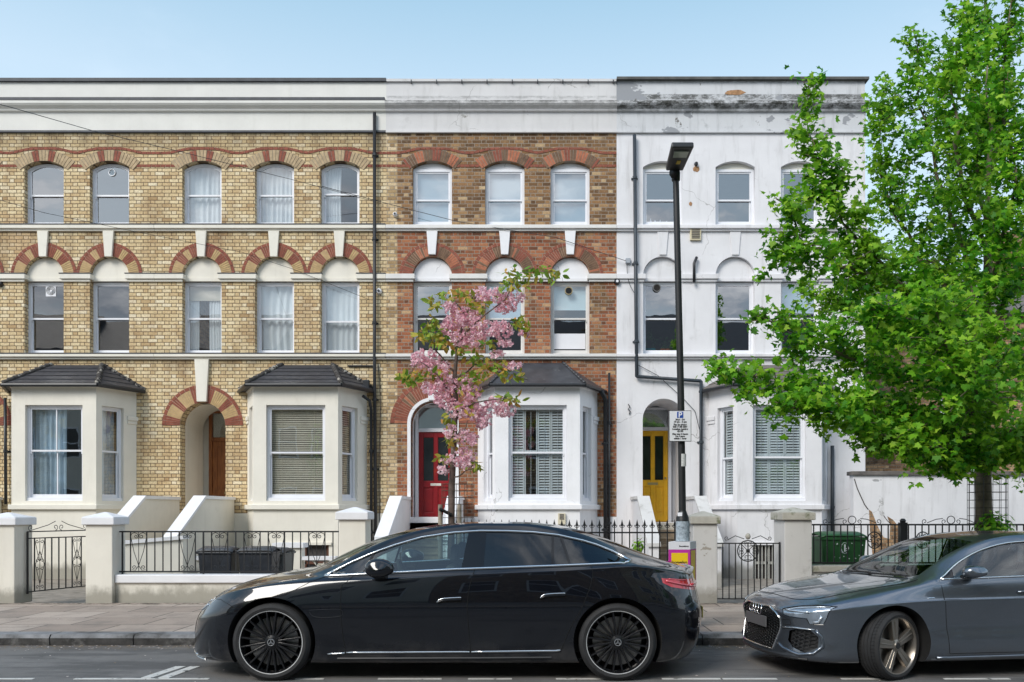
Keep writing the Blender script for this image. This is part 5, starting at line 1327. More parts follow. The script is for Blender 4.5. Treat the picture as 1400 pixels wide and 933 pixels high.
def smooth_poly(pts, n=6, closed=False):
    P = [Vector(p) for p in pts]; out = []; k = len(P)
    for i in range(k if closed else k - 1):
        g = (lambda j: P[j % k]) if closed else (lambda j: P[min(max(j, 0), k - 1)])
        p0, p1, p2, p3 = g(i - 1), g(i), g(i + 1), g(i + 2)
        for q in range(n):
            t = q / n; out.append(tuple(.5 * ((2 * p1) + (-p0 + p2) * t + (2 * p0 - 5 * p1 + 4 * p2 - p3) * t * t + (-p0 + 3 * p1 - 3 * p2 + p3) * t**3)))
    if not closed: out.append(tuple(P[-1]))
    return out
def strip(mb, pts3, r, n=6, closed=False): mb.tube([p for p in pts3 if p is not None], r, n, closed=closed)
def car_paint(name, col, metal, flake=.0):
    m, nt, b = newmat(name); p = nt.obj()
    c = nt.ramp(nt.noise(p, 3., 4), [(.3, tuple(q * .96 for q in col)), (.7, tuple(q * 1.05 for q in col))])
    if flake: c = nt.mix(nt.step(nt.noise(p, 420., 2), .55, .75, 0, flake), c, tuple(min(1, q * 2.2) for q in col))
    # thin road dust low on the sills
    x, y, z = nt.sep(p); c = nt.mix(nt.math('MULTIPLY', nt.step(z, .42, .16), nt.step(nt.noise(p, 6., 6), .3, .8, 0, .35)), c, (.13, .12, .11))
    nt.l.new(c, b.inputs['Base Color']); b.inputs['Metallic'].default_value = metal; b.inputs['Roughness'].default_value = .28
    b.inputs['Coat Weight'].default_value = 1.; b.inputs['Coat Roughness'].default_value = .012; b.inputs['Coat IOR'].default_value = 1.62; b.inputs['Specular IOR Level'].default_value = .15
    bump(nt, b, nt.noise(p, 2.3, 2), .02, .01)
    return m
M['cblack'] = car_paint('obsidian_black_paint', (.0035, .0045, .008), .1)
M['cgrey'] = car_paint('daytona_grey_paint', (.155, .178, .212), .85, .4)
M['plas'] = mat('black_trim_plastic', (.012, .012, .013), .45, var=.1, local=True); M['gloss'] = mat('gloss_black_trim', (.006, .006, .007), .08, var=0)
M['gap'] = mat('panel_gap', (.002, .002, .002), .9, var=0)
M['well'] = mat('wheel_well_liner', (.008, .008, .008), .95, var=.2)
M['tyre'] = mat('tyre_rubber', (.022, .022, .023), .75, var=.25, scale=12, bmp=.2, local=True)
M['rimb'] = mat('black_alloy', (.012, .012, .014), .3, .4, var=0, coat=.6); M['rimg'] = mat('dusty_titanium_alloy', (.30, .27, .235), .32, .85, var=.08, local=True)
M['rimedge'] = mat('machined_rim_edge', (.80, .80, .80), .45, .6, var=0)
M['disc'] = mat('brake_disc', (.30, .29, .28), .35, .9, var=.1, local=True)
M['seat'] = mat('dark_seat_leather', (.03, .03, .032), .6, var=.1)
M['tint'] = glass_mat('privacy_glass', .09, (.05, .06, .07)); M['cglass'] = glass_mat('car_side_glass', .14, (.58, .72, .72)); M['wsglass'] = glass_mat('windscreen_glass', .05, (.45, .55, .48))
M['lampg'] = mat('headlamp_lens', (.34, .40, .47), .08, .55, var=.3, scale=6, local=True, coat=1.)
M['lampw'] = mat('headlamp_reflector', (.65, .70, .76), .12, .7, var=.15, local=True)
M['tail'] = mat('tail_lamp_red', (.52, .008, .02), .08, var=.35, scale=7, local=True, coat=1.); M['tail2'] = mat('tail_lamp_pink', (.75, .12, .16), .15, var=.2, scale=9, local=True, coat=1.)
M['silver'] = mat('silver_lettering', (.75, .76, .78), .25, .9, var=0)
def wheel(parent, c, r, rr, width, style, side=-1, steer=0., m='rimb', spin=0.):
    """wheel centred at c (outer face towards side*y), tyre radius r, rim radius rr"""
    w = bpy.data.objects.new('wheel', None); COL.objects.link(w); w.parent = parent; w.location = c; w.rotation_euler = (0, 0, steer); ORI[w.name] = Vector(); w.empty_display_size = .1
    s = side; o = width / 2
    mb = MB()
    prof = [(rr - .012, -o * .7), (rr + .004, -o * .96), (rr + (r - rr) * .45, -o * 1.0), (r - .018, -o * .90), (r - .004, -o * .74)]
    ng = 5
    for i in range(ng):
        a = -o * .66 + (o * 1.32) * i / (ng - 1)
        prof += [(r, a - .012), (r, a + .012)]
        if i < ng - 1: prof += [(r - .008, a + .016), (r - .008, a + (o * 1.32) / (ng - 1) - .016)]
    prof += [(r - .004, o * .74), (r - .018, o * .90), (rr + (r - rr) * .45, o), (rr + .004, o * .96), (rr - .012, o * .7)]
    mb.lathe(prof, (0, 0, 0), 'y', 72); mb.build('tyre', M['tyre'], w, smooth=True, auto=32)
    if style == 'five':   # tread sipes
        sp_ = MB()
        for k in range(60):
            a = 2 * math.pi * k / 60
            for (y0, y1) in ((-o * .88, -o * .45), (o * .45, o * .88)):
                p = [((r + .0015) * math.cos(a + d), y, (r + .0015) * math.sin(a + d)) for y, d in ((y0, 0), (y1, .03), (y1, .042), (y0, .012))]; sp_.add(p, [(0, 1, 2, 3)])
        sp_.build('tread_grooves', M['gap'], w)
    mb = MB(); yo = s * o * .92
    mb.lathe([(rr + .004, yo - s * .004), (rr + .003, yo + s * .001), (rr - .005, yo), (rr - .018, yo - s * .02), (rr - .03, yo - s * .10), (rr - .035, -s * o * .8)], (0, 0, 0), 'y', 72, mis=[1, 1, 0, 0, 0])
    rim = mb.build('rim', [M[m], M['rimedge'] if style == 'multi' else M[m]], w, smooth=True, auto=30)
    mb = MB(); yf = s * o * .80
    if style == 'multi':
        n = 20
        for k in range(n):
            a = 2 * math.pi * (k + .5) / n + spin; ca, sa = math.cos(a), math.sin(a); tx, tz = -sa, ca
            def V(rad_, t, y): return (rad_ * ca + t * tx, y, rad_ * sa + t * tz)
            mb.hull([V(.055, -.010, yf - s * .01), V(.055, .010, yf - s * .01), V(.055, .012, yf - s * .05), V(.055, -.012, yf - s * .05)], [V(rr - .012, -.0065, yo - s * .008), V(rr - .012, .0065, yo - s * .008), V(rr - .012, .013, yo - s * .05), V(rr - .012, -.013, yo - s * .05)])
    else:
        n = 5
        for k in range(n):
            a = 2 * math.pi * k / n + spin; ca, sa = math.cos(a), math.sin(a); tx, tz = -sa, ca
            def V(rad_, t, y): return (rad_ * ca + t * tx, y, rad_ * sa + t * tz)
            mb.hull([V(.04, -.030, yf - s * .005), V(.04, .030, yf - s * .005), V(.04, .033, yf - s * .05), V(.04, -.033, yf - s * .05)], [V(rr - .012, -.052, yo - s * .012), V(rr - .012, .044, yo - s * .012), V(rr - .012, .052, yo - s * .05), V(rr - .012, -.06, yo - s * .05)])
            mb.hull([V(.06, -.004, yf - s * .002), V(.06, .004, yf - s * .002), V(.06, .006, yf - s * .01), V(.06, -.006, yf - s * .01)], [V(rr - .03, -.004, yo - s * .006), V(rr - .03, .006, yo - s * .006), V(rr - .03, .006, yo - s * .02), V(rr - .03, -.006, yo - s * .02)])
    mb.build('spokes', M[m], rim, bevel=.0025)
    mb = MB(); mb.lathe([(0, yf - s * .004 + s * .012), (.034, yf + s * .010), (.040, yf + s * .002), (.062, yf - s * .006), (.07, yf - s * .05), (0, yf - s * .05)], (0, 0, 0), 'y', 32); mb.build('hub', M[m], rim, smooth=True, auto=30)
    mb = MB()
    for k in range(5):
        a = 2 * math.pi * (k + .5) / 5 + spin; mb.lathe([(0, yf - s * .002), (.008, yf - s * .002), (.009, yf - s * .02)], (.052 * math.cos(a), 0, .052 * math.sin(a)), 'y', 8)
    mb.build('bolts', M['plas'], rim)
    mb = MB(); mb.lathe([(0, s * .015), (rr * .78, s * .015), (rr * .78, -s * .01), (0, -s * .01)], (0, 0, 0), 'y', 40); mb.build('brake_disc', M['disc'], w, smooth=True, auto=30)
    mb = MB(); mb.lathe([(0, -s * .04), (rr - .03, -s * .04)], (0, 0, 0), 'y', 40); mb.build('back_plate', M['well'], w)
    mb = MB(); yc = yf + s * .0125
    if style == 'multi':
        mb.tube([(.030 * math.cos(a), yc, .030 * math.sin(a)) for a in [i * math.pi / 12 for i in range(24)]], .0045, 5, closed=True)
        for k in range(3):
            a = math.pi / 2 + k * 2 * math.pi / 3; u = (math.cos(a), math.sin(a)); v = (-u[1] * .006, u[0] * .006)
            mb.hull([(v[0], yc - .002, v[1]), (-v[0], yc - .002, -v[1]), (-v[0], yc + .004, -v[1]), (v[0], yc + .004, v[1])], [(u[0] * .028 + v[0] * .2, yc - .002, u[1] * .028 + v[1] * .2), (u[0] * .028 - v[0] * .2, yc - .002, u[1] * .028 - v[1] * .2), (u[0] * .028 - v[0] * .2, yc + .004, u[1] * .028 - v[1] * .2), (u[0] * .028 + v[0] * .2, yc + .004, u[1] * .028 + v[1] * .2)])
    else:
        mb.lathe([(0, yc + s * .002), (.028, yc + s * .001), (.03, yc - s * .006)], (0, 0, 0), 'y', 20)
    mb.build('centre_cap', M['silver'] if style == 'multi' else M['plas'], w, smooth=False)
    return w
def mirror_cap(parent, c, s, m, L=.235, tall=.15, dep=.13, side=-1):
    """door mirror: rounded shell on a short foot; c = centre"""
    mb = MB(); n = 18; rows = 10; vs = []; fs = []
    for i in range(rows + 1):
        t = i / rows; yy = -1 + 2 * t; rad_ = math.sqrt(max(0, 1 - abs(yy) ** 2.6))
        for k in range(n):
            a = 2 * math.pi * k / n; ca, sa = math.cos(a), math.sin(a)
            x = (abs(ca) ** .8) * math.copysign(1, ca); z = (abs(sa) ** .85) * math.copysign(1, sa)
            vs.append((c[0] + L / 2 * x * rad_ * (1.0 if x > 0 else 1.0), c[1] + side * dep / 2 * -yy, c[2] + tall / 2 * z * rad_ * (1 - .25 * max(0, x) - (.12 if z < 0 else 0))))
    for i in range(rows):
        for k in range(n): fs.append((i * n + k, i * n + (k + 1) % n, (i + 1) * n + (k + 1) % n, (i + 1) * n + k))
    fs += [tuple(range(n)), tuple(range(rows * n, rows * n + n))]
    mb.add(vs, fs); o = mb.build('door_mirror', m, parent, smooth=True)
    mb = MB(); mb.hull([(c[0] - .07, c[1] - side * .0, c[2] - tall * .42), (c[0] + .04, c[1] - side * .0, c[2] - tall * .42), (c[0] + .04, c[1] - side * .0, c[2] - tall * .18), (c[0] - .07, c[1] - side * .0, c[2] - tall * .18)],
                       [(c[0] - .05, c[1] - side * .14, c[2] - tall * .62), (c[0] + .05, c[1] - side * .14, c[2] - tall * .62), (c[0] + .05, c[1] - side * .14, c[2] - tall * .3), (c[0] - .05, c[1] - side * .14, c[2] - tall * .3)])
    mb.build('mirror_foot', M['plas'], o, bevel=.006)
    mb = MB(); mb.hull([(c[0] - L * .40, c[1] + side * dep * .40, c[2] - tall * .20), (c[0] + L * .36, c[1] + side * dep * .40, c[2] - tall * .16), (c[0] + L * .36, c[1] + side * dep * .50, c[2] - tall * .11), (c[0] - L * .40, c[1] + side * dep * .50, c[2] - tall * .14)], [(c[0] - L * .40, c[1], c[2] - tall * .22), (c[0] + L * .36, c[1], c[2] - tall * .18), (c[0] + L * .36, c[1], c[2] - tall * .12), (c[0] - L * .40, c[1], c[2] - tall * .15)])
    return o
def interior(parent, x0, x1, seats, zf=.42, dash=None, hw=.62, zs=.60, rhd=True):
    mb = MB(); mb.box(x0, x1, -hw, hw, .22, zf)
    if dash: mb.hull([(dash[0], -hw, zf), (dash[1], -hw, zf), (dash[1], hw, zf), (dash[0], hw, zf)], [(dash[0] - .1, -hw, dash[2] - .08), (dash[1] - .1, -hw, dash[2]), (dash[1] - .1, hw, dash[2]), (dash[0] - .1, hw, dash[2] - .08)])
    for s in (-1, 1): mb.box(x0 + .3, x1 - .1, s * hw - .03, s * hw + .03, .22, .82)
    mb.build('cabin_floor', M['seat'], parent)
    for (x, wide, zt) in seats:
        for y in ((-.36, .36) if not wide else (0,)):
            w = .25 if not wide else .56
            mb = MB(); mb.box(x - .45, x + .02, y - w, y + w, zf + .001, zs); mb.hull([(x - .02, y - w, zf + .02), (x + .12, y - w, zf + .02), (x + .12, y + w, zf + .02), (x - .02, y + w, zf + .02)], [(x + .17, y - w * .85, zt - .14), (x + .27, y - w * .85, zt - .14), (x + .27, y + w * .85, zt - .14), (x + .17, y + w * .85, zt - .14)])
            for hy in ((0,) if not wide else (-.34, .34)): mb.hull([(x + .19, y + hy - .13, zt - .12), (x + .27, y + hy - .13, zt - .12), (x + .27, y + hy + .13, zt - .12), (x + .19, y + hy + .13, zt - .12)], [(x + .2, y + hy - .11, zt + .05), (x + .28, y + hy - .11, zt + .05), (x + .28, y + hy + .11, zt + .05), (x + .2, y + hy + .11, zt + .05)])
            mb.build('seat', M['seat'], parent, bevel=.03)
    if dash:
        mb = MB(); cy = .36 if rhd else -.36
        mb.M = Matrix.Translation((dash[1] + .12, cy, dash[2] - .08)) @ Matrix.Rotation(rad(68), 4, 'Y')
        mb.tube([(.17 * math.cos(a), .17 * math.sin(a), 0) for a in [i * math.pi / 12 for i in range(24)]], .014, 6, closed=True); mb.box(-.17, .17, -.012, .012, -.01, .01); mb.build('steering_wheel', M['seat'], parent)
# ======================= black saloon ===========================
YA = 8.607
B0 = thing('parked_car', (0, YA, 0), 'black fastback saloon parked in front of the brick houses', 'car', 'cars parked along the kerb'); ORI[B0.name] = Vector()
zc = pchip([-3.42, -3.29, -3.15, -2.82, -2.5, -2.21, -1.91, -1.61, -1.2, -.87, -.61, -.2, .12, .40, .71, 1.01, 1.32, 1.50, 1.56], [.62, .70, .775, .885, .955, 1.005, 1.154, 1.284, 1.392, 1.434, 1.448, 1.448, 1.424, 1.372, 1.273, 1.154, 1.046, .998, .985])
zb = pchip([-3.44, -3.33, -3.2, -2.9, -2.4, -1.97, -.78, .2, .85, 1.2, 1.56], [.58, .625, .68, .80, .895, .935, 1.005, 1.045, 1.065, 1.02, .93])
zt = pchip([-3.43, -3.3, -3.15, -2.82, -2.4, -1.99, -1.754, -1.477, -1.10, -.797, -.563, -.188, .185, .464, .707, .86, 1.1, 1.3, 1.55], [.60, .67, .745, .85, .93, .975, 1.10, 1.235, 1.350, 1.392, 1.410, 1.408, 1.370, 1.300, 1.205, 1.135, 1.07, 1.03, .985])
wb = pchip([-3.4, -2.9, -2.4, -1.97, -1.2, 0, .85, 1.56], [.80, .84, .865, .865, .868, .872, .86, .80])
wt = pchip([-3.4, -2.4, -1.99, -1.6, -1.1, -.5, 0, .6, .86, 1.2, 1.56], [.62, .72, .78, .72, .655, .635, .630, .60, .60, .62, .66])
wmul = lambda f, k: (lambda x: f(x) * k)
def mixz(f1, f2, k): return lambda x: f1(x) + (f2(x) - f1(x)) * k
fl = pchip([-3.4, -2.95, -2.44, -1.95, -.9, .25, .73, 1.2, 1.6], [.915, .93, .945, .93, .925, .93, .945, .94, .92])
zsh = lambda k: (lambda x: (zb(x) - .17 * np.clip((x + 3.5) / .8, .3, 1)) - k)
rows = [(-3.30, 1.40, const(0), const(.16)), (-3.36, 1.42, const(.76), const(.155)), (-3.44, 1.50, const(.88), const(.165)),
        (-3.475, 1.57, const(.905), pchip([-3.5, -3., 1., 1.6], [.20, .235, .235, .27])), (-3.475, 1.61, lambda x: fl(x) - .012, pchip([-3.5, -3, 1, 1.6], [.34, .40, .42, .42])), (-3.445, 1.62, fl, pchip([-3.5, -3, 1, 1.6], [.47, .58, .62, .58])),
        (-3.41, 1.585, lambda x: fl(x) - .004, pchip([-3.5, -3.2, -2.8, -2., .9, 1.6], [.53, .60, .70, .77, .80, .74])), (-3.385, 1.555, lambda x: wb(x) + .035, mixz(zb, const(.5), .10)),
        (-3.35, 1.545, wb, zb), (-3.30, 1.53, wt, zt), (-3.27, 1.525, wmul(wt, .86), mixz(zt, zc, .40)), (-3.24, 1.52, wmul(wt, .55), mixz(zt, zc, .80)), (-3.22, 1.52, wmul(wt, .25), mixz(zt, zc, .97)), (-3.22, 1.52, const(0), zc)]
Gb = car_grid(rows, 170, 4, .85, 2.2, .55, 2.5); Gb[:, :, 0] += .065 * np.clip(1 - (Gb[:, :, 0] + 3.48) / .75, 0, 1) ** 1.2
bm = car_mesh(Gb)
XF, XR, WZ, WR = -2.444, .727, .352, .357
bm = boolean_wells(bm, [(x, WZ + .012, .405, a, b) for x in (XF, XR) for a, b in ((-1.3, -.60), (.60, 1.3))])
lay = bm.faces.layers.int.new('reg'); bm.normal_update()
for f in bm.faces: f[lay] = 99 if f.material_index == 1 else 0
sf = Surf(bm)
side = lambda sg: (lambda f: f.normal.y * sg > .25 and f.calc_center_median().y * sg > .3)
dlo_b = [(-1.974, .955), (-1.4, .985), (-.78, 1.018), (-.3, 1.035), (.2, 1.052), (.80, 1.075)]
dlo_t = [(.857, 1.092), (.80, 1.125), (.70, 1.175), (.55, 1.235), (.42, 1.275), (.185, 1.328), (-.05, 1.355), (-.3, 1.366), (-.55, 1.368), (-.80, 1.352), (-1.10, 1.308), (-1.35, 1.235), (-1.56, 1.158), (-1.754, 1.072)]
# split lines between panes
def cl(xa, xb, poly_b, poly_t): return None
DLO = dlo_b + dlo_t
def clip_poly(poly, lines):
    """keep the part of the polygon with a*x+b*z<=c for every line"""
    for (a, b, c) in lines:
        out = []; n = len(poly)
        for i in range(n):
            p, q = poly[i], poly[(i + 1) % n]; dp, dq = a * p[0] + b * p[1] - c, a * q[0] + b * q[1] - c
            if dp <= 0: out.append(p)
            if (dp < 0 < dq) or (dq < 0 < dp): t = dp / (dp - dq); out.append((p[0] + (q[0] - p[0]) * t, p[1] + (q[1] - p[1]) * t))
        poly = out
    return poly
def line(x0, z0, x1, z1, left=True):   # half plane left of the upward line
    dx, dz = x1 - x0, z1 - z0; a, b = dz, -dx; c = a * x0 + b * z0
    return (a, b, c) if left else (-a, -b, -c)
qa = (-1.62, .96, -1.50, 1.25); qb = (-.70, 1.0, -.64, 1.40); qc = (-.52, 1.0, -.50, 1.40); qd = (.13, 1.0, .14, 1.40); qe = (.31, 1.0, .19, 1.40)
g = .012
def between(l1, l2):
    L = []
    if l1: L.append(line(l1[0] + g, l1[1], l1[2] + g, l1[3], False))
    if l2: L.append(line(l2[0] - g, l2[1], l2[2] - g, l2[3], True))
    return clip_poly(DLO, L)
for sg in (-1, 1):
    c_ = side(sg); o_ = 0 if sg < 0 else 20
    cut_region(bm, lay, 10 + o_, DLO, (0, 2), c_)
    for rid, pl in ((11, between(None, qa)), (12, between(qa, qb)), (13, between(qb, qc)), (14, between(qc, qd)), (15, between(qd, qe)), (16, between(qe, None))):
        cut_region(bm, lay, rid + o_, pl, (0, 2), c_, keep=(10 + o_,))
    fd = [(-1.70, .963), (-1.76, .90), (-1.80, .86), (-1.805, .65), (-1.79, .45), (-1.765, .275), (-.62, .275), (-.645, .60), (-.64, .80), (-.585, 1.026), (-.78, 1.018), (-1.4, .985)]
    rdp = [(-.62, .275), (.205, .275), (.30, .50), (.39, .66), (.475, .87), (.50, 1.0), (.475, 1.065), (.2, 1.052), (-.3, 1.035), (-.585, 1.026), (-.64, .80), (-.645, .60)]
    cut_region(bm, lay, 4 if sg < 0 else 24, fd, (0, 2), c_); cut_region(bm, lay, 5 if sg < 0 else 25, rdp, (0, 2), c_)
    tl = [(1.13, .94), (1.30, .925), (1.62, .90), (1.62, .80), (1.52, .80), (1.40, .825), (1.22, .86), (1.14, .90)]
    cut_region(bm, lay, 6 if sg < 0 else 26, tl, (0, 2), lambda f: f.calc_center_median().y * sg > .25 and f.calc_center_median().x > .9)
    hl = [(-3.6, .60), (-3.30, .655), (-3.13, .725), (-3.00, .745), (-3.06, .70), (-3.16, .62), (-3.30, .565), (-3.42, .535), (-3.6, .53)]
    cut_region(bm, lay, 7 if sg < 0 else 27, hl, (0, 2), lambda f: f.calc_center_median().y * sg > .30 and f.calc_center_median().x < -2.7 and f.normal.z < .9)
ws = [(-2.17, 0), (-2.14, .3), (-2.04, .55), (-1.90, .70), (-1.58, .655), (-1.30, .60), (-1.16, .56), (-1.22, .3), (-1.24, 0)]
ws = ws + [(x, -y) for x, y in ws[-2:0:-1]]
cut_region(bm, lay, 8, ws, (0, 1), lambda f: f.normal.z > .2 and f.calc_center_median().z > .9)
rw = [(.30, 0), (.32, .35), (.40, .50), (.75, .50), (1.15, .56), (1.34, .50), (1.38, .3), (1.40, 0)]; rw = rw + [(x, -y) for x, y in rw[-2:0:-1]]
cut_region(bm, lay, 9, rw, (0, 1), lambda f: f.normal.z > .2 and f.calc_center_median().z > .9)
P_ = M['cblack']; spec = {0: ('body', P_, 0), 99: ('wheel_arch_liner', M['well'], 0), 8: ('windscreen', M['wsglass'], -.002), 9: ('rear_window', M['tint'], -.002), 4: ('front_door', P_, 0), 5: ('rear_door', P_, 0), 24: ('front_door', P_, 0), 25: ('rear_door', P_, 0),
    6: ('tail_lamp', M['tail'], .001), 26: ('tail_lamp', M['tail'], .001), 7: ('headlamp', M['lampg'], .001), 27: ('headlamp', M['lampg'], .001)}
for o_ in (0, 20): spec.update({10 + o_: ('window_pillar', M['gloss'], 0), 11 + o_: ('quarter_glass', M['cglass'], -.003), 12 + o_: ('front_window', M['cglass'], -.003), 13 + o_: ('pillar_trim', M['gloss'], .001), 14 + o_: ('rear_window_side', M['tint'], -.003), 15 + o_: ('quarter_glass', M['tint'], -.003), 16 + o_: ('quarter_glass', M['tint'], -.003)})
R_ = split_regions(bm, lay, spec, B0)
# chrome and shut lines
for sg in (-1, 1):
    fn = lambda p, off=.003: sf.side(p[0], p[1], off, sg)
    mb = MB(); strip(mb, [fn(p, .004) for p in dens(dlo_b, .06)], .0135, 6); strip(mb, [fn(p, .004) for p in dens([(.80, 1.075)] + dlo_t + [(-1.974, .955)], .05)], .0125, 6); mb.build('chrome_window_trim', M['chrome'], B0, smooth=True)
    mb = MB(); strip(mb, [fn(p, .004) for p in dens([(-1.93, .248), (-1.80, .255), (-1.772, .258)], .05)], .009); strip(mb, [fn(p, .004) for p in dens([(-1.758, .262), (-.63, .268)], .1)], .010, 6); strip(mb, [fn(p, .004) for p in dens([(-.612, .268), (.16, .278), (.2, .285)], .1)], .0105); mb.build('chrome_sill_strip', M['chrome'], B0, smooth=True)
    mb = MB()
    for pl in (fd[:6], [(-.62, .275), (-.645, .60), (-.64, .80), (-.585, 1.02)], rdp[1:7], [(-1.765, .272), (.205, .272)], [(-1.97, .95), (-2.10, .90), (-2.30, .80), (-2.42, .775)]):
        strip(mb, [fn(p, .0004) for p in dens(smooth_poly(pl, 4), .04)], .0032, 4)
    strip(mb, [fn(p, .0004) for p in dens([(1.18, .60), (1.36, .66), (1.46, .70)], .04)], .002, 4)
    strip(mb, [sf.side(p[0], p[1], .0004, sg) for p in dens([(-3.13, .728), (-2.95, .735), (-2.84, .70), (-2.78, .67)], .03)], .0028, 4)
    mb.build('shut_lines', M['gap'], B0)
    mb = MB(); strip(mb, [fn(p, .001) for p in dens(smooth_poly([(-2.09, .635), (-2.05, .595), (-1.95, .585), (-1.80, .60), (-1.80, .655), (-1.9, .66), (-2.09, .652)], 3), .03)], .0025, 4); mb.build('fender_vent', M['plas'], B0)
    for (hx, hz, L, dr) in ((-.80, .755, .22, 5), (.145, .795, .225, 5)):
        mb = MB(); pts = smooth_poly([(hx - .125, hz - .032), (hx - .10, hz - .006), (hx - .03, hz + .006), (hx + L - .125, hz + .012)], 4); strip(mb, [fn(p, .010) for p in pts], .0065, 6)
        dp = (R_[4] if sg < 0 else R_[24]) if hx < -.5 else (R_[5] if sg < 0 else R_[25])
        ho = mb.build('door_handle', M['chrome'], dp, smooth=True)
        mb = MB(); strip(mb, [fn((p[0], p[1] - .018), .004) for p in pts[2:]], .013, 6); mb.build('handle_recess', M['gloss'], dp, smooth=True)
    mb = MB(); strip(mb, [fn(p, .001) for p in dens([(-1.84, .205), (-.5, .21), (.12, .215)], .1)], .012, 6); mb.build('sill_lip', M['plas'], B0)
    # lamp details
    mb = MB(); strip(mb, [fn(p, .004) for p in dens([(-3.34, .598), (-3.22, .655), (-3.10, .708)], .02)], .008, 5); strip(mb, [fn(p, .004) for p in dens([(-3.31, .578), (-3.20, .622), (-3.12, .672)], .02)], .010, 5); mb.build('lamp_reflector', M['lampw'], R_[7 if sg < 0 else 27], smooth=True)
    mb = MB(); strip(mb, [fn(p, .002) for p in dens([(1.17, .915), (1.33, .875), (1.50, .835)], .02)], .012, 5); strip(mb, [fn(p, .002) for p in dens([(1.20, .932), (1.38, .91)], .02)], .006, 5); mb.build('lamp_element', M['tail2'], R_[6 if sg < 0 else 26], smooth=True)
    mirror_cap(B0, Vector((-1.435, sg * 1.0, 1.035)), sg, P_, .265, .19, .16, sg)
    # chin lip and lower corner
    mb = MB(); strip(mb, [fn(p, .006) for p in dens([(-3.44, .190), (-3.30, .175), (-3.12, .168)], .03)], .006, 5); mb.build('chrome_chin_lip', M['chrome'], B0, smooth=True)
    mb = MB(); strip(mb, [fn(p, .002) for p in dens([(-3.42, .47), (-3.39, .40), (-3.42, .34), (-3.44, .25)], .03)], .004, 5); mb.build('bumper_crease', M['plas'], B0)
fr = lambda y, z, off=.003: sf.front(y, z, off, -1)
mb = MB(); strip(mb, [fr(y, .20) for y in np.linspace(-.62, .62, 24)], .006, 5); mb.build('chrome_chin_lip', M['chrome'], B0, smooth=True)
mb = MB(); vs = []; 
ys = np.linspace(-.42, .42, 17); zs_ = np.linspace(.36, .57, 7)
for z in zs_:
    for y in ys: h = fr(y * (1 - (z - .36) * .4), z, .006); vs.append(tuple(h) if h is not None else (-3.45, y, z))
mb.add(vs, [(j * 17 + i, j * 17 + i + 1, (j + 1) * 17 + i + 1, (j + 1) * 17 + i) for j in range(6) for i in range(16)]); mb.build('grille_panel', M['gloss'], B0, smooth=True)
mb = MB(); mb.lathe([(.05, -.006), (.062, 0), (.05, .006), (.05, -.006)], (0, 0, 0), 'y', 28)
for k in range(3):
    a = math.pi / 2 + k * 2 * math.pi / 3; mb.tube([(0, 0, 0), (.052 * math.cos(a), 0, .052 * math.sin(a))], [.009, .003], 4)
mb.M = None; eo = mb.build('front_star_emblem', M['chrome'], B0, smooth=True); eo.rotation_euler.z = math.pi / 2; eo.location = fr(0, .47, .014)
# body-side badge on the quarter glass
badge = sf.side(-1.845, .985, .004, -1)
text_obj('badge', 'EQE', .042, Vector((-1.84, badge.y - .004, .966)), M['silver'], B0, bold=.0015, sx=1.5)
mb = MB(); pts = [sf.top(x, 0, 0) for x in (1.38, 1.45, 1.52)]
mb = MB()
for i in range(16):
    y0, y1 = -.60 + i * .075, -.60 + (i + 1) * .075
    def sp_(y): return 1.50 - .10 * (abs(y) / .6) ** 3
    q = []
    for y in (y0, y1): q += [(sp_(y) - .10, y, 1.0 + .004 - .05 * (abs(y) / .6) ** 4), (sp_(y) + .045, y, 1.008 - .05 * (abs(y) / .6) ** 4), (sp_(y) + .035, y, .975 - .05 * (abs(y) / .6) ** 4)]
    mb.add(q, [(0, 1, 4, 3), (1, 2, 5, 4), (2, 0, 3, 5)])
mb.build('boot_spoiler', P_, B0, smooth=True, auto=40)
mb = MB(); strip(mb, [sf.front(y, .86, .003, 1) for y in np.linspace(-.66, .66, 20)], .014, 6); mb.build('tail_light_bar', M['tail'], B0, smooth=True)
mb = MB(); c = sf.front(0, .55, .004, 1); mb.box(c.x, c.x + .01, -.26, .26, .50, .61); mb.build('rear_plate', mat('blank_plate', (.45, .36, .08), .5), B0)
for x in (XF, XR):
    for sg in (-1, 1): wheel(B0, (x, sg * (.935 - .125), WZ + .004), WR, .289, .245, 'multi', sg)
interior(B0, -2.0, 1.1, [(-1.05, False, 1.18), (.0, True, 1.12)], dash=(-1.95, -1.55, .96), rhd=True)
bm.free()
# ======================= grey hatchback ===========================
A0 = thing('parked_car', (0, 0, 0), 'dark grey hatchback with polished ring grille parked at the right edge', 'car', 'cars parked along the kerb'); ORI[A0.name] = Vector()
# local frame: nose at x=0, tail at x=4.15
XFa, XRa, WZa, WRa = .90, 3.42, .312, .318
zc = pchip([0, .06, .15, .35, .65, .95, 1.15, 1.35, 1.55, 1.8, 2.1, 2.5, 3.0, 3.5, 3.85, 4.0, 4.12], [.635, .672, .715, .785, .850, .895, .925, 1.05, 1.165, 1.265, 1.325, 1.355, 1.345, 1.285, 1.20, 1.05, .92])
zb = pchip([0, .08, .2, .4, .8, 1.2, 1.5, 2.2, 3.0, 3.6, 4.12], [.60, .63, .665, .72, .80, .862, .905, .93, .95, .96, .90])
zt = pchip([0, .08, .2, .4, .8, 1.15, 1.35, 1.6, 1.85, 2.1, 2.4, 2.8, 3.2, 3.6, 3.9, 4.12], [.62, .655, .695, .755, .835, .89, .975, 1.10, 1.20, 1.262, 1.295, 1.300, 1.275, 1.21, 1.12, .95])
wb = pchip([0, .5, 1.2, 2., 3., 4.12], [.74, .79, .815, .825, .82, .76])
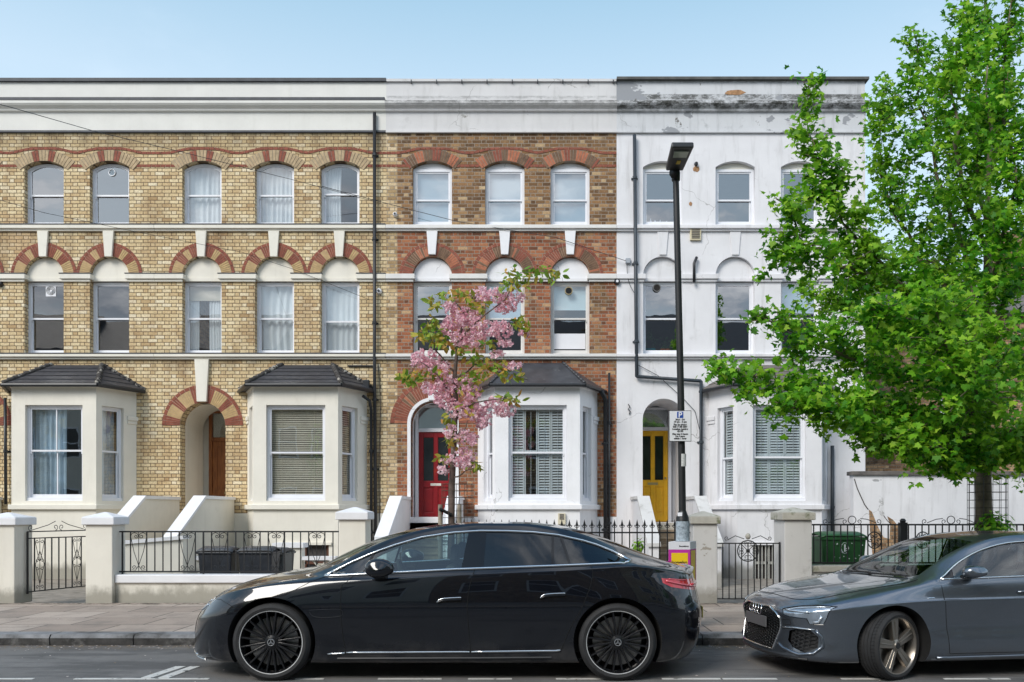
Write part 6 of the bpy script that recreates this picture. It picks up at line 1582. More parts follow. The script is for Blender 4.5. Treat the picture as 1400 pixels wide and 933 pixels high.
wt = pchip([0, .5, 1.15, 1.5, 1.9, 2.4, 3.2, 4.12], [.60, .66, .72, .655, .60, .585, .57, .55])
fl = pchip([0, .45, .90, 1.35, 2., 2.9, 3.42, 4.12], [.84, .868, .895, .875, .87, .875, .895, .86])
rows = [(.14, 4.0, const(0), const(.15)), (.12, 4.02, const(.70), const(.148)), (.06, 4.06, const(.80), pchip([0, .5, 4.], [.165, .155, .155])),
        (.02, 4.10, const(.85), pchip([0, .5, 1.2, 3, 4.1], [.205, .22, .215, .215, .24])), (.03, 4.13, lambda x: fl(x) - .012, pchip([0, .5, 1.2, 4.1], [.33, .36, .36, .38])), (.045, 4.14, lambda x: fl(x) - .024 * np.clip((x - .9) / .6, 0, 1) - .004, pchip([0, .5, 1.2, 4.1], [.44, .50, .50, .52])),
        (.03, 4.12, fl, pchip([0, .5, 1.2, 4.1], [.545, .645, .705, .735])), (.03, 4.10, lambda x: fl(x) - .016, pchip([0, .3, .8, 1.5, 4.1], [.572, .655, .722, .752, .78])), (.04, 4.08, lambda x: wb(x), zb),
        (.06, 4.08, wt, zt), (.075, 4.07, wmul(wt, .86), mixz(zt, zc, .42)), (.085, 4.06, wmul(wt, .55), mixz(zt, zc, .82)), (.09, 4.06, wmul(wt, .25), mixz(zt, zc, .97)), (.09, 4.06, const(0), zc)]
Ga = car_grid(rows, 170, 4, .62, 2.7, .4, 2.8); Ga[:, :, 0] -= .11 * np.clip(1 - Ga[:, :, 0] / .9, 0, 1.2) ** 1.3
bm = car_mesh(Ga)
bm = boolean_wells(bm, [(x, WZa + .02, .362, a, b) for x in (XFa, XRa) for a, b in ((-1.3, -.50), (.50, 1.3))])
lay = bm.faces.layers.int.new('reg'); bm.normal_update()
for f in bm.faces: f[lay] = 99 if f.material_index == 1 else 0
sf = Surf(bm)
dlo_b = [(1.40, .918), (2.2, .94), (3.0, .958), (3.45, .972)]
dlo_t = [(3.62, 1.00), (3.55, 1.10), (3.3, 1.19), (2.9, 1.245), (2.5, 1.262), (2.2, 1.245), (1.95, 1.19), (1.75, 1.115), (1.58, 1.03)]
DLO = dlo_b + dlo_t
qa = (1.50, .88, 1.62, 1.2); qb = (2.42, .9, 2.40, 1.3); qc = (3.2, .9, 3.18, 1.3); g = .012
for sg in (-1, 1):
    c_ = side(sg); o_ = 0 if sg < 0 else 20
    cut_region(bm, lay, 10 + o_, DLO, (0, 2), c_)
    for rid, pl in ((11, between(None, qa)), (12, between(qa, qb)), (13, between(qb, qc)), (14, between(qc, None))): cut_region(bm, lay, rid + o_, pl, (0, 2), c_, keep=(10 + o_,))
    fd = [(1.385, .908), (1.39, .80), (1.42, .55), (1.455, .24), (2.40, .235), (2.44, .5), (2.44, .946), (2.2, .94), (1.40, .918)]
    rdp = [(2.40, .235), (3.0, .235), (3.1, .45), (3.28, .62), (3.40, .75), (3.42, .971), (3.0, .958), (2.44, .946), (2.44, .5)]
    cut_region(bm, lay, 4 if sg < 0 else 24, fd, (0, 2), c_); cut_region(bm, lay, 5 if sg < 0 else 25, rdp, (0, 2), c_)
    # headlamp, seen from the front and wrapping round the corner: outline in (y,z)
    hl = [(sg * .46, .608), (sg * .50, .560), (sg * .56, .545), (sg * .70, .538), (sg * .712, .488), (sg * .785, .492), (sg * .806, .56), (sg * .822, .660), (sg * .74, .664), (sg * .6, .648)]
    hl2 = [(.05, .605), (.07, .56), (.13, .548), (.19, .54), (.21, .495), (.30, .495), (.40, .56), (.52, .665), (.40, .662), (.22, .640)]
    hl = [(y_, z_ + .022) for y_, z_ in hl]
    cut_region(bm, lay, 7 if sg < 0 else 27, hl, (1, 2), lambda f: f.normal.x < -.12 and f.calc_center_median().x < .60)
    inn = [(sg * .545, .43), (sg * .60, .455), (sg * .715, .455), (sg * .76, .40), (sg * .765, .30), (sg * .70, .245), (sg * .60, .285), (sg * .545, .34)]
    cut_region(bm, lay, 51 if sg < 0 else 52, inn, (1, 2), lambda f: f.normal.x < -.1 and f.calc_center_median().x < .60)
    tl = [(3.85, .84), (4.2, .86), (4.2, .74), (3.8, .76)]
    cut_region(bm, lay, 6 if sg < 0 else 26, tl, (0, 2), lambda f: f.calc_center_median().y * sg > .3 and f.calc_center_median().x > 3.5)
gr = [(-.27, .628), (.27, .628), (.40, .585), (.455, .535), (.435, .42), (.37, .235), (-.37, .235), (-.435, .42), (-.455, .535), (-.40, .585)]
cut_region(bm, lay, 50, gr, (1, 2), lambda f: f.normal.x < -.1 and f.calc_center_median().x < .5)
ws = [(1.06, 0), (1.09, .3), (1.17, .55), (1.27, .66), (1.55, .585), (1.80, .54), (1.93, .50), (1.89, .3), (1.87, 0)]; ws = ws + [(x, -y) for x, y in ws[-2:0:-1]]
cut_region(bm, lay, 8, ws, (0, 1), lambda f: f.normal.z > .2 and f.calc_center_median().z > .85)
rw = [(3.78, 0), (3.78, .42), (4.0, .48), (4.0, 0)]; rw = rw + [(x, -y) for x, y in rw[-2:0:-1]]
cut_region(bm, lay, 9, rw, (0, 1), lambda f: f.normal.z > .1 and f.calc_center_median().z > .95)
P_ = M['cgrey']; spec = {0: ('body', P_, 0), 99: ('wheel_arch_liner', M['well'], 0), 8: ('windscreen', M['wsglass'], -.002), 9: ('rear_window', M['tint'], -.002), 4: ('front_door', P_, 0), 5: ('rear_door', P_, 0), 24: ('front_door', P_, 0), 25: ('rear_door', P_, 0),
    6: ('tail_lamp', M['tail'], .001), 26: ('tail_lamp', M['tail'], .001), 7: ('headlamp', M['lampg'], -.004), 27: ('headlamp', M['lampg'], -.004), 50: ('grille', M['plas'], -.028), 51: ('air_intake', M['plas'], -.035), 52: ('air_intake', M['plas'], -.035)}
for o_ in (0, 20): spec.update({10 + o_: ('window_pillar', M['gloss'], 0), 11 + o_: ('quarter_glass', M['gloss'], -.002), 12 + o_: ('front_window', M['cglass'], -.003), 13 + o_: ('rear_window_side', M['tint'], -.003), 14 + o_: ('quarter_glass', M['tint'], -.003)})
R_ = split_regions(bm, lay, spec, A0)
fr = lambda y, z, off=.003: sf.front(y, z, off, -1)
# grille: bright frame, honeycomb, rings, plate
mb = MB(); strip(mb, [fr(p[0], p[1], .004) for p in dens(gr, .03, True)], .0095, 6, closed=True); mb.build('grille_frame', M['chrome'], R_[50], smooth=True)
mb = MB(); a = .030; j = 0; z = .255
while z < .62:
    i = -9
    while i <= 9:
        y = i * a * 1.5
        zz = z + (a * .433 * 1.0 if i % 2 else 0)
        if inpoly((y, zz), [(p[0] * .93, .432 + (p[1] - .432) * .93) for p in gr]):
            pts = []
            for k in range(6):
                an = k * math.pi / 3; h = fr(y + a * .92 * math.cos(an), zz + a * .46 * math.sin(an), -.010)
                if h is not None: pts.append(h)
            if len(pts) == 6: strip(mb, pts, .0038, 4, closed=True)
            h = fr(y, zz - a * .40, -.004)
            if h is not None: mb.tube([h + Vector((0, -.008, 0)), h + Vector((0, .008, 0))], .003, 4)
        i += 1
    z += a * .866
mb.build('grille_mesh', M['lampg'] if False else mat('satin_grille_mesh', (.055, .057, .06), .25, .7, var=0), R_[50], smooth=True)
for k in range(4):
    mb = MB(); pts = []
    for q in range(24):
        an = q * math.pi / 12; h = fr(-.099 + k * .066 + .046 * math.cos(an), .583 + .042 * math.sin(an), .012); pts.append(h)
    strip(mb, pts, .0062, 6, closed=True); mb.build('ring_emblem', M['chrome'], A0, smooth=True)
mb = MB(); c = fr(0, .47, .012); mb.box(c.x - .012, c.x + .004, -.255, .255, .425, .53); mb.build('number_plate', mat('blank_grey_plate', (.10, .10, .105), .5, var=.05), A0, bevel=.004)
for sg in (-1, 1):
    mb = MB()
    for jz in range(5):
        for jy in range(5):
            y = sg * (.585 + jy * .037); z = .285 + jz * .036 + (jy % 2) * .018; pts = []
            if z > .44 or (y * sg > .72 and z < .30): continue
            for k in range(6):
                an = k * math.pi / 3; h = fr(y + .021 * math.cos(an), z + .017 * math.sin(an), -.016)
                if h is not None: pts.append(h)
            if len(pts) == 6: strip(mb, pts, .0035, 4, closed=True)
    mb.build('intake_mesh', M['plas'], R_[51 if sg < 0 else 52], smooth=True)
    # bright blade round the intake and bumper creases
    mb = MB(); strip(mb, [fr(sg * y, z, .006) for y, z in dens([(.47, .455), (.60, .468), (.74, .462)], .03)], .006, 5); mb.build('intake_top_blade', M['silver'], A0, smooth=True)
    mb = MB(); strip(mb, [fr(sg * y, z, .004) for y, z in dens([(.745, .455), (.775, .40), (.785, .31), (.75, .245), (.66, .225), (.50, .265), (.44, .30)], .03)], .016, 6); mb.build('intake_blade', P_, A0, smooth=True)
    mb = MB(); strip(mb, [fr(sg * y, z, .0005) for y, z in dens([(.47, .53), (.56, .535), (.565, .49), (.475, .485)], .02, True)], .002, 4, closed=True); mb.build('washer_cover_line', M['gap'], A0)
    mb = MB(); pl = [(sg * .49, .622), (sg * .61, .652), (sg * .75, .672), (sg * .80, .676)]; strip(mb, [fr(y, z, .002) for y, z in dens(pl, .02)], .005, 5)
    strip(mb, [fr(sg * y, z, .002) for y, z in dens([(.735, .528), (.765, .535), (.785, .59)], .02)], .015, 5); strip(mb, [fr(sg * y, z, .002) for y, z in dens([(.52, .622), (.62, .622), (.72, .622)], .02)], .010, 5)
    mb.build('lamp_reflector', M['lampw'], R_[7 if sg < 0 else 27], smooth=True)
    mb = MB(); strip(mb, [fr(y, z, .0008) for y, z in dens(hl if sg > 0 else [(-a_, b_) for a_, b_ in hl], .02, True)], .004, 4, closed=True); mb.build('lamp_seal', M['gloss'], A0)
    fn = lambda p, off=.003: sf.side(p[0], p[1], off, sg)
    mb = MB(); strip(mb, [fn(p, .004) for p in dens(dlo_b, .06)], .009, 6); strip(mb, [fn(p, .004) for p in dens(smooth_poly([(3.45, .965)] + dlo_t + [(1.40, .918)], 3), .05)], .010, 6); mb.build('chrome_window_trim', M['chrome'], A0, smooth=True)
    mb = MB()
    for pl in (fd[:4], [(2.40, .235), (2.44, .5), (2.44, .92)], rdp[1:6], [(1.455, .235), (3.0, .235)]): strip(mb, [fn(p, .0004) for p in dens(pl, .04)], .0032, 4)
    mb.build('shut_lines', M['gap'], A0)
    mb = MB(); strip(mb, [fn(p, .004) for p in dens([(1.33, .195), (2.2, .20), (3.0, .205)], .1)], .016, 6); mb.build('sill_blade', M['silver'] if False else P_, A0, smooth=True)
    mb = MB(); strip(mb, [fn(p, .001) for p in dens([(1.235, .752), (1.30, .753)], .02)], .006, 4); mb.build('wing_badge', M['silver'], A0)
    for hx in (2.22, 3.22):
        mb = MB(); strip(mb, [fn(p, .018) for p in [(hx - .09, .80), (hx, .805), (hx + .09, .808)]], .010, 6); mb.build('door_handle', P_, R_[(4 if hx < 3 else 5) + (0 if sg < 0 else 20)], smooth=True)
    mirror_cap(A0, Vector((1.655, sg * .93, .995)), sg, P_, .235, .125, .17, sg)
# bonnet shut line and wipers
mb = MB(); strip(mb, [sf.top(x, y, .0005) for x, y in dens(smooth_poly([(1.22, -.72), (.8, -.70), (.35, -.64), (.16, -.48), (.105, -.25), (.10, 0), (.105, .25), (.16, .48), (.35, .64), (.8, .70), (1.22, .72)], 6), .05)], .0035, 4); mb.build('bonnet_line', M['gap'], A0)
mb = MB()
for (xa, ya_, xb, yb_) in ((1.10, -.05, 1.20, -.58), (1.08, .45, 1.14, -.02)): strip(mb, [sf.top(xa + (xb - xa) * t, ya_ + (yb_ - ya_) * t, .012) for t in np.linspace(0, 1, 8)], .008, 5)
mb.build('wiper', M['plas'], A0)
mb = MB(); strip(mb, [sf.side(x, z, .002, -1) for x, z in ((.30, .17), (.6, .155))], .01, 5); strip(mb, [fr(y, .185, .004) for y in np.linspace(-.70, .70, 24)], .012, 6); mb.build('front_splitter', M['plas'], A0)
mb = MB(); c = sf.top(3.85, 0, 0); mb.hull([(3.66, -.52, 1.235), (3.66, .52, 1.235), (4.02, .46, 1.17), (4.02, -.46, 1.17)], [(3.66, -.52, 1.262), (3.66, .52, 1.262), (4.02, .46, 1.20), (4.02, -.46, 1.20)]); mb.build('roof_spoiler', P_, A0, bevel=.01)
for x in (XFa, XRa):
    for sg in (-1, 1): wheel(A0, (x, sg * (.885 - .115), WZa + .006), WRa, .258, .225, 'five', sg, steer=(rad(22) if x == XFa else 0), m='rimg', spin=rad(98))
interior(A0, 1.2, 3.6, [(2.15, False, 1.12), (3.05, True, 1.08)], dash=(1.25, 1.62, .88), hw=.55, zs=.56, rhd=True)
bm.free()
yaw = rad(7.5)
# place so that the near front wheel stands at its place by the kerbside bay
R2 = Matrix.Rotation(yaw, 4, 'Z'); wc = R2 @ Vector((XFa, -.885, 0)); A0.rotation_euler.z = yaw; A0.location = Vector((3.27, 7.70, 0)) - wc
# ---------------------------------------------------------------- trees
def leafmat(name, stops, trans=.35, rough=.5):
    m, nt, b = newmat(name); out = [n for n in nt.n if n.type == 'OUTPUT_MATERIAL'][0]
    geo = nt.new('ShaderNodeNewGeometry'); c = nt.ramp(geo.outputs['Random Per Island'], stops)
    c = nt.mix(nt.step(nt.noise(nt.pos(), .8, 3), .45, .7, 0, .35), c, stops[-1][1]); c = nt.mix(nt.step(nt.noise(nt.pos(), 1.9, 4), .48, .66, 0, .4), c, stops[0][1])
    nt.l.new(c, b.inputs['Base Color']); b.inputs['Roughness'].default_value = rough; b.inputs['Specular IOR Level'].default_value = .35
    tr = nt.new('ShaderNodeBsdfTranslucent'); nt.l.new(c, tr.inputs[0]); mx = nt.new('ShaderNodeMixShader'); mx.inputs[0].default_value = trans
    nt.l.new(b.outputs[0], mx.inputs[1]); nt.l.new(tr.outputs[0], mx.inputs[2]); nt.l.new(mx.outputs[0], out.inputs[0]); return m
M['maple'] = leafmat('maple_leaf', [(0, (.022, .14, .008)), (.3, (.09, .33, .012)), (.7, (.22, .52, .02)), (1, (.46, .70, .06))], .5)
M['bronze'] = leafmat('cherry_leaf', [(0, (.11, .25, .03)), (.35, (.25, .40, .04)), (.7, (.46, .44, .06)), (1, (.62, .30, .08))], .35)
M['bloom'] = leafmat('cherry_petal', [(0, (.85, .45, .56)), (.4, (.95, .64, .71)), (.8, (.97, .78, .82)), (1, (.97, .88, .90))], .45, .7)
M['bark'] = mat('maple_bark', (.17, .135, .095), .95, var=.4, scale=9, bmp=.9, bscale=35, col2=(.10, .12, .06), c2scale=4)
M['cbark'] = mat('cherry_bark', (.12, .085, .07), .7, var=.35, scale=10, bmp=.6, bscale=50, col2=(.28, .25, .22), c2lo=.6, c2hi=.7, c2scale=12)
MAPLE = [(0, 0), (.10, .12), (.34, .02), (.50, .16), (.40, .28), (.52, .58), (.24, .50), (.16, .66), (0, 1.0), (-.16, .66), (-.24, .50), (-.52, .58), (-.40, .28), (-.50, .16), (-.34, .02), (-.10, .12)]
OVAL = [(0, 0), (.16, .18), (.24, .45), (.17, .75), (0, 1.05), (-.17, .75), (-.24, .45), (-.16, .18)]
PETAL = [(0, 0), (.30, .35), (.34, .7), (.12, .95), (-.12, .95), (-.34, .7), (-.30, .35)]
def leaves(name, pts, nrm, size, shape, m, parent, rng, fold=.25):
    pts = np.array(pts); n = len(pts); sh = np.array(shape); k = len(sh)
    N = np.array(nrm); N /= np.linalg.norm(N, axis=1)[:, None] + 1e-9
    r = rng.normal(size=(n, 3)); r -= (r * N).sum(1)[:, None] * N; r[:, 2] -= .5; r -= (r * N).sum(1)[:, None] * N; U = r / (np.linalg.norm(r, axis=1)[:, None] + 1e-9); W = np.cross(N, U)
    sz = size * rng.uniform(.65, 1.25, n)
    P = pts[:, None, :] + (W[:, None, :] * sh[None, :, 0, None] + U[:, None, :] * sh[None, :, 1, None] - N[:, None, :] * (fold * np.abs(sh[None, :, 0, None]) + .18 * sh[None, :, 1, None] ** 2)) * sz[:, None, None]
    V = P.reshape(-1, 3)
    off = ORI.get(parent.name, Vector()); V = V - np.array(off)
    me = bpy.data.meshes.new(name); me.vertices.add(len(V)); me.vertices.foreach_set('co', V.ravel()); me.loops.add(n * k); me.loops.foreach_set('vertex_index', np.arange(n * k)); me.polygons.add(n)
    me.polygons.foreach_set('loop_start', np.arange(n) * k); me.update(calc_edges=True); me.materials.append(m); me.validate()
    o = bpy.data.objects.new(name, me); COL.objects.link(o); o.parent = parent; ORI[o.name] = off; return o
def wiggle(pts, rng, amp, n=4):
    out = []
    for i in range(len(pts) - 1):
        a, b = np.array(pts[i]), np.array(pts[i + 1])
        for q in range(n): out.append(a + (b - a) * q / n + (rng.normal(size=3) * amp if (i or q) else 0))
    out.append(np.array(pts[-1])); return out
# maple --------------------------------------------------------
rng = np.random.default_rng(11)
DM = 10.75
tm = thing('maple_tree', (PX(1345, DM), DM, .12), 'large bright green maple tree on the pavement behind the grey car', 'tree')
def L3(px, py, dy=0.): d = DM + dy; return (PX(px, d), d, PZ(py, d))
trunk = [L3(1346, 742), L3(1345, 700), L3(1344, 650), L3(1344, 590), L3(1342, 520), L3(1345, 450), L3(1350, 380), L3(1353, 300), L3(1350, 240), L3(1356, 180), L3(1348, 130), L3(1350, 90)]
mb = MB(); mb.tube(trunk, [.125, .10, .098, .095, .088, .07, .055, .042, .032, .022, .014, .008], 14)
limbs = [ # (points, foliage radius, sub twig length)
 ([L3(1342, 520), L3(1290, 468, -.3), L3(1240, 395, -.6), L3(1180, 335, -.8), L3(1130, 275, -.9), L3(1108, 200, -.9), L3(1100, 112, -.9)], .28, .055),
 ([L3(1240, 395, -.6), L3(1160, 372, -.9), L3(1095, 330, -1.1), L3(1066, 275, -1.1)], .30, .04),
 ([L3(1130, 275, -.9), L3(1148, 250, -.9), L3(1150, 222, -.9)], .12, .03),
 ([L3(1345, 470), L3(1295, 400, .5), L3(1250, 335, .8), L3(1212, 265, .9), L3(1198, 175, .9), L3(1208, 120, .9)], .30, .05),
 ([L3(1345, 450), L3(1310, 330, .2), L3(1275, 210, .3), L3(1258, 120, .3), L3(1248, 40, .3)], .31, .05),
 ([L3(1350, 380), L3(1312, 230, -.5), L3(1302, 110, -.6), L3(1318, 10, -.6)], .30, .05),
 ([L3(1344, 560), L3(1270, 530, -.4), L3(1180, 495, -.7), L3(1100, 462, -.9), L3(1035, 432, -1.)], .36, .05),
 ([L3(1344, 590), L3(1260, 570, -.8), L3(1150, 548, -1.2), L3(1050, 520, -1.4), L3(978, 503, -1.5)], .25, .045),
 ([L3(1344, 610), L3(1250, 605, -1.1), L3(1150, 572, -1.6), L3(1060, 550, -1.8)], .25, .045),
 ([L3(1344, 600), L3(1260, 600, .6), L3(1190, 575, 1.), L3(1120, 545, 1.2)], .26, .05),
 ([L3(1344, 540), L3(1250, 470, 1.), L3(1170, 420, 1.4), L3(1100, 400, 1.5)], .38, .05),
 ([L3(1345, 450), L3(1400, 380, .2), L3(1440, 250, .2), L3(1420, 100, .1)], .34, .05),
 ([L3(1342, 520), L3(1420, 480, -.6), L3(1500, 440, -.9), L3(1560, 350, -1.)], .40, .05),
 ([L3(1344, 600), L3(1400, 590, -1.), L3(1470, 560, -1.6), L3(1540, 540, -1.8)], .36, .05),
 ([L3(1344, 600), L3(1400, 600, .9), L3(1470, 590, 1.4), L3(1560, 540, 1.8)], .36, .05),
 ([L3(1344, 560), L3(1320, 530, -1.2), L3(1290, 470, -1.9), L3(1275, 400, -2.1)], .36, .05),
 ([L3(1344, 580), L3(1330, 560, -1.4), L3(1330, 520, -2.1), L3(1380, 450, -2.3)], .36, .05),
 ([L3(1344, 560), L3(1330, 500, 1.3), L3(1310, 420, 2.), L3(1300, 330, 2.1)], .36, .05),
 ([L3(1345, 450), L3(1370, 350, -.9), L3(1385, 230, -1.1), L3(1372, 90, -1.)], .30, .05),
 ([L3(1345, 470), L3(1290, 430, -1.), L3(1235, 440, -1.6), L3(1190, 420, -1.8)], .34, .05),
 ([L3(1344, 600), L3(1290, 610, -1.), L3(1235, 608, -1.5), L3(1190, 600, -1.7)], .22, .04),
 ([L3(1344, 615), L3(1330, 628, -.7), L3(1300, 625, -1.), L3(1270, 622, -1.2)], .18, .03),
 ([L3(1344, 615), L3(1380, 625, -.6), L3(1420, 632, -1.)], .18, .03),
 ([L3(1352, 250), L3(1372, 120, .3), L3(1385, -20, .3)], .26, .05),
 ([L3(1350, 300), L3(1330, 180, .6), L3(1335, 60, .7), L3(1352, -40, .7)], .26, .05)]
LP, LN = [], []
for pts, fr_, tw in limbs:
    w = wiggle(pts, rng, .035, 4); n = len(w)
    mb.tube([tuple(p) for p in w], [max(.005, .036 * (1 - i / n) ** 1.1) for i in range(n)], 7)
    tot = sum(np.linalg.norm(w[i + 1] - w[i]) for i in range(n - 1)); cnt = int(tot / .046)
    for q in range(cnt):
        t = (q + rng.random()) / cnt
        if t < .10: continue
        i = min(int(t * (n - 1)), n - 2); u = t * (n - 1) - i; b0 = w[i] + (w[i + 1] - w[i]) * u; axis = w[i + 1] - w[i]; axis = axis / np.linalg.norm(axis)
        d = rng.normal(size=3); d[2] = d[2] * .7 + .22; d += axis * .6; d /= np.linalg.norm(d)
        taper = (1.15 - .75 * t ** 3)
        L = fr_ * rng.uniform(.6, 1.55) * taper * (1.2 if .2 < t < .75 else 1.)
        tip = b0 + d * L; tip[2] -= L * .12
        midp = (b0 + tip) / 2 + rng.normal(size=3) * .02
        if rng.random() < .6: mb.tube([tuple(b0), tuple(midp), tuple(tip)], [.007, .005, .003], 4)
        k = int(rng.uniform(15, 24) * (L / .3) * (1.45 if fr_ < .31 else 1.))
        for _ in range(k):
            s = rng.uniform(.25, 1.1); p = b0 + (tip - b0) * s + rng.normal(size=3) * .06; 
            LP.append(p); v = rng.normal(size=3) * .55; v[2] += .75; v[1] -= .35; LN.append(v)
print('maple leaves', len(LP))
mb.build('trunk', M['bark'], tm, smooth=True)
leaves('crown', LP, LN, .080, MAPLE, M['maple'], tm, rng)
t = thing('tree_guard', (PX(1350, DM), DM, .12), 'wire mesh guard standing around the maple trunk', 'tree guard')
mb = MB(); cx, cy, r = PX(1350, DM), DM, .23
for k in range(14):
    a = 2 * math.pi * k / 14; mb.tube([(cx + r * math.cos(a), cy + r * math.sin(a), .12), (cx + r * math.cos(a), cy + r * math.sin(a), 2.0)], .004, 4)
for z in np.linspace(.3, 2.0, 18): mb.tube([(cx + r * math.cos(2 * math.pi * k / 14), cy + r * math.sin(2 * math.pi * k / 14), z) for k in range(14)], .003, 4, closed=True)
mb.build('mesh', M['black'], t)
def bush(name, label, c, rx, rz_, n, size, m, shape, cat='plant'):
    t = thing(name, (c[0], c[1], .1), label, cat)
    P, N = [], []
    for _ in range(n):
        v = rng.normal(size=3); v /= np.linalg.norm(v); rr = rng.random() ** .4; P.append(np.array(c) + v * rr * np.array([rx, rx, rz_])); w = v.copy(); w[2] += .6; N.append(w)
    mb = MB()
    for _ in range(14): e = P[rng.integers(len(P))]; mb.tube([(c[0], c[1], .1), tuple((np.array(c) + e) / 2 + rng.normal(size=3) * .03), tuple(e)], .005, 4)
    mb.build('stem', M['bark'], t); leaves('foliage', P, N, size, shape, m, t, rng); return t
bush('sucker_shoots', 'leafy green shoots around the foot of the maple trunk', (PX(1358, 10.5), 10.5, 1.36), .25, .22, 380, .07, M['maple'], OVAL)
bush('garden_plant', 'small green plant behind the spear-topped railing', (PX(873, 14.), 14., .98), .12, .2, 90, .07, M['maple'], OVAL)
# cherry -------------------------------------------------------
rng = np.random.default_rng(5); DC = 10.5
tc = thing('cherry_tree', (PX(621, DC), DC, .12), 'young cherry tree with pink blossom and bronze leaves outside the red brick house', 'tree')
def C3(px, py, dy=0.): d = DC + dy; return (PX(px, d), d, PZ(py, d))
mb = MB(); tr = [C3(616, 790), C3(617, 730), C3(618, 660), C3(621, 600), C3(623, 550), C3(622, 510), C3(626, 470), C3(636, 430), C3(655, 405)]
mb.tube(tr, [.05, .043, .040, .036, .034, .026, .02, .014, .008], 10)
BR = [[C3(623, 550), C3(600, 515, -.1), C3(575, 492, -.2), C3(556, 515, -.2)], [C3(622, 510), C3(598, 480, .1), C3(585, 455, .15), C3(580, 440, .15)], [C3(622, 520), C3(650, 500, .1), C3(690, 510, .15), C3(722, 520, .15)], [C3(626, 470), C3(650, 440, -.1), C3(690, 410, -.15), C3(712, 372, -.15), C3(765, 372, -.15)], [C3(636, 430), C3(620, 412, .1), C3(600, 405, .15)],
      [C3(624, 560), C3(650, 550, -.15), C3(690, 545, -.2), C3(705, 548, -.2)], [C3(626, 470), C3(660, 455, .15), C3(700, 440, .2), C3(718, 442, .2)], [C3(621, 600), C3(634, 590, -.1), C3(640, 575, -.1)], [C3(618, 660), C3(632, 648, -.05), C3(648, 636, -.08)], [C3(619, 640), C3(606, 640, -.1), C3(602, 628, -.1)], [C3(623, 560), C3(606, 560, .1), C3(600, 556, .1)]]
for b in BR: w = wiggle(b, rng, .012, 3); mb.tube([tuple(p) for p in w], [max(.004, .014 * (1 - i / len(w))) for i in range(len(w))], 6)
mb.build('trunk', M['cbark'], tc, smooth=True)
LC = [(742, 372, 24, 10), (760, 376, 12, 8), (706, 380, 20, 16), (690, 398, 12, 10), (616, 404, 16, 9), (598, 412, 12, 10), (590, 455, 20, 14), (605, 468, 14, 10), (655, 420, 16, 9), (640, 405, 10, 10), (566, 515, 16, 10), (552, 520, 8, 7), (600, 512, 16, 10), (675, 498, 22, 12), (700, 512, 20, 8), (650, 488, 14, 8), (690, 545, 12, 7), (705, 546, 10, 6), (712, 442, 14, 9), (718, 446, 8, 6), (612, 574, 8, 10), (620, 602, 12, 10), (607, 628, 10, 5), (648, 638, 10, 8), (640, 530, 14, 8), (668, 470, 12, 8), (575, 460, 8, 8), (628, 476, 12, 7), (590, 440, 8, 8), (650, 515, 20, 10), (635, 560, 12, 8)]
BC = [(690, 418, 12, 9), (676, 404, 10, 7), (700, 408, 14, 7), (655, 402, 10, 8), (640, 432, 14, 10), (622, 440, 12, 10), (660, 450, 14, 9), (684, 452, 14, 10), (650, 465, 12, 8), (628, 462, 10, 8), (612, 448, 8, 8), (690, 470, 8, 5), (582, 490, 16, 10), (598, 502, 14, 8), (570, 494, 8, 7), (610, 520, 12, 10), (600, 535, 12, 8), (632, 528, 16, 9), (645, 536, 12, 8), (608, 548, 10, 8), (586, 530, 8, 6), (640, 558, 14, 9), (655, 566, 14, 8), (625, 560, 12, 9), (678, 552, 12, 7), (690, 562, 12, 6), (660, 580, 8, 5), (618, 590, 8, 8), (634, 598, 10, 8), (645, 600, 6, 6), (614, 628, 8, 5), (636, 622, 12, 8), (628, 632, 8, 6), (640, 634, 8, 6), (606, 643, 6, 4), (616, 420, 8, 6), (716, 456, 5, 4), (700, 500, 10, 4), (680, 484, 8, 4)]
P, N = [], []
for px, py, rx, ry in LC:
    k = int(rx * ry * .17) + 10
    for _ in range(k):
        a = rng.random() * 6.28; q = rng.random() ** .5; c = np.array(C3(px + rx * q * math.cos(a), py + ry * q * math.sin(a), rng.normal() * .13)); P.append(c); v = rng.normal(size=3); v[1] -= .6; v[2] += .3; N.append(v)
leaves('foliage', P, N, .095, OVAL, M['bronze'], tc, rng, .35)
P, N = [], []
for px, py, rx, ry in BC:
    rx *= 1.25; ry *= 1.25; k = int(rx * ry * .27) + 10
    for _ in range(k):
        a = rng.random() * 6.28; q = rng.random() ** .5; c = np.array(C3(px + rx * q * math.cos(a), py + ry * q * math.sin(a), rng.normal() * .11))
        for _p in range(11):
            v = rng.normal(size=3); v /= np.linalg.norm(v); P.append(c + v * .012); N.append(v + rng.normal(size=3) * .3)
leaves('blossom', P, N, .032, PETAL, M['bloom'], tc, rng, .3)
print('petals', len(P))
wood = mat('grey_stake_wood', (.26, .22, .17), .9, var=.35, scale=12, bmp=.5)
for px, py, lb in ((602, 690, 'grey wooden stake left of the cherry trunk'), (628, 690, 'grey wooden stake right of the cherry trunk')):
    t = thing('tree_stake', (PX(px, 10.4), 10.4, .12), lb, 'stake', 'stakes holding the cherry tree'); c = PX(px, 10.4); mb = MB(); mb.lathe([(.028, 0), (.028, PZ(690, 10.4) - .13), (.024, PZ(690, 10.4) - .12), (0, PZ(690, 10.4) - .12)], (c, 10.4, .12), 'z', 12); mb.build('post', wood, t, smooth=True, auto=40)
t = thing('tree_tie', C3(610, 700), 'black rubber tie strapping the cherry trunk to its stake', 'tie'); mb = MB(); mb.tube([P3(601, 696, 10.36), P3(609, 700, 10.40), P3(617, 704, 10.44)], .022, 6); mb.build('strap', M['plas'], t)
t = thing('tree_guard', (PX(622, DC), DC, .12), 'rusty wire mesh guard around the young cherry trunk', 'tree guard')
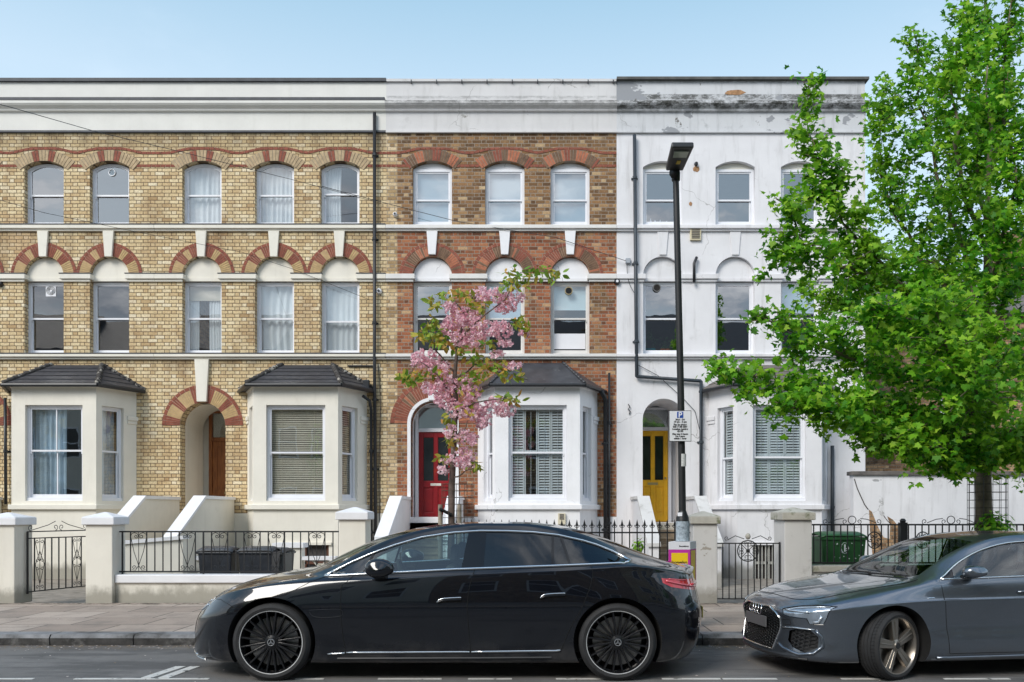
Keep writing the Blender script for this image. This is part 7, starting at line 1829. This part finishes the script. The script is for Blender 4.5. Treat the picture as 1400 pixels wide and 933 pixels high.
mb = MB(); cx, cy, r = PX(626, DC), DC, .20; rust = mat('rusty_wire', (.10, .06, .04), .8, var=.3)
for k in range(12):
    a = 2 * math.pi * k / 12; mb.tube([(cx + r * math.cos(a), cy + r * math.sin(a), .12), (cx + r * math.cos(a), cy + r * math.sin(a), PZ(662, DC))], .0035, 4)
for z in np.linspace(.3, PZ(662, DC), 20): mb.tube([(cx + r * math.cos(2 * math.pi * k / 12), cy + r * math.sin(2 * math.pi * k / 12), z) for k in range(12)], .0028, 4, closed=True)
mb.build('mesh', rust, t)
# trees across the street, only seen mirrored in glass and paint
for k, x in enumerate((-9., 8., 17.)):
    t = thing('street_tree', (x, .6, .12), 'street tree on the opposite pavement, seen only in reflections', 'tree', 'trees across the street')
    mb = MB(); mb.tube([(x, -1., .1), (x + .1, -1., 2.), (x, -1., 4.5)], [.12, .1, .03], 8); mb.build('trunk', M['bark'], t)
    P = []; N = []
    for _ in range(2600):
        v = rng.normal(size=3); v /= np.linalg.norm(v); P.append(np.array([x, -1., 4.2]) + v * rng.random() ** .5 * np.array([1.7, 1.5, 1.9]) * (1 + .2 * math.sin(v[0] * 6))); N.append(v)
    leaves('crown', P, N, .17, OVAL, M['maple'], t, rng)
# ---------------------------------------------------------------- sky, sun, camera
w = bpy.data.worlds.new('World'); S.world = w; w.use_nodes = True; nt = NT(w); nt.t = w.node_tree; bg = w.node_tree.nodes['Background']
EL, AZ = rad(38), rad(217)
sky = nt.new('ShaderNodeTexSky', sky_type='NISHITA'); sky.sun_disc = False; sky.sun_elevation = EL; sky.sun_rotation = AZ; sky.air_density = 1.0; sky.dust_density = 1.2; sky.ozone_density = 1.2; sky.altitude = 50
tc_ = nt.new('ShaderNodeTexCoord'); gen = tc_.outputs['Generated']; x, y, z = nt.sep(gen)
zz = nt.math('ADD', nt.math('MAXIMUM', z, .0), .12)
cv = nt.comb(nt.math('DIVIDE', x, zz), nt.math('DIVIDE', y, zz), .0)
cl1 = nt.noise(cv, 1.7, 9, .56); cl2 = nt.noise(cv, 3.4, 7, .6)
back = nt.step(y, .25, -.25)            # broken cloud over the street behind the camera, thin wisps ahead
th = nt.math('ADD', cl1, nt.math('MULTIPLY', back, .09))
f = nt.step(th, .54, .66); f = nt.math('MULTIPLY', f, nt.math('ADD', nt.math('MULTIPLY', back, .90), .04))
shade = nt.ramp(cl2, [(.38, (1.3, 1.9, 2.8)), (.62, (6.8, 7.1, 7.6))])
hz = nt.mix(.72, sky.outputs[0], nt.ramp(z, [(0., (4.2, 4.9, 5.4)), (.42, (3.6, 4.6, 5.3)), (.58, (1.6, 3.1, 4.1)), (1., (.7, 1.7, 3.1))]))
colr = nt.mix(f, hz, shade)
nt.l.new(colr, bg.inputs[0]); bg.inputs[1].default_value = .15
sl = bpy.data.lights.new('sun', 'SUN'); sl.energy = 2.1; sl.angle = rad(27); sl.color = (1., .95, .88)
so = bpy.data.objects.new('sun', sl); COL.objects.link(so)
# sun direction: sky rotation AZ measured clockwise from +Y
d = Vector((math.sin(AZ) * math.cos(EL), math.cos(AZ) * math.cos(EL), math.sin(EL)))
so.rotation_euler = d.to_track_quat('Z', 'Y').to_euler(); so.location = d * 30
cam = bpy.data.cameras.new('camera'); cam.sensor_width = 36; cam.lens = F / 1400 * 36; cam.shift_x = -(CX - 700) / 1400; cam.shift_y = (HY - 466.5) / 1400; cam.clip_end = 1500; cam.clip_start = .05
co = bpy.data.objects.new('camera', cam); COL.objects.link(co); co.location = (0, 0, H); co.rotation_euler = (math.pi / 2, 0, 0); S.camera = co
S.view_settings.view_transform = 'Standard'; S.view_settings.look = 'None'; S.view_settings.gamma = 1; S.view_settings.use_curve_mapping = False; S.view_settings.exposure = .48
S.render.engine = 'CYCLES'; S.cycles.max_bounces = 8; S.cycles.transparent_max_bounces = 24; S.cycles.caustics_reflective = False; S.cycles.caustics_refractive = False
S.cycles.use_denoising = True
for o in list(bpy.data.objects):      # entrance steps were built under a short working name
    if o.name == 's' or o.name.startswith('s.'): o.name = 'entrance_steps'
for m in [m for m in bpy.data.materials if m.users == 0]: bpy.data.materials.remove(m)
